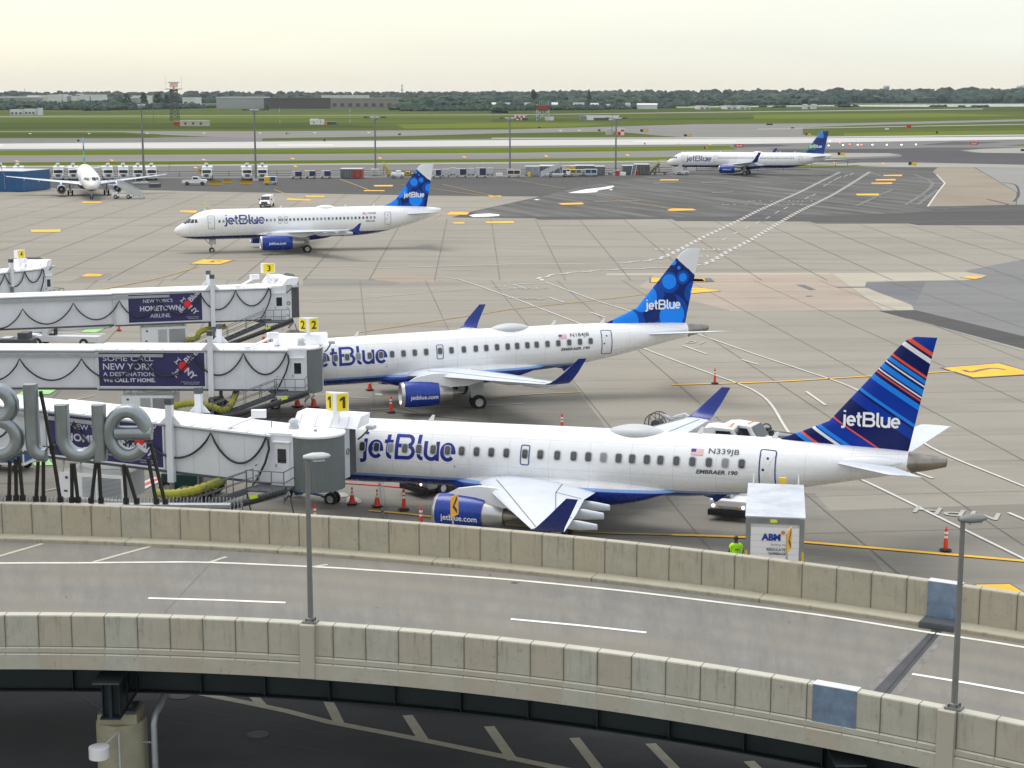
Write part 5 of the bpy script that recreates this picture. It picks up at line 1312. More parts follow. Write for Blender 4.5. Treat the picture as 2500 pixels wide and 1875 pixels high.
# ================================================================== JET BRIDGES
hose_y = mat('yellow_hose', (.30, .30, .03), .7, var=.2)
hose_k = mat('black_hose', (.03, .032, .036), .6, var=.2)
drum_m = mat('grey_corrugated_shutter', (.165, .188, .19), .5, .1, var=.06)
heart = mat('heart_red', (.75, .01, .015), .5)
def board(parent, P, x0, x1, z0, z1, lines, lx_, yb=-.06, sm=1.0):
    # P(x, y, z) -> local; lines: (text, cx, cy, height, bold, width)
    m = MB(); m.add([P(x0, yb, z0), P(x1, yb, z0), P(x1, yb, z1), P(x0, yb, z1), P(x0, yb+.05, z0), P(x1, yb+.05, z0), P(x1, yb+.05, z1), P(x0, yb+.05, z1)], [(0, 1, 2, 3), (0, 4, 5, 1), (1, 5, 6, 2), (2, 6, 7, 3), (3, 7, 4, 0)])
    b = m.build('advert_board', board_navy, parent); W, H_ = x1-x0, z1-z0
    m = MB(); e = .09
    for a_, b_, c_, d_ in ((x0-e, x1+e, z0-e, z0), (x0-e, x1+e, z1, z1+e), (x0-e, x0, z0, z1), (x1, x1+e, z0, z1)):
        m.add([P(a_, yb-.01, c_), P(b_, yb-.01, c_), P(b_, yb-.01, d_), P(a_, yb-.01, d_)], [(0, 1, 2, 3)])
    m.build('board_frame', bridge_white, b)
    m = MB()
    for s_, cx, cy, h, bo, w in lines:
        vf = fit(T(s_, bold=bo), w=w*W, h=h*H_); add_text(m, vf, lambda u, v: P(x0+cx*W-w*W/2+u, yb-.012, z0+cy*H_-h*H_/2+v))
    m.build('lettering', board_text, b)
    # the rotated mark: jet + Blue climbing to the right, I and NY crossing, round red heart in the middle
    cx, cy, r = x0+lx_*W, z0+.60*H_, H_*.13
    def rot(u, v, a, ox, oy): return P(cx+(ox+u)*cos(a)-(oy+v)*sin(a), yb-.014, cz+(ox+u)*sin(a)+(oy+v)*cos(a))
    cz = cy; m = MB(); A = R(45); K = r*1.55
    vf = fit(T('jet', bold=.02), h=K*1.05); wj = max(v[0] for v in vf[0]); add_text(m, vf, lambda u, v: rot(u, v, A, -r*1.15-wj, -K*.55))
    vf = fit(T('Blue', bold=.02), h=K*.95); add_text(m, vf, lambda u, v: rot(u, v, A, r*1.15, -K*.3))
    vf = fit(T('I', bold=.03), h=K*.85); add_text(m, vf, lambda u, v: rot(u, v, -A, -r*1.9, -K*.4))
    for e_ in (-.02, K*.73): m.add([rot(u, v, -A, -r*1.95, -K*.4+e_) for u, v in ((-.4*r*.6, 0), (r*.75, 0), (r*.75, K*.12), (-.4*r*.6, K*.12))], [(0, 1, 2, 3)])
    vf = fit(T('NY', bold=.035), h=K*.95); add_text(m, vf, lambda u, v: rot(u, v, -A, r*1.0, -K*.5))
    vf = fit(T('| Empire State', bold=.0), w=W*.17, h=H_*.045); add_text(m, vf, lambda u, v: P(x0+(lx_-.02)*W+u, yb-.012, z0+.105*H_+v))
    vf = fit(T('Development', bold=.0), w=W*.14, h=H_*.045); add_text(m, vf, lambda u, v: P(x0+(lx_+.005)*W+u, yb-.012, z0+.05*H_+v))
    m.build('emblem', board_text, b)
    m = MB(); m.add([P(cx, yb-.018, cz)]+[P(cx+r*cos(2*pi*i/20), yb-.018, cz+r*sin(2*pi*i/20)) for i in range(20)], [(0, 1+i, 1+(i+1) % 20) for i in range(20)]); m.build('heart', heart, b)
NYH = [("NEW YORK'S", .40, .76, .13, .005, .40), ("HOMETOWN", .43, .49, .19, .03, .55), ("AIRLINE.", .43, .22, .14, .005, .28)]
SOME = [("SOME CALL", .29, .82, .14, .004, .47), ("NEW YORK", .29, .585, .19, .01, .47), ("A DESTINATION.", .295, .36, .12, .006, .485), ("WE CALL IT HOME.", .295, .18, .12, .035, .485)]

def jetbridge(num, pr, pl, Yr, Yl, sign_px, label, brd, cols, unit, peaks, head_ang, drumvis=True, yellow_hose=None, LA=12.7, stair=True, sign_rot=0, drx=3.45, hlen=1.9):
    # pr/pl: photo pixels of the tunnel's front gutter and floor edge at the cab end and at the far left
    tr, br = D(pr[0], pr[1], Yr), D(pr[0], pr[2], Yr); tl, bl = D(pl[0], pl[1], Yl), D(pl[0], pl[2], Yl)
    X = (Vector((tr.x, tr.y, 0))-Vector((tl.x, tl.y, 0))); Ln = X.length; X.normalize(); ang = atan2(X.y, X.x); Yv = Vector((-X.y, X.x, 0))
    root = thing('jet_bridge', label, 'jet bridge', (tr.x, tr.y, 0), ang, 'jet bridges reaching in from the left')
    sl = (tl.z-tr.z)/Ln; zt0 = tr.z; H = (tr.z-br.z)
    W = 2.85
    def P(x, y, z): return Vector((x, y, z-sl*x))         # z measured at the cab end; the tunnel climbs to the left
    def lx(px, py, off=0.0):
        d = ray(px, py); o = Vector((0, 0, CAM_H))-Vector((tr.x, tr.y, 0)); t_ = (off-o.dot(Yv))/d.dot(Yv); q = o+d*t_
        return q.dot(X), q.z
    def tun(x0, x1, y0, y1, z0, z1, name, m, par=root):
        mb = MB(); mb.add([P(x0, y0, z0), P(x1, y0, z0), P(x1, y1, z0), P(x0, y1, z0), P(x0, y0, z1), P(x1, y0, z1), P(x1, y1, z1), P(x0, y1, z1)], [(3, 2, 1, 0), (4, 5, 6, 7), (0, 1, 5, 4), (1, 2, 6, 5), (2, 3, 7, 6), (3, 0, 4, 7)])
        return mb.build(name, m, par)
    zb = zt0-H
    outer = tun(-LA, 0, 0, W, zb, zt0, 'tunnel_section', bridge_white)
    inner = tun(-36, -LA-.01, .14, W-.14, zb+.12, zt0-.05, 'tunnel_section', bridge_white)
    # roofs with lips, ribs, gutter rails
    for (x0, x1, y0, y1, z, par) in ((-LA-.15, .05, -.12, W+.12, zt0, outer), (-36, -LA-.16, .02, W-.02, zt0-.05, inner)):
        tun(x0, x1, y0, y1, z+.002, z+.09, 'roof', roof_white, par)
        m = MB()
        for k in range(2): m.add([P(x0, y0+.55+k*.9, z+.092), P(x1, y0+.55+k*.9, z+.092), P(x1, y0+.60+k*.9, z+.13), P(x0, y0+.60+k*.9, z+.13), P(x0, y0+.65+k*.9, z+.092), P(x1, y0+.65+k*.9, z+.092)], [(0, 1, 2, 3), (3, 2, 5, 4)])
        m.build('roof_rib', roof_white, par)
        m = MB(); m.bar(P(x0, y0+.02, z-.04), P(x1, y0+.02, z-.04), .07, .07); m.build('gutter', mid_grey, par)
    m = MB()
    for k in range(13): xx = -k*LA/12.5-.2; m.bar(P(xx, -.13, zt0+.1), P(xx, .35, zt0+.1), .03, .03)
    m.build('roof_seam', steel, outer)
    # rails along the sides of the inner section
    m = MB(); m.bar(P(-36, -.10, zt0-.32), P(-LA+4.4, -.10, zt0-.32), .10, .20); m.build('cable_tray', steel, inner)
    m = MB(); m.bar(P(-36, -.02, zb+.02), P(-LA, -.02, zb+.02), .06, .14); m.bar(P(-LA, -.03, zb-.04), P(0, -.03, zb-.04), .06, .12); m.build('floor_rail', dark_grey, inner)
    m = MB(); m.bar(P(-LA, -.05, zb), P(-LA, -.05, zt0+.1), .16, .08); m.build('portal_frame', light_grey, outer)
    m = MB()
    for k in range(1, 9): xx = -k*LA/9; m.bar(P(xx, -.006, zb+.02), P(xx, -.006, zt0-.08), .012, .012)
    m.build('panel_seam', light_grey, outer)
    # festoon cable
    pts = []
    pk = [lx(px, py, -.15) for px, py in peaks]
    for (xa, za), (xb, zb_) in zip(pk, pk[1:]):
        sag = min(1.45, abs(xb-xa)*.5)
        n = 14
        for i in range(n):
            t_ = i/n; e = 4*t_*(1-t_); pts.append(Vector((xa+(xb-xa)*t_, -.17, za+(zb_-za)*t_-sag*(e**.85))))
    xe, ze = pk[-1]; pts += [Vector((xe, -.17, ze)), Vector((xe+.12, -.2, ze-.15)), Vector((xe+.16, -.22, ze-.6)), Vector((xe-.05, -.25, ze-1.3)), Vector((xe-.5, -.3, ze-2.2)), Vector((xe-.75, -.3, ze-2.5))]
    m = MB(); m.tube(pts, .06, 6); m.build('festoon_cable', hose_k, root, smooth=60)
    # board
    if brd:
        (bx0, bx1, py0, py1, py2, txt, lgx) = brd
        xa = lx(bx0, py0)[0]; xb, z1 = lx(bx1, py1); z0 = lx(bx1, py2)[1]; z1 += sl*xb; z0 += sl*xb
        board(root, P, xa, xb, z0, z1, txt, lgx)
    # lift columns and wheel truck
    (cpx, ctop, cbot), (fpx, ftop) = cols
    xc, zc_t = lx(cpx, ctop, -.2); _, zc_b = lx(cpx, cbot, -.2)
    xf, zf_t = lx(fpx, ftop, W+.2)
    for (xx, yy, zt_, zb_) in ((xc, -.22, zc_t, zc_b), (xc+.05, W+.22, zc_t, zc_b)):
        m = MB(); m.box((xx, yy, (zt_+zb_)/2-.15), (.34, .30, zt_-zb_-.3)); m.m = 1; m.box((xx, yy, zt_-.14), (.38, .34, .32)); m.m = 2; m.box((xx, yy, zb_/2+.3), (.22, .2, zb_-.3)); 
        m.build('lift_column', [bridge_white, dark_grey, pole_grey], root)
        m = MB(); zr = zt0+.1-sl*xx
        m.add([Vector((xx-.6, yy, zr)), Vector((xx+.6, yy, zr)), Vector((xx+.17, yy, zr+.45)), Vector((xx-.17, yy, zr+.45)), Vector((xx-.6, yy+.1, zr)), Vector((xx+.6, yy+.1, zr)), Vector((xx+.17, yy+.1, zr+.45)), Vector((xx-.17, yy+.1, zr+.45))], [(0, 1, 2, 3), (7, 6, 5, 4), (0, 3, 7, 4), (1, 5, 6, 2), (3, 2, 6, 7)]); m.build('gusset', bridge_white, root)
    m = MB(); m.box((xc, W/2, .75), (.5, 3.6, .35)); m.box((xc, W/2, 1.15), (.9, 1.0, .5)); tr_ = m.build('wheel_truck', dark_grey, root)
    for yy in (-.55, -.1, W+.1, W+.55): wheel(tr_, xc, yy, .5, .34)
    # air handling unit slung under the tunnel
    if unit:
        ux0, ux1, uy0, uy1 = unit
        xa, z1 = lx(ux0, uy0, .1); xb, z0 = lx(ux1, uy1, .1)
        m = MB(); m.box(((xa+xb)/2, 1.3, (z0+z1)/2), (xb-xa, 2.3, z1-z0), bev=.03); u_ = m.build('air_unit', white, root)
        for fa, fb in ((.36, .56), (.60, .96)):
            m = MB(); n = 16
            for k in range(n): zz = z0+(z1-z0)*(.10+.78*k/n); m.add([Vector((xa+(xb-xa)*fa, .135, zz)), Vector((xa+(xb-xa)*fb, .135, zz)), Vector((xa+(xb-xa)*fb, .09, zz+.05)), Vector((xa+(xb-xa)*fa, .09, zz+.05))], [(0, 1, 2, 3)])
            m.build('louvre', mid_grey if fa > .5 else light_grey, u_)
        m = MB(); m.box((xa+(xb-xa)*.12, .135, z0+(z1-z0)*.80), (.16, .02, .14)); m.box((xa+(xb-xa)*.1, .135, z0+(z1-z0)*.28), (.2, .02, .1)); m.build('label_plate', dark_grey, u_)
        m = MB()
        for xx in (xa+.15, xb-.25): m.bar((xx, .3, z1), (xx, .5, zb-sl*xx), .09); m.bar((xx, 2.2, z1), (xx, 2.2, zb-sl*xx), .09)
        m.tube([(xa+.9, .3, z1+.05), (xa+1.2, .2, z1+.35), (xa+1.9, .2, z1+.22), (xb-.3, .25, z1+.3)], .03, 6); m.build('hanger', light_grey, u_)
    # cab: box with door, round shutter drum, roof disc
    z1c = zt0+.06; z0c = zb-.08
    m = MB(); m.box((.62, W/2-.02, (z0c+z1c)/2), (1.27, W+.02, z1c-z0c)); cab = m.build('cab', bridge_white, root)
    m = MB(); m.box((.66, -.055, zb+1.12), (.80, .06, 2.0)); dr = m.build('door', bridge_white, cab)
    m = MB(); m.box((.66, -.10, zb+1.45), (.46, .02, .72)); m.build('door_window', dark_glass, dr)
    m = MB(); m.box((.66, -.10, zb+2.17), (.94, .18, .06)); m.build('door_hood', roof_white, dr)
    m = MB(); m.box((.34, -.11, zb+.95), (.06, .05, .16)); m.build('handle', steel, dr)
    dr_ = 1.38; dx, dy = drx-dr_, (1.12 if drx > 3 else 1.45)
    m = MB(); n = 150; prof = []
    ring0 = [dr_+(.022 if i % 2 else -.012) for i in range(n)]
    vs = [Vector((dx+ring0[i]*cos(2*pi*i/n), dy+ring0[i]*sin(2*pi*i/n), z)) for z in (z0c-.25, z1c-.04) for i in range(n)]
    m.add(vs, [(i, (i+1) % n, n+(i+1) % n, n+i) for i in range(n)]+[tuple(range(n-1, -1, -1))]); m.build('rotunda_shutter', drum_m, root)
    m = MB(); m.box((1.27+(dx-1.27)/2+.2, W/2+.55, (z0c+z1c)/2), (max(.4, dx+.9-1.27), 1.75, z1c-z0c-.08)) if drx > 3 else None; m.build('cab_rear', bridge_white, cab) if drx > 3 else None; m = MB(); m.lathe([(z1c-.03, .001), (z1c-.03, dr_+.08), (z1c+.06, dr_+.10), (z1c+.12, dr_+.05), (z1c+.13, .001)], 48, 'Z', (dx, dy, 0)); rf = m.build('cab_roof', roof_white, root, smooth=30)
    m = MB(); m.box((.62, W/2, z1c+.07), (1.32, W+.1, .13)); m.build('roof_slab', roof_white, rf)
    m = MB(); m.lathe([(0, .26), (.12, .30), (.14, .22), (.30, .20), (.33, .27), (.42, .24), (.52, .12), (.53, .001)], 20, 'Z', (.75, W/2-.1, z1c+.12)); m.build('roof_vent', light_grey, rf, smooth=40)
    m = MB(); m.box((2.1, .9, z1c+.18), (.14, .1, .08)); m.bar((-.6, 1.6, z1c+.05), (-.6, 1.6, z1c+.4), .05); m.build('roof_fitting', mid_grey, rf)
    # floodlight arm
    m = MB(); m.bar((-2.6, .2, zt0+.2), (-1.3, 1.2, zt0+.72), .22, .10); m.box((-1.15, 1.3, zt0+.86), (.75, .34, .40), R(20)); m.box((-2.75, .15, zt0+.22), (.30, .22, .16)); m.build('roof_arm', roof_white, rf)
    # head turned to the aircraft with folding canopy
    hx = Vector((cos(head_ang), sin(head_ang), 0)); hy = Vector((-hx.y, hx.x, 0)); c0 = Vector((dx, dy, 0))
    hw_ = .92 if drx > 3 else 1.5
    def Hh(u, v, z): return c0+hy*u+hx*v+Vector((0, 0, z))
    m = MB(); vs = [Hh(u, v, z) for z in (z0c-.05, z1c+.05) for v, u in ((.3, -hw_), (hlen, -hw_), (hlen, 1.6), (.3, 1.55))]
    m.add(vs, [(3, 2, 1, 0), (4, 5, 6, 7), (0, 1, 5, 4), (1, 2, 6, 5), (2, 3, 7, 6), (3, 0, 4, 7)]); hd = m.build('cab_head', bridge_white, root)
    m = MB(); vs = [Hh(-hw_+.015, v, z) for v, z in ((hlen-1.0, zb+1.2), (hlen-.7, zb+1.2), (hlen-.7, zb+1.75), (hlen-1.0, zb+1.75))]; m.add([p-hy*.02 for p in vs], [(0, 1, 2, 3)]); m.build('side_window', cabin_glass, hd)
    m = MB(); m.lathe([(0, .17), (-.05, .17), (-.06, .12), (-.01, .10)], 16, 'Y', (0, 0, 0)); 
    m.v = [tuple(Hh(-hw_, hlen-.28, zb+1.25)+hy*v[1]+hx*v[0]+Vector((0, 0, v[2]))) for v in m.v]; m.build('porthole', mid_grey, hd, smooth=30)
    m = MB(); nf = 12
    for k in range(nf):
        v = hlen+.01+.065*k; g = .06 if k % 2 else 0.0; lean = .03*k
        hh = hw_+.02-g
        pr_ = [(-hh, z0c+.05), (-hh, z1c-.1+.02*k), (-hh*.88, z1c+.25-g+.035*k), (-hh*.4, z1c+.52-g+.04*k), (hh*.4, z1c+.52-g+.04*k), (hh*.88, z1c+.25-g+.035*k), (hh, z1c-.1), (hh, z0c+.05)]
        if k == 0: prev = None
        cur = [Hh(u, v+lean*.1, z) for u, z in pr_]
        if prev: m.add(prev+cur, [(i, i+1, 8+i+1, 8+i) for i in range(7)])
        prev = cur
    m.build('folding_canopy', mat('canopy_fabric', (.11, .115, .12), .7), hd)
    # light hood over the canopy
    m = MB(); h_ = hlen; a_ = [Hh(-1.8, h_-1.0, z1c+.14), Hh(-1.85, h_+.4, z1c+.20), Hh(1.8, h_+.4, z1c+.20), Hh(1.8, h_-1.0, z1c+.14), Hh(-1.85, h_-.5, z1c+.72), Hh(-1.85, h_+.55, z1c+.74), Hh(1.8, h_+.55, z1c+.74), Hh(1.8, h_-.5, z1c+.72)]
    m.add(a_, [(3, 2, 1, 0), (4, 5, 6, 7), (0, 1, 5, 4), (1, 2, 6, 5), (2, 3, 7, 6), (3, 0, 4, 7)]); hdh = m.build('hood', roof_white, hd)
    m = MB()
    for u in (-1.2, -.3, .6, 1.5): m.bar(Hh(u, hlen-1.04, z1c+.18), Hh(u, hlen-.56, z1c+.70), .05, .05)
    m.build('hood_rib', roof_white, hdh)
    m = MB(); m.tube([Hh(-1.62, hlen-.5, z1c-.5), Hh(-1.8, hlen-.4, z1c-.35), Hh(-2.0, hlen-.2, z1c-.1), Hh(-2.05, hlen-.1, z1c+.05)], .05, 6); m.build('lamp_arm', dark_grey, hd)
    m = MB(); p_ = Hh(-2.15, hlen, z1c+.10); m.box(p_, (.5, .42, .20), head_ang, bev=.04); m.build('floodlight', light_grey, hd)
    # gate number sign
    sx, sy = lx(sign_px[0], (sign_px[1]+sign_px[2])/2, 2.0)[0], 2.0
    zt_s = lx(sign_px[0], sign_px[1], 2.0)[1]; zb_s = lx(sign_px[0], sign_px[2], 2.0)[1]; hw = sign_px[3]/2/FOC*Yr*1.02
    def S(u, v, z):
        c_, s_ = (1, 0); return Vector((sx+u*c_-v*s_, sy+u*s_+v*c_, z))
    L_, A0, A1, Rr_ = (-hw, hw*.62), ((-hw*.13, 0) if not sign_rot else (-hw*.82, 0)), ((hw*.13, 0) if not sign_rot else (-hw*.78, 0)), ((hw, hw*.62) if not sign_rot else (hw, hw*.2))
    m = MB(); m.prism([S(L_[0], L_[1], 0), S(A0[0], 0, 0), S(A1[0], 0, 0), S(Rr_[0], Rr_[1], 0)], (0, 0, zb_s), (0, 0, zt_s)); gs = m.build('gate_sign', logo_white, root)
    m = MB(); m.box(S(0, .35*hw, (zb_s+z1c)/2)-Vector((0, 0, 0)), (.28, .28, zb_s-z1c+.05)); m.build('sign_post', logo_white, gs)
    for (p0, p1) in ((L_, A0), (A1, Rr_))[1 if sign_rot else 0:]:
        d_ = Vector((p1[0]-p0[0], p1[1]-p0[1], 0)); w_ = d_.length; d_.normalize(); nrm = Vector((d_.y, -d_.x, 0))
        def F(u, v, e=.012): q = Vector((p0[0], p0[1], 0))+d_*u+nrm*e; return S(q.x, q.y, zb_s+v)
        hh = zt_s-zb_s; m = MB(); m.add([F(w_*.06, hh*.05), F(w_*.94, hh*.05), F(w_*.94, hh*.93), F(w_*.06, hh*.93)], [(0, 1, 2, 3)]); fp = m.build('sign_face', sign_yellow, gs)
        vf = fit(T(str(num), bold=.022) if num > 1 else ([(0, .80), (0, .60), (.24, .72), (.24, 1), (.24, 0), (.48, 0), (.48, 1)], [(0, 1, 2, 3), (4, 5, 6, 3)]), h=hh*.62); ww = max(v[0] for v in vf[0]); m = MB(); add_text(m, vf, lambda u, v: F(w_*.5-ww/2+u, hh*.18+v, .022)); m.build('number', mat('sign_brown', (.06, .03, .015), .5), fp)
    # service stair, landing and hose
    if stair:
        m = MB(); zp = zb-.12
        m.box((.3, -.75, zp), (2.0, 1.35, .08)); 
        m.build('landing', dark_grey, root)
        rail = MB()
        def rr(p, q): rail.bar(p, q, .045)
        for z in (.5, 1.05):
            rr((-.7, -1.42, zp+z), (1.3, -1.42, zp+z)); rr((1.3, -1.42, zp+z), (1.3, -.1, zp+z)); rr((-.7, -.1, zp+z), (-.7, -.35, zp+z))
        for x in (-.7, -.03, .64, 1.3): rr((x, -1.42, zp-.6 if x in (-.7, 1.3) else zp), (x, -1.42, zp+1.05))
        run = 3.6*zp/2.1; ax, az = -.7, zp; bx, bz = -.7-run*1.45, .12
        for yy in (-1.42, -.62):
            rr((ax, yy, az+.95), (bx, yy, bz+.95)); rr((ax, yy, az+.5), (bx, yy, bz+.5))
            for k in range(6): t_ = k/5; rr((ax+(bx-ax)*t_, yy, az+(bz-az)*t_), (ax+(bx-ax)*t_, yy, az+(bz-az)*t_+.95))
        rail.build('stair_railing', pole_grey, root)
        m = MB()
        for yy in (-1.44, -.60): m.bar((ax, yy, az-.05), (bx, yy, bz-.05), .05, .24)
        for k in range(14): t_ = (k+.5)/14; m.box((ax+(bx-ax)*t_, -1.02, az+(bz-az)*t_), (.26, .8, .04))
        m.build('stair', dark_grey, root)
        # corrugated black air hose lying in a tray along the stair
        pts = []; n = 90; p0 = Vector((1.55, -1.75, zp+.25)); p1 = Vector((bx+.3, -1.85, bz+.25)); rs = []
        for i in range(n+1): t_ = i/n; pts.append(p0+(p1-p0)*t_+Vector((0, 0, -.18*sin(pi*t_)))); rs.append(.20 if i % 2 else .165)
        m = MB(); m.tube(pts, rs, 10); m.build('air_hose', hose_k, root)
        m = MB(); m.bar(p0+Vector((0, .25, -.28)), p1+Vector((0, .25, -.3)), .5, .10); m.bar(p0+Vector((.1, .2, -.25)), Vector((1.2, -1.2, zp-.5)), .08); m.build('hose_tray', mid_grey, root)
        m = MB(); q = p0+(p1-p0)*.22; m.box(q+Vector((0, -.20, .06)), (.42, .03, .17), M=Matrix.Rotation(-atan2((p1-p0).z, (p1-p0).x) if False else atan2(p0.z-p1.z, p0.x-p1.x)*-1, 4, 'Y')); m.build('hose_label', mat('label_lime', (.55, .75, .02), .5), root)
        m = MB()
        for k, (xx, d_) in enumerate(((-.6, .5), (1.7, -.1))): m.tube([(xx, -1.6, zp-.1), (xx+.2, -1.7, zp-.9), (xx+d_*.5, -1.7, .6), (xx-.2, -1.9, .16)], .035, 6)
        m.build('power_cable', hose_k, root)
    if yellow_hose:
        pts = [D(*a) for a in yellow_hose]; pts = [Vector(t_[1:]) for t_ in catmull([(i, p.x, p.y, p.z) for i, p in enumerate(pts)], 10)]
        q = [Vector(((p-Vector((tr.x, tr.y, 0))).dot(X), (p-Vector((tr.x, tr.y, 0))).dot(Yv), max(.25, p.z))) for p in pts]
        m = MB(); m.tube(q, [.24 if i % 3 else .19 for i in range(len(q))], 10); m.build('yellow_hose', hose_y, root, smooth=20)
    return root, P, lx
jetbridge(1, (659, 1065, 1179), (0, 991, 1103), 83.0, 87.0, (817, 960, 1006, 60), 'white jet bridge with gate sign 1 docked to the striped tail jet', (118, 397, 1000, 1040, 1141, NYH, .80),
          ((413, 973, 1176), (451, 955)), (142, 303, 1152, 1226), [(-90, 985), (34, 1021), (180, 1030), (335, 1042), (515, 1057), (650, 1067)], R(85),
          yellow_hose=[(380, 1204, 82.5), (420, 1206, 82), (470, 1198, 82), (520, 1182, 83.2), (545, 1172, 84)])
jetbridge(2, (702, 857, 951), (0, 855, 949), 111.0, 111.0, (752, 777, 810, 47), 'white jet bridge with gate sign 2 docked to the bubble tail jet', (237, 499, 880, 861, 943, SOME, .80),
          ((512, 808, 968), (485, 798)), (296, 424, 966, 1014), [(-80, 876), (48, 876), (199, 876), (345, 868), (470, 864), (594, 863), (699, 862)], R(100), drx=2.1, hlen=1.15,
          yellow_hose=[(415, 993, 110), (450, 986, 110), (485, 985, 110), (520, 994, 110), (545, 1002, 110), (562, 990, 110), (578, 955, 112)])
jetbridge(3, (661, 704, 779), (0, 727, 808), 139.0, 133.0, (655, 643, 667, 34), 'white jet bridge with gate sign 3 standing empty behind gate 2', (313, 492, 740, 714, 781, NYH, .80),
          ((517, 671, 797), (475, 666)), (345, 458, 800, 842), [(-60, 762), (55, 754), (179, 740), (291, 734), (390, 728), (490, 718), (575, 710), (656, 703)], R(20), sign_rot=R(-28), drx=1.5, hlen=1.2,
          yellow_hose=[(455, 830, 137), (480, 826, 137), (487, 812, 137), (510, 803, 138), (549, 797, 139)])
jetbridge(4, (104, 657, 728), (0, 668, 738), 165.0, 160.0, (52, 610, 630, 30), 'white jet bridge with gate sign 4 at the left edge, farthest of all', None,
          ((26, 633, 700), (2, 632)), None, [(-110, 676), (-50, 672), (11, 669), (60, 663), (103, 656)], R(25), sign_rot=R(-28), drx=.95, hlen=.9)
# ================================================================== APRON OBJECTS
def gnd(px, py, z=.15): p = G(px, py, 0); return (p.x, p.y, z)
cone_white = mat('reflective_white', (.82, .82, .82), .4)
def cone_wide():
    t = thing('traffic_cone', '', 'traffic cone', (0, 0, 0), 0, 'traffic cones on the apron')
    m = MB(); m.box((0, 0, .03), (.50, .50, .06), bev=.015); m.build('base', rubber, t)
    m = MB(); m.lathe([(.06, .19), (.5, .09)], 20); m.build('body', cone_red, t, smooth=30)
    m = MB(); m.lathe([(.5, .092), (.62, .066)], 20); m.build('reflective_band', cone_white, t, smooth=30)
    m = MB(); m.lathe([(.62, .066), (.68, .053)], 20); m.build('collar', cone_red, t, smooth=30)
    m = MB(); m.lathe([(.68, .053), (.80, .032)], 20); m.build('reflective_band', cone_white, t, smooth=30)
    m = MB(); m.lathe([(.80, .04), (.86, .05), (.93, .03), (.93, .001)], 14); m.build('tip', cone_red, t, smooth=30)
    return t
def cone_tube():
    t = thing('delineator_post', '', 'traffic cone', (0, 0, 0), 0, 'tall tubular cones on the apron')
    m = MB(); m.lathe([(0, .30), (.05, .30), (.09, .16), (.09, .001)], 8); m.build('base', rubber, t)
    m = MB(); m.lathe([(.09, .115), (.62, .09)], 16); m.build('body', cone_red, t, smooth=30)
    for a, b in ((.62, .74), (.82, .94)): m = MB(); m.lathe([(a, .092), (b, .08)], 16); m.build('reflective_band', cone_white, t, smooth=30)
    m = MB(); m.lathe([(.74, .09), (.82, .086)], 16); m.build('body', cone_red, t, smooth=30)
    m = MB(); m.lathe([(.94, .08), (1.06, .072), (1.08, .04), (1.14, .045), (1.18, .001)], 16); m.build('handle', cone_red, t, smooth=30)
    return t
cw0, ct0 = cone_wide(), cone_tube(); first = {id(cw0): True, id(ct0): True}
def put(proto, px, py, label, sc=1.0):
    loc = gnd(px, py)
    if first.get(id(proto)):
        first[id(proto)] = False; r = proto; r['label'] = label; KIDS[r.name] = [(c, [g for g in bpy.data.objects if g.parent == c]) for c in bpy.data.objects if c.parent == r]
        r.location = loc; r.scale = (sc,)*3; return r
    return dup(proto, loc, random.uniform(0, 6), label, (sc,)*3)
put(cw0, 860, 1237, 'orange cone nearest the nose wheel of the striped tail jet')
put(cw0, 921, 1243, 'orange cone between the nose wheel cone and the tall post')
put(cw0, 726, 998, 'orange cone tip just left of the gate 1 hood', 1.25); put(cw0, 766, 1000, 'orange cone tip between the gate 1 hood and gate 1 sign', 1.25)
put(cw0, 903, 957, 'orange cone under the belly of the bubble tail jet')
put(cw0, 291, 811, 'tilted orange cone beneath the gate 3 tunnel', .8); put(cw0, 644, 842, 'small orange cone beside the gate 2 hood', 1.2)
put(ct0, 986, 1251, 'tall orange post cone under the striped tail jet beside the engine')
put(ct0, 1028, 1296, 'orange post cone half hidden by the far parapet left of the engine'); put(ct0, 955, 1012, 'tall orange post cone in front of the bubble tail jet engine')
put(ct0, 1372, 1058, 'orange post cone rising behind the striped tail jet crown'); put(ct0, 2308, 1351, 'tall orange post cone at right on the yellow line')
put(ct0, 1745, 941, 'tall orange post cone standing alone beyond the striped tail jet'); put(ct0, 769, 1292, 'orange post cone tip above the parapet by the lamp post')
put(cw0, 52, 829, 'small orange cone by the belt loader at far left'); put(cw0, 92, 836, 'small orange cone leaning against the belt loader at far left', .8)

def road_wheel(par, x, y, r, w, rim=light_grey):
    m = MB(); m.lathe([(-w/2, r*.5), (-w/2, r*.9), (-w*.38, r), (w*.38, r), (w/2, r*.9), (w/2, r*.5)], 20, 'Y', (x, y, r)); a = m.build('wheel', rubber, par, smooth=40)
    m = MB(); m.lathe([(-w*.4, .001), (-w*.35, r*.5), (-w*.45, r*.56), (w*.45, r*.56), (w*.35, r*.5), (w*.4, .001)], 14, 'Y', (x, y, r)); m.build('rim', rim, a, smooth=30)
amber = mat('amber_lens', (.8, .25, .02), .3); hl = mat('headlight', (.9, .9, .8), .2, emit=3.0)

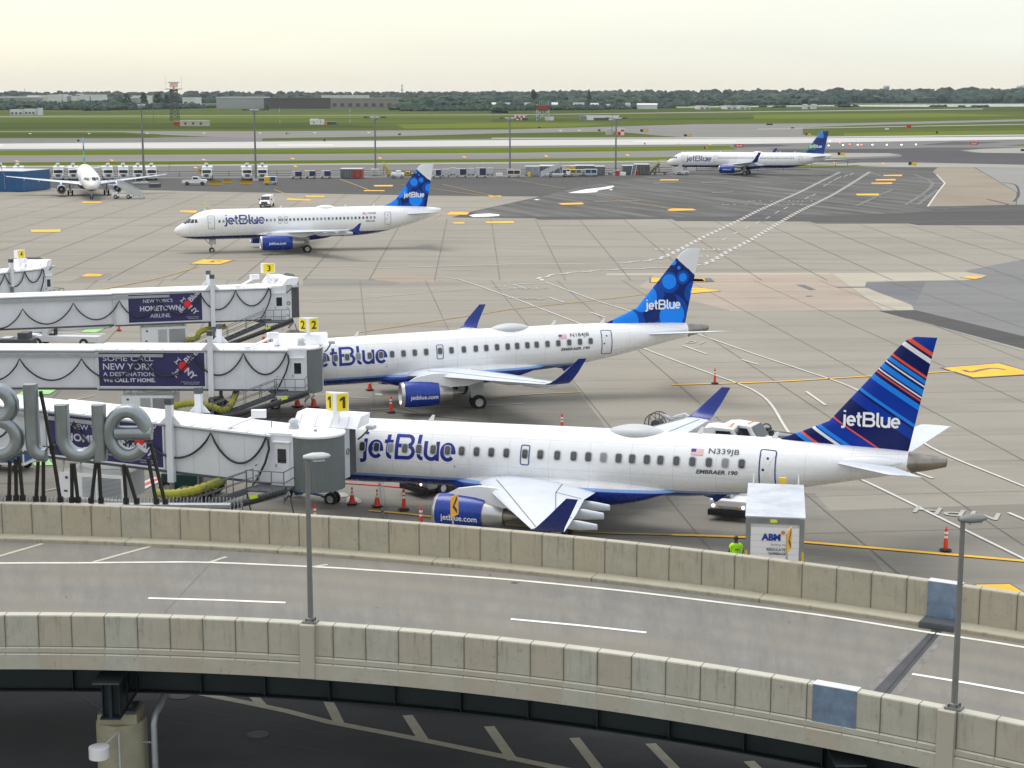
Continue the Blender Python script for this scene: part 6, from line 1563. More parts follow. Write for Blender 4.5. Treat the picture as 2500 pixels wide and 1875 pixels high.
# --- raised catering box truck
def box_truck():
    p = D(1893, 1262, 68.0); t = thing('box_truck', 'white regulated garbage box truck raised against the rear door of the striped tail jet', 'truck', (p.x, 68.0, .1), R(-9))
    W, z0, z1, L_ = 2.42, 1.55, 4.28, 6.0
    m = MB(); m.box((0, L_/2, (z0+z1)/2), (W, L_, z1-z0)); m.build('cargo_box', mat('box_side', (.62, .62, .62), .45, var=.05), t)
    m = MB(); m.box((0, L_/2, z1+.012), (W+.06, L_+.06, .05)); bx = m.build('roof', mat('scuffed_roof', (.50, .53, .58), .4, var=.28, scale=.55), t)
    m = MB(); m.box((0, -.03, z0+1.2), (W-.42, .05, z1-z0-.55)); dr = m.build('roller_door', mat('roller_white', (.80, .80, .80), .45, var=.02), t)
    m = MB()
    for k in range(1, 8): m.box((0, -.057, z0+.1+k*.27), (W-.44, .005, .012))
    m.build('door_slat', light_grey, dr)
    m = MB(); m.box((-W/2+.10, -.03, (z0+z1)/2-.05), (.20, .06, z1-z0)); m.box((W/2-.10, -.03, (z0+z1)/2-.05), (.20, .06, z1-z0)); m.box((0, -.03, z1-.14), (W-.4, .06, .24)); m.build('rear_frame', mat('dull_aluminium', (.30, .31, .31), .4, .5, var=.15), t)
    for s in (-1, 1): m = MB(); m.box((s*(W/2-.05), -.065, z0+.55), (.09, .012, 1.5)); m.build('yellow_strip', yellow, t)
    m = MB(); m.box((-.06, -.07, z1-.14), (.28, .02, .13)); m.build('marker_lamp', mat('lime_marker', (.75, .8, .05), .4), t)
    def F(x, z): return lambda u, v: Vector((x+u, -.075, z+v))
    def tx(s, x, z, h, mt, nm, **k):
        vf = fit(T(s, **k), h=h); m = MB(); add_text(m, vf, F(x, z)); m.build(nm, mt, dr)
    tx('ABM', -.55, 3.30, .30, mat('livery_blue', (.01, .04, .32), .4), 'lettering', bold=.05); tx('Building Value', -.15, 3.06, .12, mid_grey, 'lettering'); tx('REGULATED', -.32, 2.86, .12, dark_grey, 'lettering', bold=.02); tx('GARBAGE', -.24, 2.69, .12, dark_grey, 'lettering', bold=.02); tx('6699', .55, 2.33, .13, dark_grey, 'lettering', bold=.02)
    m = MB(); m.v = []; m.add([Vector((.34, -.078, 3.66))]+[Vector((.34+.085*cos(2*pi*i/16), -.078, 3.66+.085*sin(2*pi*i/16))) for i in range(16)], [(0, 1+i, 1+(i+1) % 16) for i in range(16)]); m.build('logo_dot', orange, dr)
    m = MB(); m.box((0, 3.6, .75), (.9, 8.6, .25)); m.box((0, .1, .5), (2.3, .12, .2)); m.build('chassis', dark_grey, t)
    m = MB()
    for s in (-1, 1):
        m.bar((s*.7, .8, .9), (s*.7, 5.2, z0), .12); m.bar((s*.7, 5.2, .9), (s*.7, .8, z0), .12)
    m.build('scissor_lift', mid_grey, t)
    m = MB(); m.box((0, 7.1, 1.35), (2.3, 2.0, 1.5), bev=.12); m.build('driver_cab', white, t)
    m = MB(); m.box((0, L_+.6, z1-1.15), (1.7, 1.3, .08)); m.build('loading_platform', mid_grey, t)
    for s in (-1, 1): m = MB(); m.tube([(s*1.0, L_-.1, z1-.1), (s*1.0, L_-.05, z1+.5)], .035, 6); m.build('guard_post', white, t)
    m = MB(); m.box((0.3, L_+.3, z1+.1), (.3, .2, .35)); m.build('bumper_pad', yellow, t)
    for s in (-1, 1):
        for y in (1.3, 6.6): road_wheel(t, s*1.0, y, .45, .3)
    return t
bt = box_truck()
# wheels of the truck roll along its length
for c in bpy.data.objects:
    if c.parent == bt and c.name.startswith('wheel'):
        cx = Vector((sum(v.co.x for v in c.data.vertices)/len(c.data.vertices), sum(v.co.y for v in c.data.vertices)/len(c.data.vertices), .45))
        c.data.transform(Matrix.Translation(cx) @ Matrix.Rotation(pi/2, 4, 'Z') @ Matrix.Translation(-cx))
        for g in bpy.data.objects:
            if g.parent == c: g.data.transform(Matrix.Translation(cx) @ Matrix.Rotation(pi/2, 4, 'Z') @ Matrix.Translation(-cx))

# --- apron worker
def person():
    hp = G(1797, 1315, 1.92); t = thing('person', 'worker in a lime green high visibility shirt standing beside the garbage truck', 'person', (hp.x, hp.y, .1), R(10)); t.scale = (1.16, 1.1, 1.06)
    skin = mat('dark_skin', (.10, .05, .03), .6); trousers = mat('dark_trousers', (.03, .035, .05), .8)
    def skinned(name, verts, edges, rad, m, par):
        me = bpy.data.meshes.new(name); me.from_pydata(verts, edges, []); o = bpy.data.objects.new(name, me); COL.objects.link(o)
        sk = o.modifiers.new('s', 'SKIN'); 
        for i, r in enumerate(rad): me.skin_vertices[0].data[i].radius = r if isinstance(r, tuple) else (r, r)
        me.skin_vertices[0].data[0].use_root = True
        ss = o.modifiers.new('u', 'SUBSURF'); ss.levels = 2; ss.render_levels = 2
        dg = bpy.context.evaluated_depsgraph_get(); dg.update(); me2 = bpy.data.meshes.new_from_object(o.evaluated_get(dg)); o.modifiers.clear(); o.data = me2; me2.name = name
        me2.materials.clear()
        for mm in (m if isinstance(m, list) else [m]): me2.materials.append(mm)
        for pl_ in me2.polygons: pl_.use_smooth = True
        o.parent = par; return o
    V = [(0, 0, .95), (0, 0, 1.12), (0, .01, 1.32), (0, .01, 1.47), (0, 0, 1.55), (0, 0, 1.62), (0, 0, 1.72), (0, 0, 1.79),
         (-.10, 0, .90), (-.13, .02, .50), (-.14, -.01, .10), (-.14, .10, .05), (.10, 0, .90), (.13, .02, .50), (.14, -.01, .10), (.14, .10, .05),
         (-.19, 0, 1.44), (-.27, -.02, 1.18), (-.20, .18, 1.05), (-.17, .25, 1.03), (.19, 0, 1.44), (.28, -.02, 1.18), (.27, .10, .98), (.26, .14, .92)]
    Eg = [(0, 1), (1, 2), (2, 3), (3, 4), (4, 5), (5, 6), (6, 7), (0, 8), (8, 9), (9, 10), (10, 11), (0, 12), (12, 13), (13, 14), (14, 15), (3, 16), (16, 17), (17, 18), (18, 19), (3, 20), (20, 21), (21, 22), (22, 23)]
    Rd = [(.15, .11), (.145, .10), (.17, .115), (.12, .09), .055, .065, (.085, .10), .06, .09, .062, .045, .04, .09, .062, .045, .04, .065, .045, .032, .03, .065, .045, .032, .03]
    b = skinned('body', V, Eg, Rd, [skin], t)
    # shirt, trousers and boots follow the body surface
    def shell(name, zlo, zhi, m, grow, arm):
        bm = bmesh.new(); bm.from_mesh(b.data); bm.normal_update()
        dl = [f for f in bm.faces if not (zlo < f.calc_center_median().z < zhi and (arm is None or (abs(f.calc_center_median().x) < arm)))]
        bmesh.ops.delete(bm, geom=dl, context='FACES')
        for v in bm.verts: v.co += v.normal*grow
        me = bpy.data.meshes.new(name); bm.to_mesh(me); bm.free(); me.materials.clear(); me.materials.append(m)
        o = bpy.data.objects.new(name, me); COL.objects.link(o); o.parent = t; return o
    shell('shirt', .90, 1.52, hiviz, .018, .262); shell('trousers', .12, .92, trousers, .014, .22); shell('boot', -.1, .13, black, .012, None)
    m = MB(); m.lathe([(1.69, .088), (1.75, .092), (1.80, .078), (1.835, .04), (1.84, .001)], 16, 'Z', (0, -.01, 0)); m.build('hair', black, t, smooth=60)
    m = MB(); m.box((0, -.142, 1.27), (.16, .012, .05)); m.build('shirt_print', mat('print_green', (.1, .3, .1), .7), t)
    for s in (-1, 1):
        hb = Vector((-.17, .25, 1.03)) if s < 0 else Vector((.26, .14, .92))
        m = MB(); m.box(hb+Vector((0, .03, -.02)), (.035, .08, .07), bev=.01); 
        for k in range(4): m.tube([hb+Vector((0, .06, .012-.02*k)), hb+Vector((.0, .10, .008-.02*k)), hb+Vector((.01*-s, .125-.005*abs(k-1), -.005-.02*k))], [.010, .009, .007], 6)
        m.tube([hb+Vector((0, .02, .02)), hb+Vector((-.02*s, .05, .045)), hb+Vector((-.03*s, .075, .045))], [.011, .010, .008], 6)
        m.build('hand', skin, t, smooth=60)
person()

# --- belt loaders, seen nose on under the striped tail jet
def belt_loader(px0, px1, ytop, ybase, label, rz, grey=white, belt_z=1.6, lights=True):
    p = G((px0+px1)/2, ybase, 0); t = thing('belt_loader', label, 'ground vehicle', (p.x, p.y, .1), rz, 'belt loaders on the apron')
    m = MB(); m.box((0, 3.4, .72), (2.0, 6.6, .55), bev=.06); m.box((0, .5, .92), (2.0, 1.3, .35), bev=.08); m.build('chassis', grey, t)
    m = MB(); m.box((0, -.02, .42), (2.15, .35, .32), bev=.05); m.build('bumper', rubber, t)
    m = MB(); m.box((.55, 1.9, 1.2), (.85, .5, .9), bev=.05); m.build('driver_console', grey, t)
    m = MB(); m.box((.55, 2.5, 1.05), (.6, .5, .12)); m.box((.55, 2.75, 1.35), (.6, .1, .5)); m.build('seat', black, t)
    m = MB(); m.bar((-.45, .3, 1.15), (-.45, 7.4, belt_z+.5), .85, .16); m.build('conveyor', dark_grey, t)
    m = MB(); m.bar((-.92, .3, 1.22), (-.92, 7.4, belt_z+.58), .06, .24); m.bar((.02, .3, 1.22), (.02, 7.4, belt_z+.58), .06, .24); m.build('conveyor_rail', light_grey, t)
    m = MB(); m.bar((-.95, 2, 2.0), (-.95, 6.5, 2.6), .045); 
    for k in range(4): m.bar((-.95, 2+k*1.5, 1.3+.15*k), (-.95, 2+k*1.5, 2.0+.2*k), .04)
    m.build('handrail', light_grey, t)
    for s in (-1, 1):
        m = MB(); m.lathe([(0, .001), (0, .085), (.03, .075), (.03, .001)], 14, 'Y', (s*.78, -.24 if 0 else -.17, .78)); m.build('headlight', hl if lights else light_grey, t)
        m = MB(); m.box((s*.45, -.17, .72), (.10, .02, .10)); m.build('reflector', amber, t)
        for y in (1.2, 5.4):
            m = MB(); m.lathe([(-.14, .2), (-.14, .36), (-.1, .40), (.1, .40), (.14, .36), (.14, .2)], 18, 'X', (s*.93, y, .40)); w_ = m.build('wheel', rubber, t, smooth=40)
            m = MB(); m.lathe([(-.1, .001), (-.1, .22), (.1, .22), (.1, .001)], 12, 'X', (s*.95, y, .40)); m.build('rim', white, w_)
    return t
belt_loader(961, 1062, 1186, 1214, 'grey belt loader with lit headlights under the front belly of the striped tail jet', R(-48), mat('loader_grey', (.36, .37, .37), .5))
belt_loader(1735, 1822, 1222, 1276, 'white belt loader with green corner beside the garbage truck', R(-20))
bl = belt_loader(20, 120, 780, 845, 'yellow and white belt loader parked under the gate 3 tunnel', R(-97), white, 1.2, False)

# --- service pickup trucks, tank trailer and hose reel behind the striped tail jet
def truck_a(px, py, rz, label):
    p = G(px, py, 0); t = thing('service_truck', label, 'truck', (p.x, p.y, .1), rz, 'white service trucks behind the striped tail jet'); pass
    m = MB(); rr = []
    for x, zt, w in ((-2.6, 1.05, .95), (-2.5, 1.25, 1.0), (-1.5, 1.38, 1.02), (-.9, 2.15, .92), (.3, 2.22, .92), (.8, 2.15, .92), (1.0, 1.3, 1.0)):
        rr.append([Vector((x, y*w, z)) for y, z in ((-1, .45), (-1, 1.15 if zt > 1.5 else zt-.15), (-.85, zt-.04), (-.6, zt), (.6, zt), (.85, zt-.04), (1, 1.15 if zt > 1.5 else zt-.15), (1, .45))])
    m.loft(rr); b = m.build('cab', white, t, smooth=30)
    m = MB(); m.add([(-1.46, -.85, 1.42), (-1.46, .85, 1.42), (-.96, .80, 2.10), (-.96, -.80, 2.10)], [(0, 1, 2, 3)]); m.v = [(v[0]-.05, v[1], v[2]+.02) for v in m.v]; m.build('windscreen', dark_glass, b)
    for s in (-1, 1): m = MB(); m.add([(-1.1, s*1.0, 1.42), (.1, s*1.0, 1.42), (.1, s*.945, 2.02), (-.75, s*.945, 2.02)], [(0, 1, 2, 3)]); m.build('side_window', dark_glass, b)
    m = MB()
    for k in range(5): m.box((-.7, -.5+.25*k, 2.24), (.1, .09, .05))
    m.build('roof_lamp', amber, b)
    m = MB(); m.box((3.0, 0, .85), (4.0, 2.0, .35)); m.build('flatbed', mid_grey, t)
    for s in (-1, 1):
        for x in (-1.7, 3.0): road_wheel(t, x, s*.92, .42, .28, dark_grey)
    return t
truck_a(1806, 1121, R(152), 'white crew cab service truck with grey tank, behind the striped tail jet crown')
truck_a(1757, 1129, R(162), 'white pickup service truck half hidden behind the striped tail jet, nearer one')
p = G(1832, 1110, 0); t = thing('tank_trailer', 'small white tank trailer with dark pumps just left of the striped tail', 'trailer', (p.x, p.y, .1), R(-6))
m = MB(); m.lathe([(-1.0, .05), (-.95, .4), (-.7, .58), (.5, .58), (.75, .42), (.8, .05)], 18, 'X', (0, 0, 1.35)); m.build('tank', light_grey, t, smooth=50)
m = MB(); rnd = random.Random(8)
for k in range(12): a = Vector((rnd.uniform(.6, 1.3), rnd.uniform(-.4, .4), rnd.uniform(1.2, 1.5))); m.box(a, (rnd.uniform(.12, .35), rnd.uniform(.12, .3), rnd.uniform(.15, .4)), rnd.uniform(0, 3))
m.tube([(.9+.28*cos(q*.6), -.4, 1.65+.28*sin(q*.6)) for q in range(11)], .05, 6); m.build('pump', dark_grey, t)
m = MB(); m.box((1.0, 0, .75), (5.0, 1.4, .16)); m.box((2.4, 0, 1.05), (1.6, 1.1, .35)); m.bar((1.4, -.5, 1.5), (3.3, -.3, 1.25), .08); m.build('trailer_bed', mid_grey, t)
for s_ in (-1, 1): road_wheel(t, 0, s_*.7, .35, .2); road_wheel(t, 2.4, s_*.7, .35, .2)
p = G(1695, 1106, 0); t = thing('service_trailer', 'grey railed equipment trailer behind the far wing of the striped tail jet', 'trailer', (p.x, p.y, .1), R(5))
t.scale = (.55, .9, .95); m = MB(); m.box((0, 0, .8), (5.5, 2.0, .2)); m.build('bed', mid_grey, t); m = MB()
for k in range(9): m.bar((-2.7+k*.68, -1, .9), (-2.7+k*.68, -1, 2.1), .05); m.bar((-2.7+k*.68, 1, .9), (-2.7+k*.68, 1, 2.1), .05)
for z in (1.3, 1.7, 2.1): m.bar((-2.7, -1, z), (2.75, -1, z), .05); m.bar((-2.7, 1, z), (2.75, 1, z), .05)
m.build('railing', light_grey, t); m = MB(); rnd = random.Random(3)
for k in range(14): a = Vector((rnd.uniform(-2.4, 2.4), rnd.uniform(-.7, .7), .9)); m.box(a+Vector((0, 0, .25)), (rnd.uniform(.2, .5), rnd.uniform(.2, .5), rnd.uniform(.2, .6)))
m.build('equipment', light_grey, t)
for s in (-1, 1): road_wheel(t, 1.2, s*.9, .4, .25); road_wheel(t, -1.5, s*.9, .4, .25)
p = G(1604, 1090, 0); t = thing('hose_reel', 'round black hose reel standing beside the far wing of the striped tail jet', 'reel', (p.x, p.y, .1), R(-25))
m = MB()
for y in (-.35, .35):
    m.tube([(.72*cos(2*pi*k/24), y, 1.35+.72*sin(2*pi*k/24)) for k in range(24)], .035, 6, closed=True, cap=False)
    for k in range(8): m.bar((0, y, 1.35), (.72*cos(pi*k/4), y, 1.35+.72*sin(pi*k/4)), .03)
m.cyl((0, -.38, 1.35), (0, .38, 1.35), .3, 16); m.build('reel', dark_grey, t, smooth=30)
m = MB(); m.box((.5, 0, .35), (3.0, 1.2, .3)); m.bar((-.5, -.45, .4), (0, -.45, 1.35), .08); m.bar((.5, -.45, .4), (0, -.45, 1.35), .08); m.build('cart_frame', mid_grey, t)
m = MB(); m.tube([(.4, 0, 1.9), (.9, .1, 1.7), (1.3, 0, 1.9), (1.8, .1, 2.05), (2.1, 0, 1.9)], .13, 8); m.box((1.3, 0, 1.0), (1.2, .8, 1.0)); m.build('hose', light_grey, t, smooth=40)
for s in (-1, 1): road_wheel(t, -.4, s*.6, .25, .15); road_wheel(t, 1.4, s*.6, .25, .15)
# tow bar at the nose wheel
p0, p1 = G(812, 1232, 0), G(712, 1214, 0); t = thing('tow_bar', 'blue tow bar with small wheels at the nose gear of the striped tail jet', 'tow bar', (p1.x, p1.y, .1), atan2(p0.y-p1.y, p0.x-p1.x))
L_ = (p0-p1).length; m = MB(); m.cyl((0, 0, .35), (L_-.3, 0, .3), .07, 10); m.box((L_-.4, 0, .3), (.5, .35, .12)); m.lathe([(-.2, .1), (-.2, .26), (.2, .26), (.2, .1)], 14, 'X', (.55, 0, .4)); m.build('bar', mat('tow_blue', (.02, .09, .25), .4), t, smooth=30)
for s in (-1, 1): road_wheel(t, .1, s*.3, .24, .14)
# wheel of a tug and box trailer glimpsed below gate 1 tunnel
p = G(470, 1212, 0); t = thing('baggage_tug', 'dark green tug with pale wheels below the gate 1 tunnel', 'ground vehicle', (p.x, p.y, .1), R(-12))
m = MB(); m.box((0, 0, .85), (3.0, 1.5, .9), bev=.1); m.box((.7, 0, 1.5), (1.0, 1.3, .5), bev=.08); m.build('body', mat('tug_green', (.01, .07, .06), .5), t); m = MB(); m.box((1.2, -.77, 1.0), (1.1, .03, .9)); m.build('side_panel', light_grey, t)
for x in (-1.1, 1.1):
    for s in (-1, 1): road_wheel(t, x, s*.75, .48, .3)
p = G(20, 1150, 0); t = thing('baggage_cart', 'blue curtained baggage cart at the left edge behind the letter sign', 'cart', (p.x, p.y, .1), R(-10))
m = MB(); m.box((0, 0, 1.3), (2.6, 1.4, 1.4)); m.build('curtain', dblue, t); m = MB(); m.box((0, 0, 2.05), (2.8, 1.55, .08)); m.box((0, 0, .5), (2.8, 1.5, .12))
for x in (-1.35, 1.35): m.box((x, -.72, 1.25), (.07, .07, 1.5)); m.box((x, .72, 1.25), (.07, .07, 1.5))
m.build('frame', white, t)
for x in (-.9, .9):
    for s in (-1, 1): road_wheel(t, x, s*.6, .3, .18)
p = G(46, 858, 0); t = thing('baggage_tug', 'dark tug beside the belt loader at far left below gate 3', 'ground vehicle', (p.x, p.y, .1), R(-5))
m = MB(); m.box((0, 0, .7), (2.8, 1.4, .7), bev=.1); m.box((.6, 0, 1.3), (.9, 1.2, .6), bev=.08); m.build('body', dark_grey, t); m = MB(); m.box((-.9, 0, 1.08), (.8, 1.2, .1)); m.build('bonnet', light_grey, t)
for x in (-.9, .9):
    for s in (-1, 1): road_wheel(t, x, s*.65, .35, .22)

# ================================================================== FAR SIDE OF THE APRON
def px_size(px0, px1, y): return abs(G(px1, y, 0).x-G(px0, y, 0).x)
def height_at(px, ytop, Y): return D(px, ytop, Y).z
# de-icing trucks standing in a row
def deicer():
    t = thing('deicing_truck', '', 'truck', (0, 0, 0), 0, 'white de-icing trucks parked along the fence')
    m = MB(); m.box((0, .9, 1.55), (2.2, 1.9, 1.5), bev=.15); m.build('cab', white, t); m = MB(); m.box((0, -.6, 1.0), (1.5, 1.4, 1.0), bev=.15); m.build('bonnet', light_grey, t)
    m = MB(); m.box((0, -.06, 1.85), (1.85, .05, .68)); m.build('windscreen', dark_glass, t)
    m = MB(); m.box((0, -1.33, .95), (.9, .06, .7)); m.build('grille', dark_grey, t)
    for s in (-1, 1):
        m = MB(); m.box((s*.98, -.5, .95), (.42, 1.2, .45), bev=.1); m.build('wing_guard', white, t); m = MB(); m.box((s*.98, -1.13, .95), (.2, .04, .18)); m.build('headlight', light_grey, t)
        m = MB(); m.box((s*1.32, .1, 1.9), (.14, .1, .5)); m.build('mirror', dark_grey, t)
        for y in (-.4, 4.8, 6.0):
            q = MB(); q.lathe([(-.16, .2), (-.16, .42), (-.12, .48), (.12, .48), (.16, .42), (.16, .2)], 16, 'X', (s*.95, y, .48)); w_ = q.build('wheel', rubber, t, smooth=40)
            q = MB(); q.lathe([(-.12, .001), (-.12, .25), (.12, .25), (.12, .001)], 10, 'X', (s*1.0, y, .48)); q.build('rim', light_grey, w_)
    m = MB(); m.box((0, -1.4, .55), (2.3, .25, .3), bev=.04); m.build('bumper', light_grey, t)
    m = MB(); m.box((0, 4.8, 1.9), (2.3, 5.2, 1.9), bev=.1); m.build('fluid_tank', white, t)
    m = MB(); m.bar((0, 5.5, 3.0), (0, -.2, 3.25), .3); m.build('boom', dark_grey, t)
    m = MB(); m.box((0, -.6, 3.55), (.75, .7, .5), bev=.1); m.box((-.4, -.9, 3.4), (.4, .3, .25)); m.build('basket', white, t)
    return t
d0 = deicer(); KIDS[d0.name] = [(c, [g for g in bpy.data.objects if g.parent == c]) for c in bpy.data.objects if c.parent == d0]
spots = [(3, 'white de-icing truck behind the left end of the blue shed'), (45, 'white de-icing truck behind the right end of the blue shed'), (143, 'white de-icing truck left of the head on jet fuselage'), (180, 'white de-icing truck partly behind the head on jet fuselage'), (265, 'first white de-icing truck right of the head on jet'),
         (302, 'second white de-icing truck right of the head on jet'), (338, 'white de-icing truck just left of the leftmost light mast'), (371, 'white de-icing truck just right of the leftmost light mast'),
         (505, 'white de-icing truck standing behind the white pickup'), (604, 'white de-icing truck just left of the second light mast'), (641, 'white de-icing truck just right of the second light mast')]
for i, (px, lb) in enumerate(spots):
    y = 441 if i != 0 else 441; loc = G(px, y, 0); loc = (loc.x, loc.y, .2); az = atan2(-loc[0], loc[1])
    if i == 0: d0.location = loc; d0['label'] = lb; d0.rotation_euler = (0, 0, az); d0.scale = (1.12, 1.12, 1.12)
    else: dup(d0, loc, az+R(random.uniform(-2.5, 2.5)), lb)
# light masts
def mast(px, ybase, ytop, label):
    p = G(px, ybase, 0); t = thing('light_mast', label, 'light mast', (p.x, p.y, .1), 0, 'tall apron light masts'); H_ = D(px, ytop, p.y).z
    m = MB(); m.tube([(0, 0, 0), (0, 0, H_)], [.30, .18], 10); m.build('pole', pole_grey, t, smooth=40)
    m = MB(); m.cyl((0, 0, H_-.5), (0, 0, H_+.1), .9, 12); m.build('head_frame', mid_grey, t)
    for k in range(4):
        a = R(20+90*k if k % 2 else 90*k); d_ = Vector((cos(a), sin(a)*.6, 0)); m = MB(); m.bar(Vector((0, 0, H_-.1)), d_*2.2+Vector((0, 0, H_+.2)), .12); m.box(d_*2.4+Vector((0, 0, H_+.22)), (1.2, .7, .35), a); m.build('floodlight', light_grey if k % 2 else dark_grey, t)
    m = MB(); m.box((0, 0, .25), (1.4, 1.4, .5)); m.build('foundation', light_grey, t)
mast(352, 449, 259, 'leftmost tall grey light mast near the head on jet'); mast(625, 442, 271, 'second grey light mast from the left between de-icing trucks'); mast(917, 428, 289, 'tall grey light mast behind the white box, left of the bubble tail'); mast(1245, 417, 291, 'fourth grey light mast, beside the white baggage cage'); mast(1503, 421, 291, 'rightmost grey light mast left of the parked long jet')
# fence along the asphalt
def fence(pts, H_, label, nm='chain_fence'):
    q = [G(x, y, 0) for x, y in pts]; t = thing(nm, label, 'fence', (q[0].x, q[0].y, .1)); o = q[0]
    m = MB(); L_ = 0; posts = MB()
    for a, b in zip(q, q[1:]):
        for z in (.15, H_*.5, H_): m.bar(a-o+Vector((0, 0, z)), b-o+Vector((0, 0, z)), .12)
        n = max(1, int((b-a).length/6))
        for k in range(n): c = a+(b-a)*k/n-o; posts.bar(c, c+Vector((0, 0, H_)), .12)
    m.build('rail', dark_grey, t); p_ = posts.build('post', dark_grey, t); p_['kind'] = 'stuff'
fence([(-300, 437), (60, 434), (500, 431.5), (1250, 427), (1640, 421)], 1.3, 'long low dark fence running behind the parked ground equipment')
fence([(1700, 418), (1850, 417.5), (1975, 415)], 1.2, 'low dark rail fence under the parked long jet'); fence([(1980, 411), (2040, 409), (2098, 405)], 2.0, 'dark slatted fence right of the parked long jet', 'blast_fence')
def cont(px0, px1, ytop, ybase, col, label, depth=6.0, rz=0, group=None, parts=True, name='shipping_container', cat='container'):
    p = G((px0+px1)/2, ybase, 0); W_ = px_size(px0, px1, ybase); H_ = height_at((px0+px1)/2, ytop, p.y)-.1
    t = thing(name, label, cat, (p.x, p.y, .15), rz, group)
    m = MB(); m.box((0, depth/2, H_/2), (W_-.1, depth-.1, H_-.1)); m.build('wall', col, t)
    m = MB(); m.box((0, depth/2, H_-.02), (W_, depth, .1)); m.build('roof', light_grey if parts else col, t)
    m = MB(); n = max(3, int(W_/.5))
    for k in range(n+1): m.box((-W_/2+.08+(W_-.16)*k/n, .02, H_/2), (.12, .1, H_-.15))
    m.build('corrugation', col, t)
    m = MB(); m.box((-W_*.1, -.06, H_/2), (.06, .05, H_*.8)); m.box((W_*.1, -.06, H_/2), (.06, .05, H_*.8)); m.build('door_bar', steel, t)
    return t
c_grey = mat('container_grey', (.13, .145, .16), .55, var=.2, scale=.8); c_lgrey = mat('container_light_grey', (.33, .37, .40), .55, var=.2, scale=.8); c_red = mat('container_red', (.38, .045, .02), .55, var=.3, scale=1); c_yel = mat('container_yellow', (.70, .45, .015), .5)
G1 = 'containers along the far fence'
cont(831, 861, 413, 437, c_grey, 'dark grey container joined to the red one', 6, 0, G1); cont(861, 884, 413, 437, c_red, 'rusty red container beside the dark grey one', 6, 0, G1)
cont(905, 924, 414, 430, light_grey, 'small white box cabin at the foot of the third light mast', 3, 0, None, True, 'cabin', 'cabin')
cont(1282, 1297, 407, 430, c_lgrey, 'light grey container leftmost of the far right group', 5, 0, G1); cont(1297, 1317, 407, 431, c_lgrey, 'light grey container with doors second of the far right group', 5, 0, G1)
cont(1318, 1372, 406, 428, c_grey, 'long grey blue container behind the white mobile stair', 8, 0, G1); cont(1382, 1405, 406, 428, c_yel, 'yellow container behind the blue cage cart', 5, 0, G1)
cont(1405, 1452, 405, 428, c_grey, 'dark container behind the row of cages', 6, 0, G1); cont(1452, 1477, 407, 429, c_grey, 'dark grey container just left of the rightmost light mast', 5, 0, G1)
cont(1520, 1548, 405, 427, c_grey, 'grey container beside the leaning ladder', 5, 0, G1); cont(1550, 1586, 402, 428, mat('shed_grey', (.10, .115, .125), .6, var=.3), 'dark grey shed left of the brown boarding stair', 6, 0, G1)
cont(-60, 64, 418, 469, mat('shed_blue', (.015, .10, .26), .45, var=.12, scale=.4), 'large blue metal shed at the left edge', 12, R(-14), None, True, 'blue_shed', 'shed')
G2 = 'red water barriers beside the blue shed'
for k, (a, b, y0, y1, lb) in enumerate(((64, 74, 448, 464, 'dull red barrier in the middle of the heap by the blue shed'), (74, 88, 449, 463, 'bright red barrier second from the right by the blue shed'), (88, 107, 448, 460, 'rightmost bright red barrier by the blue shed'))):
    p = G((a+b)/2, y1, 0); W_ = px_size(a, b, y1); t = thing('water_barrier', lb, 'barrier', (p.x, p.y, .15), R(10), G2); H_ = 1.1
    m = MB(); m.prism([(-W_/2, -.35, 0), (-W_/2, .35, 0), (-W_/2, .15, H_), (-W_/2, -.15, H_)], (0, 0, 0), (W_, 0, 0)); m.build('barrier_body', red, t); m = MB(); m.box((0, 0, H_*.6), (W_*.5, .8, .12)); m.build('fork_slot', red, t)
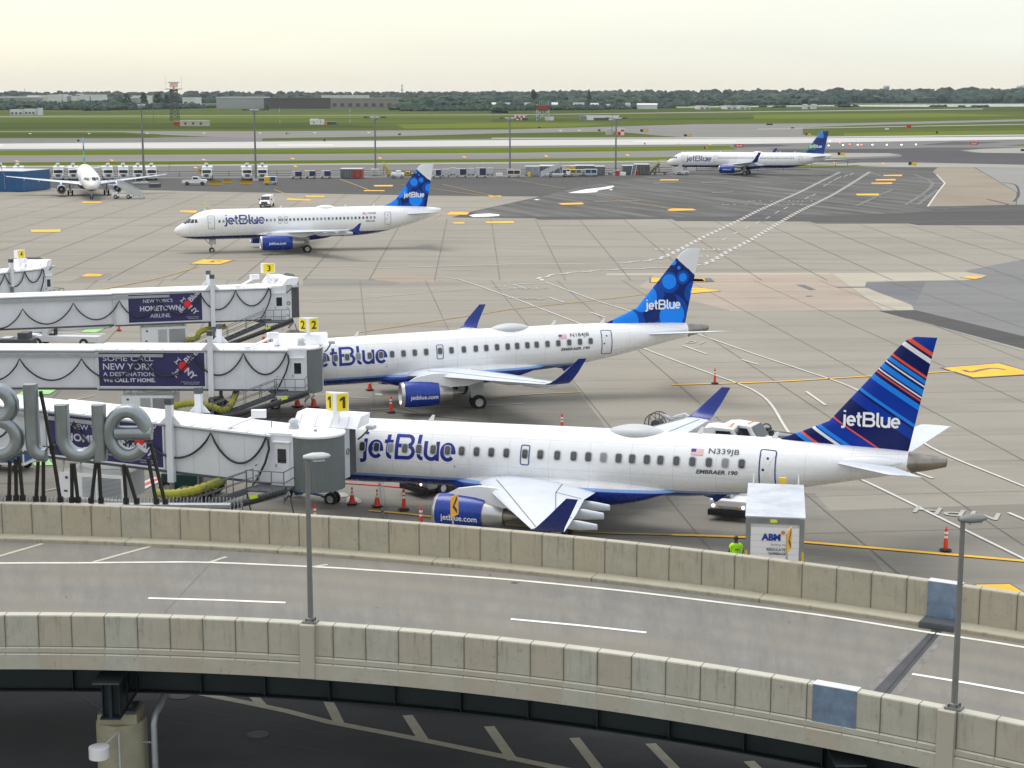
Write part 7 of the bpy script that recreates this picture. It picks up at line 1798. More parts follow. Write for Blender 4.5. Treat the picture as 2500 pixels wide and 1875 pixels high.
# baggage containers on dollies and cage carts
def uld(px0, px1, ytop, ybase, label, kind=0, rz=0):
    p = G((px0+px1)/2, ybase, 0); W_ = px_size(px0, px1, ybase); H_ = height_at((px0+px1)/2, ytop, p.y)-.1
    t = thing('baggage_cart', label, 'cart', (p.x, p.y, .15), rz, 'baggage carts and containers along the far fence')
    m = MB(); m.box((0, 1, .5), (W_, 2.0, .14)); m.box((-W_/2-.2, 1, .45), (.5, .1, .08)); m.build('dolly', light_grey, t)
    if kind == 0:
        m = MB(); m.box((W_*.12, 1, .62+(H_-.62)/2), (W_*.62, 1.7, H_-.66)); m.build('container_body', mat('curtain_navy', (.03, .035, .09), .6), t); m = MB(); m.box((-W_*.25, 1, .62+(H_-.62)/2), (W_*.3, 1.75, H_-.64)); m.box((0, 1, H_), (W_*.85, 1.8, .07)); m.build('shell', light_grey, t)
    elif kind == 1:
        m = MB(); m.box((0, 1, .62+(H_-.62)/2), (W_*.84, 1.7, H_-.70)); m.build('container_body', white if W_ > 3.4 else light_grey, t); m = MB(); m.box((0, 1, H_), (W_*.9, 1.8, .08)); m.box((-W_*.4, .1, H_/2+.3), (.12, .12, H_-.6)); m.box((W_*.4, .1, H_/2+.3), (.12, .12, H_-.6)); m.build('shell', light_grey, t)
    else:
        m = MB(); m.box((0, 1.1, .62+(H_-.7)/2), (W_*.86, 1.4, H_-.9)); m.build('cargo', {2: dblue, 3: mat('cargo_brown', (.12, .06, .04), .8, var=.5, scale=3), 4: mat('cargo_olive', (.25, .24, .02), .7, var=.5, scale=2)}[kind], t)
        m = MB()
        for x in (-W_/2+.06, 0, W_/2-.06): m.box((x, .1, H_/2+.25), (.12, .12, H_-.5)); m.box((x, 1.9, H_/2+.25), (.12, .12, H_-.5))
        m.box((0, .1, H_), (W_, .14, .14)); m.box((0, 1, H_), (W_, 2, .06)); m.box((0, .1, .7), (W_, .12, .16)); m.build('frame', white, t)
    for x in (-W_*.35, W_*.35):
        for y in (.3, 1.7): road_wheel(t, x, y, .22, .14)
    return t
uld(710, 737, 419, 438, 'first pale edged dark baggage container on a dolly, left of the grey container'); uld(745, 771, 418, 437, 'second dark baggage container on a dolly, middle of three'); uld(781, 808, 418, 437, 'third dark baggage container on a dolly, next to the grey container')
uld(1055, 1078, 415, 436, 'dark container touching the white tail tip of the bubble tail jetliner'); uld(1078, 1098, 414, 433, 'white container right of the white tail tip', 1); uld(1098, 1114, 411, 430, 'far pale container behind the dollies near the tail', 1)
uld(1112, 1140, 413, 434, 'navy sided container third right of the tail'); uld(1141, 1158, 412, 430, 'pale mesh container between two navy ones', 1); uld(1160, 1188, 411, 435, 'navy container fourth right of the tail'); uld(1188, 1204, 411, 430, 'pale see through container right of the navy one', 1)
uld(1238, 1271, 416, 434, 'white framed cage cart with brown load by the fourth light mast', 3); uld(1373, 1392, 414, 432, 'blue curtained cart left of the cage carts', 2); uld(1392, 1421, 415, 432, 'white framed cage cart with olive load', 4); uld(1428, 1458, 414, 432, 'white framed cage cart with blue load at the right', 2); uld(1421, 1428, 415, 431, 'narrow dark cart between two white cages', 2)
uld(645, 674, 432, 452, 'yellow ended baggage cart at the foot of the second light mast', 2)
p = G(652, 452, 0); t = thing('cart_panel', 'bright yellow tall box on the left end of the baggage cart near the second mast', 'box', (p.x, p.y-.3, .15)); m = MB(); m.box((0, 0, 1.1), (1.15, .5, 1.5), bev=.04); m.build('box_body', yellow, t); m = MB(); m.box((0, -.27, 1.1), (.9, .03, .08)); m.build('latch', dark_grey, t)
# plough blades
for k, (a, b, y0, y1, lb) in enumerate(((511, 541, 441, 453, 'long yellow plough blade right behind the white pickup'), (546, 565, 438, 449, 'short tilted yellow plough blade right of the long one'), (587, 616, 442, 452, 'yellow plough blade left of the second light mast'), (484, 494, 416, 424, 'small yellow hopper beside the de-icing truck behind the pickup'))):
    p = G((a+b)/2, y1, 0); W_ = px_size(a, b, y1); t = thing('plough_blade', lb, 'plough blade', (p.x, p.y, .15), R((6, 14, -3, 0)[k]), 'yellow plough blades on the asphalt')
    m = MB(); rr = [[Vector((x, -.5+.5*cos(R(a_)), .1+.95*sin(R(a_/1.2)))) for a_ in range(0, 110, 18)]+[Vector((x, -.42+.5*cos(R(a_)), .1+.9*sin(R(a_/1.2)))) for a_ in range(90, -10, -18)] for x in (-W_/2, W_/2)]
    m.loft(rr); m.build('blade', yellow, t, smooth=40); m = MB()
    for x in (-W_*.3, 0, W_*.3): m.bar((x, .4, .2), (x, 0, .9), .12)
    m.build('brace', yellow, t)
# white pickup, van, small tugs
def pickup(px0, px1, ybase, label, rz=0):
    p = G((px0+px1)/2, ybase, 0); t = thing('pickup_truck', label, 'pickup', (p.x, p.y, .15), rz)
    m = MB(); prof = [(-2.9, .5), (-2.9, 1.25), (-.6, 1.30), (-.5, 1.95), (.75, 1.98), (1.35, 1.35), (2.6, 1.25), (2.85, 1.05), (2.9, .5)]
    m.loft([[Vector((x, y, z)) for x, z in prof] for y in (-.95, .95)]); b = m.build('body', white, t)
    m = MB(); m.box((-1.8, 0, 1.30), (2.0, 1.6, .12)); m.build('load_bed', dark_grey, t)
    m = MB(); m.add([(-.30, -.96, 1.38), (1.05, -.96, 1.38), (.65, -.96, 1.85), (-.30, -.96, 1.85)], [(0, 1, 2, 3)]); m.build('side_window', dark_glass, b)
    m = MB(); m.add([(1.36, -.85, 1.40), (1.36, .85, 1.40), (.80, .8, 1.95), (.80, -.8, 1.95)], [(0, 1, 2, 3)]); m.build('windscreen', dark_glass, b)
    m = MB(); m.box((2.9, 0, .75), (.12, 1.8, .35)); m.build('bumper', dark_grey, t)
    for x in (-1.75, 1.85):
        for s in (-1, 1): road_wheel(t, x, s*.88, .42, .26, dark_grey)
pickup(447, 505, 453, 'white pickup truck parked on the asphalt in front of the yellow blades', R(2))
p = G(646, 508, 0); t = thing('van', 'white van with lit headlights driving toward the camera behind the taxiing jetliner', 'van', (p.x, p.y, .1), R(-3))
m = MB(); rr = []
for y, zt, w in ((-.1, 1.15, .92), (0, 1.25, .98), (.75, 1.38, 1.0), (1.35, 2.05, .95), (1.8, 2.22, .92), (5.0, 2.22, .92), (5.2, 2.1, .9)):
    rr.append([Vector((x*w, y, z)) for x, z in ((-1, .4), (-1.02, 1.2 if zt > 1.3 else .9), (-.9, zt-.06), (-.7, zt), (.7, zt), (.9, zt-.06), (1.02, 1.2 if zt > 1.3 else .9), (1, .4))])
m.loft(rr); b = m.build('body', white, t, smooth=30); m = MB(); m.add([(-.86, .76, 1.43), (.86, .76, 1.43), (.80, 1.33, 2.05), (-.80, 1.33, 2.05)], [(0, 1, 2, 3)]); m.v = [(v[0], v[1]-.06, v[2]+.03) for v in m.v]; m.build('windscreen', dark_glass, b)
m = MB(); m.box((0, -.12, .92), (1.3, .06, .36)); m.build('grille', dark_grey, b); m = MB(); m.box((0, -.15, .58), (2.0, .18, .26)); m.build('bumper', dark_grey, b)
for s in (-1, 1): m = MB(); m.box((s*.80, -.13, .95), (.26, .06, .22)); m.build('headlight', mat('warm_headlight', (1, .7, .35), .2, emit=2.5), b); m = MB(); m.box((s*1.18, .9, 1.5), (.22, .1, .3)); m.build('mirror', dark_grey, b)
for s in (-1, 1):
    for y in (.8, 4.2): m = MB(); m.lathe([(-.13, .2), (-.13, .34), (.13, .34), (.13, .2), (.13, .01)], 14, 'X', (s*.88, y, .34)); m.build('wheel', rubber, t, smooth=30)
p = G(971, 436, 0); t = thing('baggage_tug', 'small white rounded tug right of the yellow lift stair', 'ground vehicle', (p.x, p.y, .15)); m = MB(); m.box((0, 0, .9), (3.4, 1.6, 1.0), bev=.3); m.box((.2, 0, 1.6), (1.4, 1.4, .7), bev=.2); m.build('body', white, t)
for x in (-1.1, 1.1):
    for s in (-1, 1): road_wheel(t, x, s*.75, .38, .22)
for k, (x, lb) in enumerate(((985, 'yellow ground heater left of the dark tail edge'), (996, 'yellow generator box second from the tail'), (1007, 'dark and yellow generator nearest the tail'))):
    p = G(x, 432, 0); t = thing('generator_cart', lb, 'generator', (p.x, p.y, .15), 0, 'small generators beside the white tug'); m = MB(); m.box((0, 0, .9), (1.2, 1.0, .9), bev=.08); m.build('housing', (dark_grey, yellow, dark_grey)[k], t); m = MB(); m.box((0, -.52, .9), (.7, .05, .5)); m.build('vent', (yellow, dark_grey, yellow)[k], t)
    for s in (-1, 1): road_wheel(t, .3*s, .4, .25, .15)
# boarding stairs
def stair_truck(base, top, ybase, ytop, label, col, yellow_top=False, truck=True, name='boarding_stair', w=1.6, legs=True, chassis=None):
    p = G(base, ybase, 0); x1 = (top-base)*p.y*1.0/FOC*1.005; H_ = height_at(top, ytop, p.y)-1.1
    t = thing(name, label, 'boarding stairs', (p.x, p.y, .15), 0, 'mobile boarding stairs'); s = 1 if x1 > 0 else -1
    xa = x1-s*2.0 if abs(x1) > 4 else x1
    m = MB()
    for y in (0, w): m.bar((0, y, .2), (xa, y, H_), .12, .5)
    for k in range(16): f = (k+.5)/16; m.box((xa*f, w/2, .2+(H_-.2)*f), (.35, w, .06))
    m.build('stair_flight', col, t); m = MB()
    for y in (0, w):
        m.bar((0, y, 1.25), (xa, y, H_+1.05), .09); m.bar((xa, y, H_+1.05), (x1, y, H_+1.05), .09)
        for k in range(7): f = k/6; m.bar((xa*f, y, .2+(H_-.2)*f), (xa*f, y, 1.25+(H_-.2)*f), .06)
        m.bar((x1, y, H_), (x1, y, H_+1.05), .08)
    if not yellow_top: m.add([(0, -.02, .5), (xa, -.02, H_+.1), (xa, -.02, H_+.9), (0, -.02, 1.2)], [(0, 1, 2, 3)])
    m.build('railing', yellow_top if yellow_top else col, t)
    m = MB(); m.box(((xa+x1)/2, w/2, H_), (abs(x1-xa)+.2, w, .12)); m.build('platform', yellow_top or col, t)
    m = MB()
    for y in (.1, w-.1): m.bar((xa, y, .4), (xa*.9 if chassis is None else x1, y, H_), .14); m.bar((xa*.55, y, .4), (xa*.75, y, H_*.72), .12)
    m.build('support_leg', col if yellow_top else light_grey, t)
    c0, c1 = (xa*.25, x1+s*.3) if chassis is None else chassis
    m = MB(); m.box(((c0+c1)/2, w/2, .65), (abs(c1-c0), w+.2, .35), bev=.05); m.build('chassis', col if not truck else white, t)
    if truck:
        m = MB(); m.box((c1-s*.5, w/2, 1.0), (1.0, w, .7), bev=.12); m.build('driver_seat_box', white, t)
    for x in (c0+(c1-c0)*.2, c0+(c1-c0)*.8):
        for y in (-.05, w+.05): road_wheel(t, x, y, .42 if truck else .25, .24)
stair_truck(350, 266, 487, 441, 'white boarding stair truck beside the engine of the head on jet', light_grey, chassis=(-2.2, -6.6))
stair_truck(1320, 1388, 433, 396, 'long white boarding stair truck among the containers', light_grey)
st_y = mat('stair_yellow_green', (.48, .50, .08), .5); st_t = mat('stair_tan', (.42, .31, .12), .6)
stair_truck(957, 936, 433, 396, 'tan lift stair with yellow green rails right of the third light mast', st_t, st_y, False, 'lift_stair', chassis=(-1.5, 1.2))
stair_truck(1586, 1628, 428, 391, 'brown boarding stair with yellow green platform at the nose of the parked long jet', mat('stair_brown', (.14, .11, .08), .6), st_y, False, 'lift_stair')
stair_truck(1650, 1664, 428, 398, 'short white boarding stair at the front door of the parked long jet', light_grey, False, False, 'boarding_stair')
p = G(1665, 427, 0); t = thing('tow_tractor', 'small white tow tractor at the nose wheel of the parked long jet', 'ground vehicle', (p.x, p.y-2, .15)); m = MB(); m.box((0, 0, .6), (3.2, 1.8, .6), bev=.1); m.box((-.4, 0, 1.1), (1.0, 1.4, .6), bev=.1); m.build('body', light_grey, t)
for x in (-1, 1):
    for s in (-1, 1): road_wheel(t, x, s*.8, .4, .25)
p = G(1540, 429, 0); t = thing('ladder', 'pale ladder leaning between the grey container and the dark shed', 'ladder', (p.x, p.y-.5, .15)); m = MB()
for x in (0, 1.0): m.bar((x, 0, 0), (x+.6, 1.0, 2.6), .12)
for k in range(7): f = (k+.5)/7; m.bar((.6*f, f, 2.6*f), (1.0+.6*f, f, 2.6*f), .08)
m.build('ladder_frame', light_grey, t)
for k, (x, y, w_, h_, mt, lb) in enumerate(((1507, 429, 10, 1.2, c_red, 'small rust brown box at the foot of the rightmost mast'), (1521, 430, 13, .9, white, 'low white bin right of the rightmost mast'), (1292, 432, 6, 1.1, yellow, 'small yellow bin in front of the light grey containers'), (1219, 432, 16, .9, white, 'low white tank left of the fourth light mast'), (1490, 428, 9, .7, mid_grey, 'low grey pallet left of the rightmost mast'), (1555, 428, 5, 1.2, c_red, 'small brown crate beside the ladder'), (1020, 434, 10, 1, c_grey, 'small grey case near the tail of the taxiing jetliner'), (345, 452, 40, .5, steel, 'low grey steel frame behind the head on jet'), (378, 458, 28, .8, dark_grey, 'dark heap of hose beside the leftmost light mast'))):
    p = G(x, y, 0); W_ = w_*p.y/FOC; t = thing('equipment_box', lb, 'box', (p.x, p.y, .15), R(4*k), 'small boxes and bins along the far fence'); m = MB(); m.box((0, 0, h_/2), (W_, 1.1, h_), bev=.08); m.build('case', mt, t); m = MB(); m.box((0, 0, h_+.02), (W_*.8, .8, .06)); m.build('lid', light_grey, t)

# ================================================================== FIELD BEYOND
def obj_at(name, label, cat, px, ybase, group=None): p = G(px, ybase, 0); return thing(name, label, cat, (p.x, p.y, 0), 0, group), p
rw = mat('signal_red', (.55, .03, .02), .6); brown_b = mat('brown_brick', (.13, .10, .085), .8, var=.2, scale=.1)
# radar tower
t, p = obj_at('radar_tower', 'dark lattice radar tower with red rotating antenna at upper left', 'radar tower', 427, 294); H_ = D(427, 218, p.y).z; m = MB(); a0, a1 = 3.2, 2.4
for i in (-1, 1):
    for j in (-1, 1): m.bar((i*a0, j*a0, 0), (i*a1, j*a1, H_), .42)
n = 9
for k in range(n):
    z0, z1 = H_*k/n, H_*(k+1)/n; r0, r1 = a0+(a1-a0)*k/n, a0+(a1-a0)*(k+1)/n
    for s in (-1, 1):
        m.bar((-r0, s*r0, z0), (r1, s*r1, z1), .2); m.bar((r0, s*r0, z0), (-r1, s*r1, z1), .2); m.bar((s*r0, -r0, z0), (s*r1, r1, z1), .2); m.bar((-r1, s*r1, z1), (r1, s*r1, z1), .2)
m.build('lattice', mat('lattice_steel', (.06, .07, .07), .6), t)
m = MB(); m.box((0, 0, H_+.2), (12.6, 7, .5)); m.box((0, 0, H_-.9), (5.5, 5, 1.2)); m.build('platform', dark_grey, t)
m = MB(); m.cyl((0, 0, H_), (0, 0, H_+2.2), .5, 8); 
for k in range(7): m.bar((-3+k, -.6, H_+1.6), (-3+k, .3, H_+4.8), .35)
for k in range(4): m.bar((-3.2, -.6+.3*k, H_+1.7+k), (3.2, -.6+.3*k, H_+1.7+k), .35)
m.build('antenna', rw, t); m = MB(); m.bar((-4.5, 0, H_+5.4), (4.5, 0, H_+5.4), .25, .9)
m.build('antenna_bar', light_grey, t)
for x in (-6.2, 6.2): m = MB(); m.cyl((x, 0, H_), (x, 0, H_+11), .12, 6); m.build('lightning_rod', light_grey, t)
def hut(px0, px1, ytop, ybase, col, label, depth=7, roofc=None, name='hut', cat='hut', windows=0, extra=None, group=None, gable=False):
    p = G((px0+px1)/2, ybase, 0); W_ = abs((px1-px0))*p.y/FOC; H_ = height_at((px0+px1)/2, ytop, p.y)
    t = thing(name, label, cat, (p.x, p.y, 0), 0, group); m = MB(); hh = H_*(.65 if gable else .93); m.box((0, depth/2, hh/2), (W_, depth, hh)); b = m.build('wall', col, t)
    if gable: m = MB(); m.prism([(-W_/2-.3, -.4, hh+.02), (-W_/2-.3, depth/2, H_), (-W_/2-.3, depth+.4, hh+.02)], (0, 0, 0), (W_+.6, 0, 0)); m.build('roof', roofc or mid_grey, t)
    else: m = MB(); m.box((0, depth/2, H_*.97), (W_*1.03, depth*1.05, H_*.06)); m.build('roof', roofc or light_grey, t)
    for k in range(windows): m = MB(); m.box((-W_/2+W_*(k+.7)/(windows+.6), -.05, hh*.5), (W_*.07+.2, .12, hh*.45)); m.build('window', dark_grey, t)
    return t
beige = mat('beige_wall', (.50, .46, .36), .7)
hut(440, 507, 294, 308, beige, 'long low beige building at the foot of the radar tower', 8, light_grey, 'building', 'building', 3); hut(424, 441, 296, 307, c_red, 'small red brown shelter left of the beige building', 6, None)
hut(757, 778, 290, 304, white, 'small white hut with grey roof on the field', 6, mid_grey, windows=1, gable=True); hut(778, 790, 290, 304, white, 'narrow white annex with a dark door beside the white hut', 5, mid_grey, windows=1); hut(792, 798, 297, 304, orange, 'small orange box right of the white hut', 3); hut(799, 821, 297, 304, dark_grey, 'low dark equipment row right of the orange box', 3)
def checker():
    t = NT('red_white_checker'); c = t.n('ShaderNodeTexChecker'); c.inputs['Scale'].default_value = 1; t.l(t.coord('Object', (.55, .55, .55)), c.inputs[0]); c.inputs[1].default_value = (.6, .03, .03, 1); c.inputs[2].default_value = (.75, .75, .75, 1); t.color(c.outputs[0]); return t.m
chk = checker()
hut(1256, 1286, 281, 293, chk, 'red and white checked shelter on the field left of the red topped tower', 5, white); hut(1274, 1289, 287, 294, dark_grey, 'small dark box in front of the checked shelter', 3); hut(1331, 1352, 285, 294, white, 'small white cabin right of the red topped tower', 5, white); hut(1307, 1316, 284, 294, mat('mid_blue', (.03, .13, .4), .5), 'small blue cabin left of the red topped tower', 4)
hut(1506, 1525, 315, 330, chk, 'red and white checked cabin beside the runway near the rightmost mast', 4, white); hut(1480, 1497, 315, 329, light_grey, 'grey cabin left of the checked runway cabin', 4)
hut(1431, 1510, 282, 293, white, 'long white trailer row on the field', 6, white); hut(1415, 1432, 283, 293, mid_grey, 'small dark shed left of the white trailer row', 5); hut(1450, 1486, 287, 294, brown_b, 'brown excavator group in front of the white trailer row', 4)
t, p = obj_at('lattice_tower', 'red topped square lattice platform tower on the field', 'tower', 1325, 294); H_ = D(1325, 256, p.y).z; m = MB()
for i in (-1, 1):
    for j in (-1, 1): m.bar((i*5, j*3, 0), (i*5, j*3, H_), .6)
for s in (-1, 1): m.bar((-5, s*3, 0), (5, s*3, H_*.65), .4); m.bar((5, s*3, 0), (-5, s*3, H_*.65), .4)
for k in range(5): m.bar((-4+k*2, -1, H_*.2), (-3.5+k*2, 0, H_*.65), .35)
m.build('lattice', light_grey, t); m = MB(); m.box((0, 0, H_*.83), (10.6, 6.6, H_*.28)); m.build('platform', mat('dull_red', (.30, .05, .045), .7), t); m = MB()
for k in range(6): m.cyl((-4.5+k*1.8, 0, H_*.97), (-4.5+k*1.8, 0, H_+1.5+(k % 3)), .12, 5)
m.build('aerial', light_grey, t)
for px, y0, y1, lb in ((1494, 263, 330, 'thin lattice mast beside the grey runway cabin'), (375, 235, 307, 'dark leaning pole left of the radar tower'), (683, 261, 300, 'striped thin approach mast on the field, left one'), (855, 260, 298, 'striped thin approach mast on the field, right one'), (982, 206, 256, 'slim telecom mast rising above the treeline'), (62, 215, 248, 'faint slim chimney above the white tanks')):
    t, p = obj_at('mast', lb, 'mast', px, y1, 'thin masts beyond the runway'); H_ = D(px, y0, p.y).z; w_ = p.y/FOC*(1.3 if px not in (62,) else .8); m = MB(); n = 6
    for k in range(n): m.m = k % 2 if px in (683, 855) else 0; m.box((0, 0, H_*(k+.5)/n), (w_, w_, H_/n))
    m.build('shaft', [pole_grey if px not in (683, 855) else light_grey, mid_grey], t)
    if px == 982: m = MB(); m.box((0, 0, H_-3), (w_*3, 2, 2.5)); m.box((0, 0, H_-10), (w_*4, 2, 4)); m.build('antenna_ring', light_grey, t)
# runway and taxiway signs
for k, (a, b, y0, y1, c_, lb) in enumerate(((1563, 1582, 316, 322.5, 0, 'yellow and black taxiway sign right of the checked cabin'), (1670, 1688, 328, 334, 0, 'dark taxiway sign with yellow half, left of the runway crossing'), (1795, 1815, 352, 361, 1, 'red runway sign left of the mosaic tail'), (2045, 2062, 372, 380, 0, 'yellow taxiway sign right of the mosaic tail'), (2218, 2237, 395.5, 404.5, 0, 'yellow taxiway sign above the dark asphalt at right'), (2369, 2387, 347.5, 355, 1, 'red runway sign near the right edge'), (1966, 1980, 325.5, 331, 0, 'yellow taxiway sign beyond the runway left of the tail top'), (2213, 2224, 305, 314.5, 1, 'square red panel on the grass at right'), (1871, 1886, 302, 306, 2, 'black sign back on the grass at the far taxiway'), (1931, 1939, 311, 314, 2, 'small black sign back near the taxiway curve'), (2161, 2170, 313, 317.5, 3, 'small white dome on the grass at right'), (698, 707, 324, 328, 0, 'small olive sign beside the left taxiway'), (972, 979, 326, 330, 2, 'small black sign back on the middle taxiway'), (1460, 1466, 316, 321, 2, 'tiny dark sign left of the grey runway cabin'), (1719, 1728, 358, 364, 0, 'small yellow cart beside the runway'), (1572, 1576, 349, 353, 1, 'tiny red marker beside the runway'), (1314, 1320, 310, 313, 2, 'tiny dark marker post on the middle grass'), (2492, 2503, 364, 370, 2, 'black sign back cut by the right edge'), (2285, 2290, 321, 327, 2, 'small dark figure shaped marker on the right grass'), (189, 194, 341, 346, 2, 'tiny dark marker by the left runway edge'), (790, 794, 340, 346, 2, 'small black distance marker beside the runway'))):
    p = G((a+b)/2, y1, 0); W_ = (b-a)*p.y/FOC; H_ = height_at((a+b)/2, y0, p.y); t = thing('airfield_sign', lb, 'sign', (p.x, p.y, .05), 0, 'airfield signs and markers')
    m = MB(); m.box((0, 0, H_*.58), (W_, .35, H_*.82), bev=.04); m.build('panel', (black, rw, black, white)[c_], t)
    if c_ == 0: m = MB(); m.box((W_*.18, -.2, H_*.58), (W_*.6, .04, H_*.66)); m.build('face', mat('sign_amber', (.80, .50, .02), .5), t)
    if c_ == 1 and b-a > 14:
        m = MB(); vf = fit(T('22L-4R', bold=.03), w=W_*.7, h=H_*.4); add_text(m, vf, lambda u, v: Vector((-W_*.35+u, -.2, H_*.36+v))); m.build('lettering', logo_white, t)
    m = MB(); m.bar((-W_*.35, 0, 0), (-W_*.35, 0, H_*.2), .15); m.bar((W_*.35, 0, 0), (W_*.35, 0, H_*.2), .15); m.build('leg', dark_grey, t)
lampon = mat('lit_edge_light', (1, .95, .85), .3, emit=6); lampred = mat('lit_red_light', (1, .15, .08), .3, emit=5)
for k, (x, y, r_) in enumerate(((2023, 358, 0), (2050, 351, 1), (2058, 357, 0), (2074, 355, 1), (2094, 356, 0), (2103, 356, 1), (2130, 356, 0), (2165, 356, 0), (2201, 356, 0), (2236, 355.5, 0), (2026, 348, 0))):
    p = G(x, y, 0); t = thing('runway_light', 'small lit %s light on the pavement right of the mosaic tail' % ('red' if r_ else 'white'), 'runway light', (p.x, p.y, .1), 0, 'lit %s pavement lights' % ('red' if r_ else 'white'))
    m = MB(); m.cyl((0, 0, 0), (0, 0, .25), .3, 8); m.build('base', dark_grey, t); m = MB(); m.lathe([(.25, .32), (.45, .28), (.55, .001)], 10); m.build('lens', lampred if r_ else lampon, t)

# ------------------------------------------------------------------ far woods, houses and hills
def haze_free(c): return c
leafs = [mat('far_foliage_%s' % n_, c, .95, var=.3, scale=.08) for n_, c in (('dark', (.014, .036, .026)), ('mid', (.018, .046, .026)), ('light', (.034, .066, .034)), ('olive', (.042, .058, .03)))]
ICO = None
def ico():
    global ICO
    if ICO is None:
        bm = bmesh.new(); bmesh.ops.create_icosphere(bm, subdivisions=2, radius=1); ICO = (np.array([v.co[:] for v in bm.verts]), [tuple(v.index for v in f.verts) for f in bm.faces]); bm.free()
    return ICO
def wood(name, spots, label=None, cat=None, stuff=True, loc=(0, 0, 0), par=None):
    V0, F0 = ico(); F0 = np.array(F0); n = len(spots); rng = np.random.default_rng(int(abs(spots[0][0]*7+spots[0][1])) % 99991)
    vs, fs, mi = [], [], []
    for k, (x, y, z, r, hz) in enumerate(spots):
        d = 1+rng.normal(0, .16, (len(V0), 1)); sc = np.array([r*rng.uniform(.85, 1.25), r*rng.uniform(.85, 1.2), hz*rng.uniform(.85, 1.15)])
        vs.append(V0*d*sc+np.array([x-loc[0], y-loc[1], z-loc[2]])); fs.append(F0+k*len(V0)); mi += [int(rng.choice(4, p=[.35, .35, .18, .12]))]*len(F0)
    V = np.concatenate(vs); Fq = np.concatenate(fs); me = bpy.data.meshes.new(name); me.from_pydata(V.tolist(), [], Fq.tolist())
    for m_ in leafs: me.materials.append(m_)
    me.polygons.foreach_set('material_index', mi); me.update()
    o = bpy.data.objects.new(name, me); COL.objects.link(o); o.location = loc
    if par: o.parent = par; o.location = (0, 0, 0)
    if stuff: o['kind'] = 'stuff'; o['label'] = label; o['category'] = cat
    return o
def wood_px(name, label, x0, x1, yb, ytop, rows, dens, seed, jag=.35, z0=0.0, dd=120, rmul=1.0):
    rnd = random.Random(seed); sp = []
    for rw_ in range(rows):
        yb_ = yb
        x = x0
        while x < x1:
            yy = lerp_y(yb, x) if isinstance(yb, list) else yb; Y = G(1250, yy, 0).y+rw_*dd; yt = lerp_y(ytop, x) if isinstance(ytop, list) else ytop
            zt = D(x, yt, Y).z; hz = max(2.5, (zt-z0)*rnd.uniform(.30, .5)); top = zt*(1-jag*rnd.random()**2*(.6 if rw_ == rows-1 else 1)*.6)-rnd.random()*1.0
            if rw_ < rows-1: top *= .55+.45*(rw_+1)/rows
            r = max(3.0, hz*rnd.uniform(.9, 1.6))*rmul; wx = (x-1250)/FOC*Y*1.0
            sp.append((wx, Y+rnd.uniform(-dd*.4, dd*.4), top-hz, r, hz))
            sp.append((wx+rnd.uniform(-r, r), Y-rnd.uniform(0, dd*.3), max(1.0, (top-hz)*rnd.uniform(.2, .7)), r*1.1, hz*.9))
            x += r*dens/Y*FOC
    return wood(name, sp, label, 'trees')
# low hill carrying the farthest trees
mb = MB(); n = 40; vs = []
for i in range(n+1):
    x = -3200+7000*i/n; hh = 10+3*sin(i*.7)+2*sin(i*1.9)+(.10*max(0, x)/10 if 0 else 0)+max(0, x)*.004
    vs += [(x, 3900, -1), (x, 4300, hh*.6), (x, 5000, hh), (x, 6500, hh)]
mb.add(vs, [(i*4+j, (i+1)*4+j, (i+1)*4+j+1, i*4+j+1) for i in range(n) for j in range(3)]); o = mb.build('hill', marsh); struct(o)
wood_px('far_woods', 'hazy blue green woods on the skyline', -900, 3400, 251, [(-900, 224), (0, 224), (400, 222.5), (900, 224), (1200, 223), (1500, 220), (1900, 218), (2300, 216), (2500, 214), (3400, 213)], 3, .75, 11, .10, 0, 260, 1.0)
wood_px('near_woods', 'dark green woods beyond the field at left', -700, 300, 268, [(-700, 244), (0, 240), (150, 247), (300, 240)], 3, .8, 12, .5)
wood_px('near_woods', 'dense dark shrubs below the brown warehouses', 240, 1000, [(240, 270), (600, 262), (1000, 264)], [(240, 252), (420, 248), (560, 257), (700, 252), (1000, 251)], 2, .8, 13, .6)
wood_px('middle_woods', 'dark green wood right of the warehouses', 985, 1650, [(985, 268), (1500, 264), (1650, 259)], [(985, 232), (1100, 236), (1300, 240), (1500, 244), (1650, 243)], 3, .85, 14, .5, 0, 160)
wood_px('middle_woods', 'treed shoreline between white houses at centre right', 1300, 2050, [(1300, 262), (1700, 257), (2050, 255)], [(1300, 230), (1650, 232), (2050, 231)], 2, .9, 15, .5, 0, 200)
wood_px('shore_woods', 'dark green trees on the far shore of the inlet', 1650, 3300, [(1650, 249.5), (3300, 246)], [(1650, 226), (1900, 222), (2300, 224), (2500, 222), (3300, 220)], 3, .8, 16, .4, 0, 200)
for k, (a, b, y, yt, lb) in enumerate(((1850, 1862, 262, 256, 'bush'), (2046, 2062, 262, 252, 'b'), (2075, 2082, 260.5, 255, 'c'), (2260, 2292, 261, 256, 'd'), (2330, 2338, 261, 257.5, 'e'), (2355, 2395, 261.5, 258, 'f'), (1880, 1905, 263, 257, 'g'))):
    wood_px('scrub', 'low dark scrub on the near bank of the inlet, patch %s' % ('first', 'second', 'third', 'fourth', 'fifth', 'sixth', 'seventh')[k], a, b, y, yt, 1, .9, 30+k, .5, 0, 20)
wood_px('shrub_belt', 'dark shrub belt hiding the feet of the pale houses', 985, 1640, [(985, 271), (1400, 269), (1640, 264)], [(985, 257), (1200, 256), (1640, 252)], 2, .8, 17, .5, 0, 50)
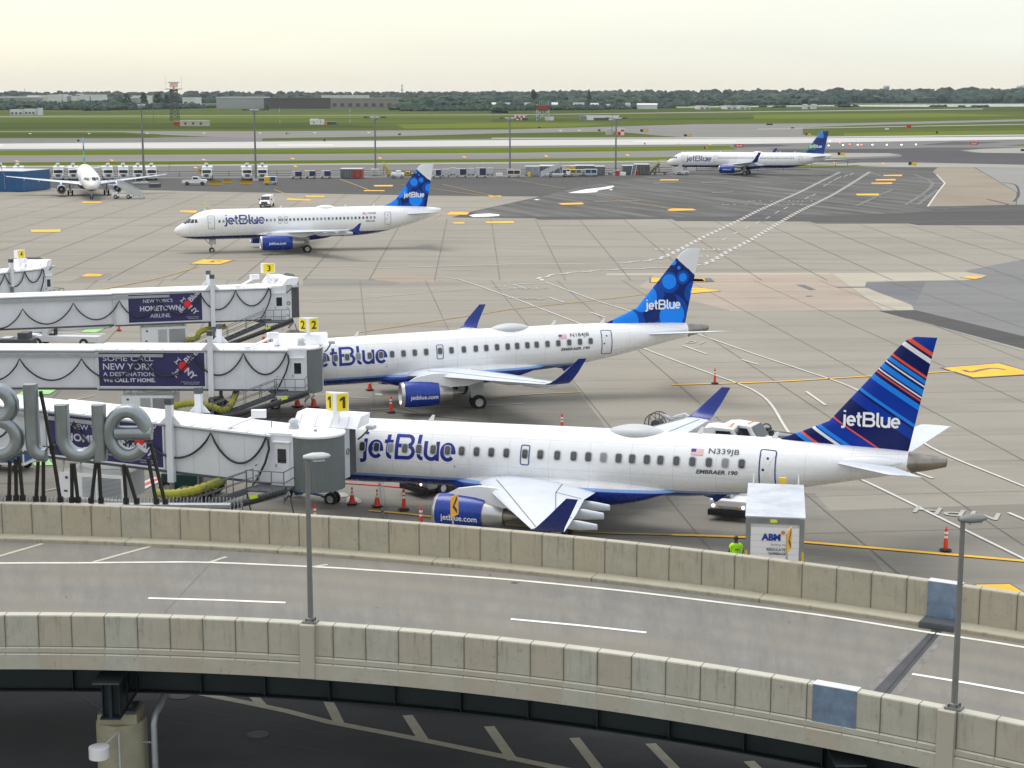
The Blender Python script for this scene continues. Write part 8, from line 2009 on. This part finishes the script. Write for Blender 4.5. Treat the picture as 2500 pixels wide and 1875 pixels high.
# single trees that stand clear
for k, (px, yb, yt, w_, lb) in enumerate(((652, 271, 257, 10, 'round dark green tree standing alone left of the small white hut'), (309, 262, 226, 24, 'tall dark broad tree left of the radar tower above the shrubs'), (352, 262, 222, 18, 'tall dark tree between broad tree and radar tower'), (385, 262, 225, 30, 'broad dark tree directly left of the radar tower'), (408, 264, 229, 20, 'dark tree touching the left of the radar tower'), (1590, 266, 246, 26, 'rounded dark tree at the end of the wood before the inlet'), (2045, 263, 251, 12, 'lone dark tree on the inlet bank'), (1302, 262, 217, 22, 'taller pale tree standing above the centre skyline'), (1438, 262, 219, 14, 'narrow tree rising above the centre skyline'))):
    p = G(px, yb, 0); H_ = D(px, yt, p.y).z; r = w_/2*p.y/FOC; t = thing('tree', lb, 'tree', (p.x, p.y, 0), 0, 'separate trees beyond the field'); rnd = random.Random(k)
    m = MB(); m.tube([(0, 0, 0), (r*.05, 0, H_*.3), (-r*.04, 0, H_*.7)], [r*.12, r*.09, r*.04], 6); m.bar((0, 0, H_*.3), (r*.5, 0, H_*.6), r*.06); m.bar((0, 0, H_*.35), (-r*.5, 0, H_*.65), r*.06); m.build('trunk', mat('bark', (.05, .04, .03), .9), t)
    sp = []
    for i in range(26):
        a = rnd.uniform(0, 2*pi); q = rnd.random()**.5; zz = rnd.uniform(.25, .92); q *= r*sin(pi*min(1, zz*1.02)**.8+.15)*.9 if zz < .9 else r*.3; sp.append((q*cos(a), q*sin(a), H_*zz, r*rnd.uniform(.2, .36), H_*rnd.uniform(.06, .12)))
    wood('crown', sp, None, None, False, (0, 0, 0), t)
# far buildings
WH_ = mat('far_white_wall', (.62, .64, .63), .6, var=.06, scale=.05); GR_ = mat('far_grey_wall', (.27, .28, .275), .7, var=.06, scale=.05); DKB = mat('far_dark_wall', (.085, .078, .075), .8, var=.1, scale=.03); TAN_ = mat('far_tan_wall', (.24, .225, .20), .7, var=.06, scale=.03)
def fb(px0, px1, ytop, Y, col, label, name='warehouse', roofc=None, depth=60, ybase=None, nwin=0, z0=0):
    x0, x1 = (px0-1250)/FOC*Y*1.004, (px1-1250)/FOC*Y*1.004; H_ = D(px0, ytop, Y).z
    t = thing(name, label, 'building', ((x0+x1)/2, Y, z0), 0, 'buildings beyond the airfield'); W_ = x1-x0; H_ -= z0
    m = MB(); m.box((0, depth/2, H_*.45), (W_, depth, H_*.9)); m.build('wall', col, t)
    m = MB(); m.box((0, depth/2, H_*.95), (W_*1.01, depth*1.02, H_*.1)); m.build('roof', roofc or WH_, t)
    if nwin:
        for k in range(nwin): m = MB(); m.box((-W_/2+W_*(k+.5)/nwin, -.3, H_*.35), (W_/nwin*.5, .5, H_*.3)); m.build('window' if nwin < 5 else 'loading_door', DKB, t)
for a in ((137, 162, 231, 2700, WH_, 'white block leftmost of the pale tank group at upper left', 'block'), (165, 175, 230, 2720, WH_, 'pale cylinder tower second of the tank group', 'block'), (175, 183, 232, 2740, GR_, 'greyish block third of the tank group', 'block'), (193, 206, 234, 2700, WH_, 'pale sloping building in the middle of the tank group', 'block'), (206, 213, 229, 2760, brown_b, 'brown narrow tower between the pale tanks', 'block'), (215, 237, 231, 2700, WH_, 'white wide block right part of the tank group', 'block'), (241, 269, 231, 2700, WH_, 'largest white block, rightmost of the tank group', 'block')):
    fb(*a, depth=30, nwin=2)
fb(18, 100, 236, 2650, GR_, 'long grey warehouse at far upper left', nwin=6, roofc=WH_); fb(88, 114, 233, 2700, mat('far_cream', (.55, .50, .38), .6), 'cream block right of the long grey warehouse', 'block')
fb(318, 350, 237, 2800, GR_, 'grey low warehouse behind the trees left of the radar tower', nwin=2); fb(340, 372, 233.5, 2900, WH_, 'pale low warehouse just left of the radar tower', nwin=2)
fb(541, 655, 236.5, 2450, mat('far_pale_wall', (.33, .35, .35), .7, var=.08, scale=.05), 'long white warehouse left of the brown one', nwin=0, roofc=light_grey); fb(655, 815, 239, 2400, DKB, 'long dark brown warehouse in the centre left', roofc=DKB, nwin=0); fb(815, 984, 239, 2400, TAN_, 'long tan warehouse adjoining the brown one', roofc=GR_, nwin=9)
fb(793, 840, 233, 2900, WH_, 'white low roof building behind the tan warehouse, left', nwin=3); fb(843, 901, 233, 2900, WH_, 'white low roof building behind the tan warehouse, right', nwin=3); fb(460, 490, 238, 2900, WH_, 'small white building right of the radar tower', nwin=2)
rndb = random.Random(21); hs = [(977, 990, 251), (988, 997, 256), (1036, 1068, 248), (1196, 1212, 248), (1233, 1245, 246), (1280, 1296, 247), (1346, 1360, 247), (1398, 1408, 247), (1410, 1424, 250), (1440, 1458, 252), (1472, 1486, 254), (1524, 1535, 251), (1552, 1600, 252), (1560, 1575, 242), (1576, 1590, 242), (1952, 1962, 254), (1972, 1984, 254), (1998, 2008, 240), (2083, 2118, 233), (2228, 2236, 232), (2300, 2310, 238), (2480, 2500, 232), (2440, 2452, 240), (1000, 1012, 253)]
ordn = ['first', 'second', 'third', 'fourth', 'fifth', 'sixth', 'seventh', 'eighth', 'ninth', 'tenth', 'eleventh', 'twelfth', 'thirteenth', 'fourteenth', 'fifteenth', 'sixteenth', 'seventeenth', 'eighteenth', 'nineteenth', 'twentieth', 'twenty-first', 'twenty-second', 'twenty-third', 'twenty-fourth', 'twenty-fifth']
hs = sorted(h for h in hs if h[2] > 244)
for k, (a, b, yt) in enumerate(hs):
    Y = 2340; x0, x1 = (a-1250)/FOC*Y, (b-1250)/FOC*Y; H_ = min(9, max(5, D(a, yt, Y).z)); t = thing('house', 'small pale house among the far trees, %s from the left' % ordn[k], 'house', ((x0+x1)/2, Y, 0), 0, 'houses among the far trees'); W_ = x1-x0
    m = MB(); m.box((0, 5, H_*.35), (W_, 9, H_*.7)); m.build('wall', WH_, t); m = MB(); m.prism([(-W_/2-.4, -.1, H_*.7), (-W_/2-.4, 5, H_), (-W_/2-.4, 10.1, H_*.7)], (0, 0, 0), (W_+.8, 0, 0)); m.build('roof', (GR_, WH_, mid_grey)[k % 3], t)
for a in ((2145, 2154, 209, 4600, GR_, 'square grey tower block on the right skyline'), (2480, 2500, 207, 4700, WH_, 'pale tower block at the right edge of the skyline'), (2466, 2476, 209, 4650, TAN_, 'slim tan tower block near the right edge of the skyline'), (2497, 2512, 199, 4680, GR_, 'tall grey tower block cut by the right edge')): fb(*a, name='tower_block', depth=30, nwin=3)
fb(1700, 1725, 259, 2300, WH_, 'low white shed by the inlet bank, left', nwin=2); fb(1765, 1790, 259, 2300, WH_, 'low white shed by the inlet bank, middle', nwin=2); fb(1797, 1822, 259, 2300, WH_, 'low white shed by the inlet bank, right', nwin=2)
fb(45, 75, 267, 1700, WH_, 'low white row of vehicles by the field edge at left', 'low_shed', depth=8, nwin=3); fb(80, 105, 265.5, 1700, WH_, 'white parked vehicle row near the field edge', 'low_shed', depth=8, nwin=3); fb(111, 119, 263.5, 1700, WH_, 'small white box at the end of the field edge row', 'low_shed', depth=8)

# ------------------------------------------------------------------ air
hz = NT('haze_air'); hz.t.nodes.clear(); ho = hz.t.nodes.new('ShaderNodeOutputMaterial'); hv = hz.t.nodes.new('ShaderNodeVolumePrincipled')
hv.inputs['Color'].default_value = (.80, .90, 1.0, 1); hv.inputs['Density'].default_value = HAZE if 'HAZE' in globals() else .00012; hv.inputs['Anisotropy'].default_value = .2
hz.t.links.new(hv.outputs[0], ho.inputs['Volume'])
mb = MB(); mb.box((0, 3100, 32.5), (9800, 6900, 67)); o = mb.build('haze', hz.m); o['kind'] = 'stuff'; o['label'] = 'thin haze in the air over the airfield'; o['category'] = 'haze'
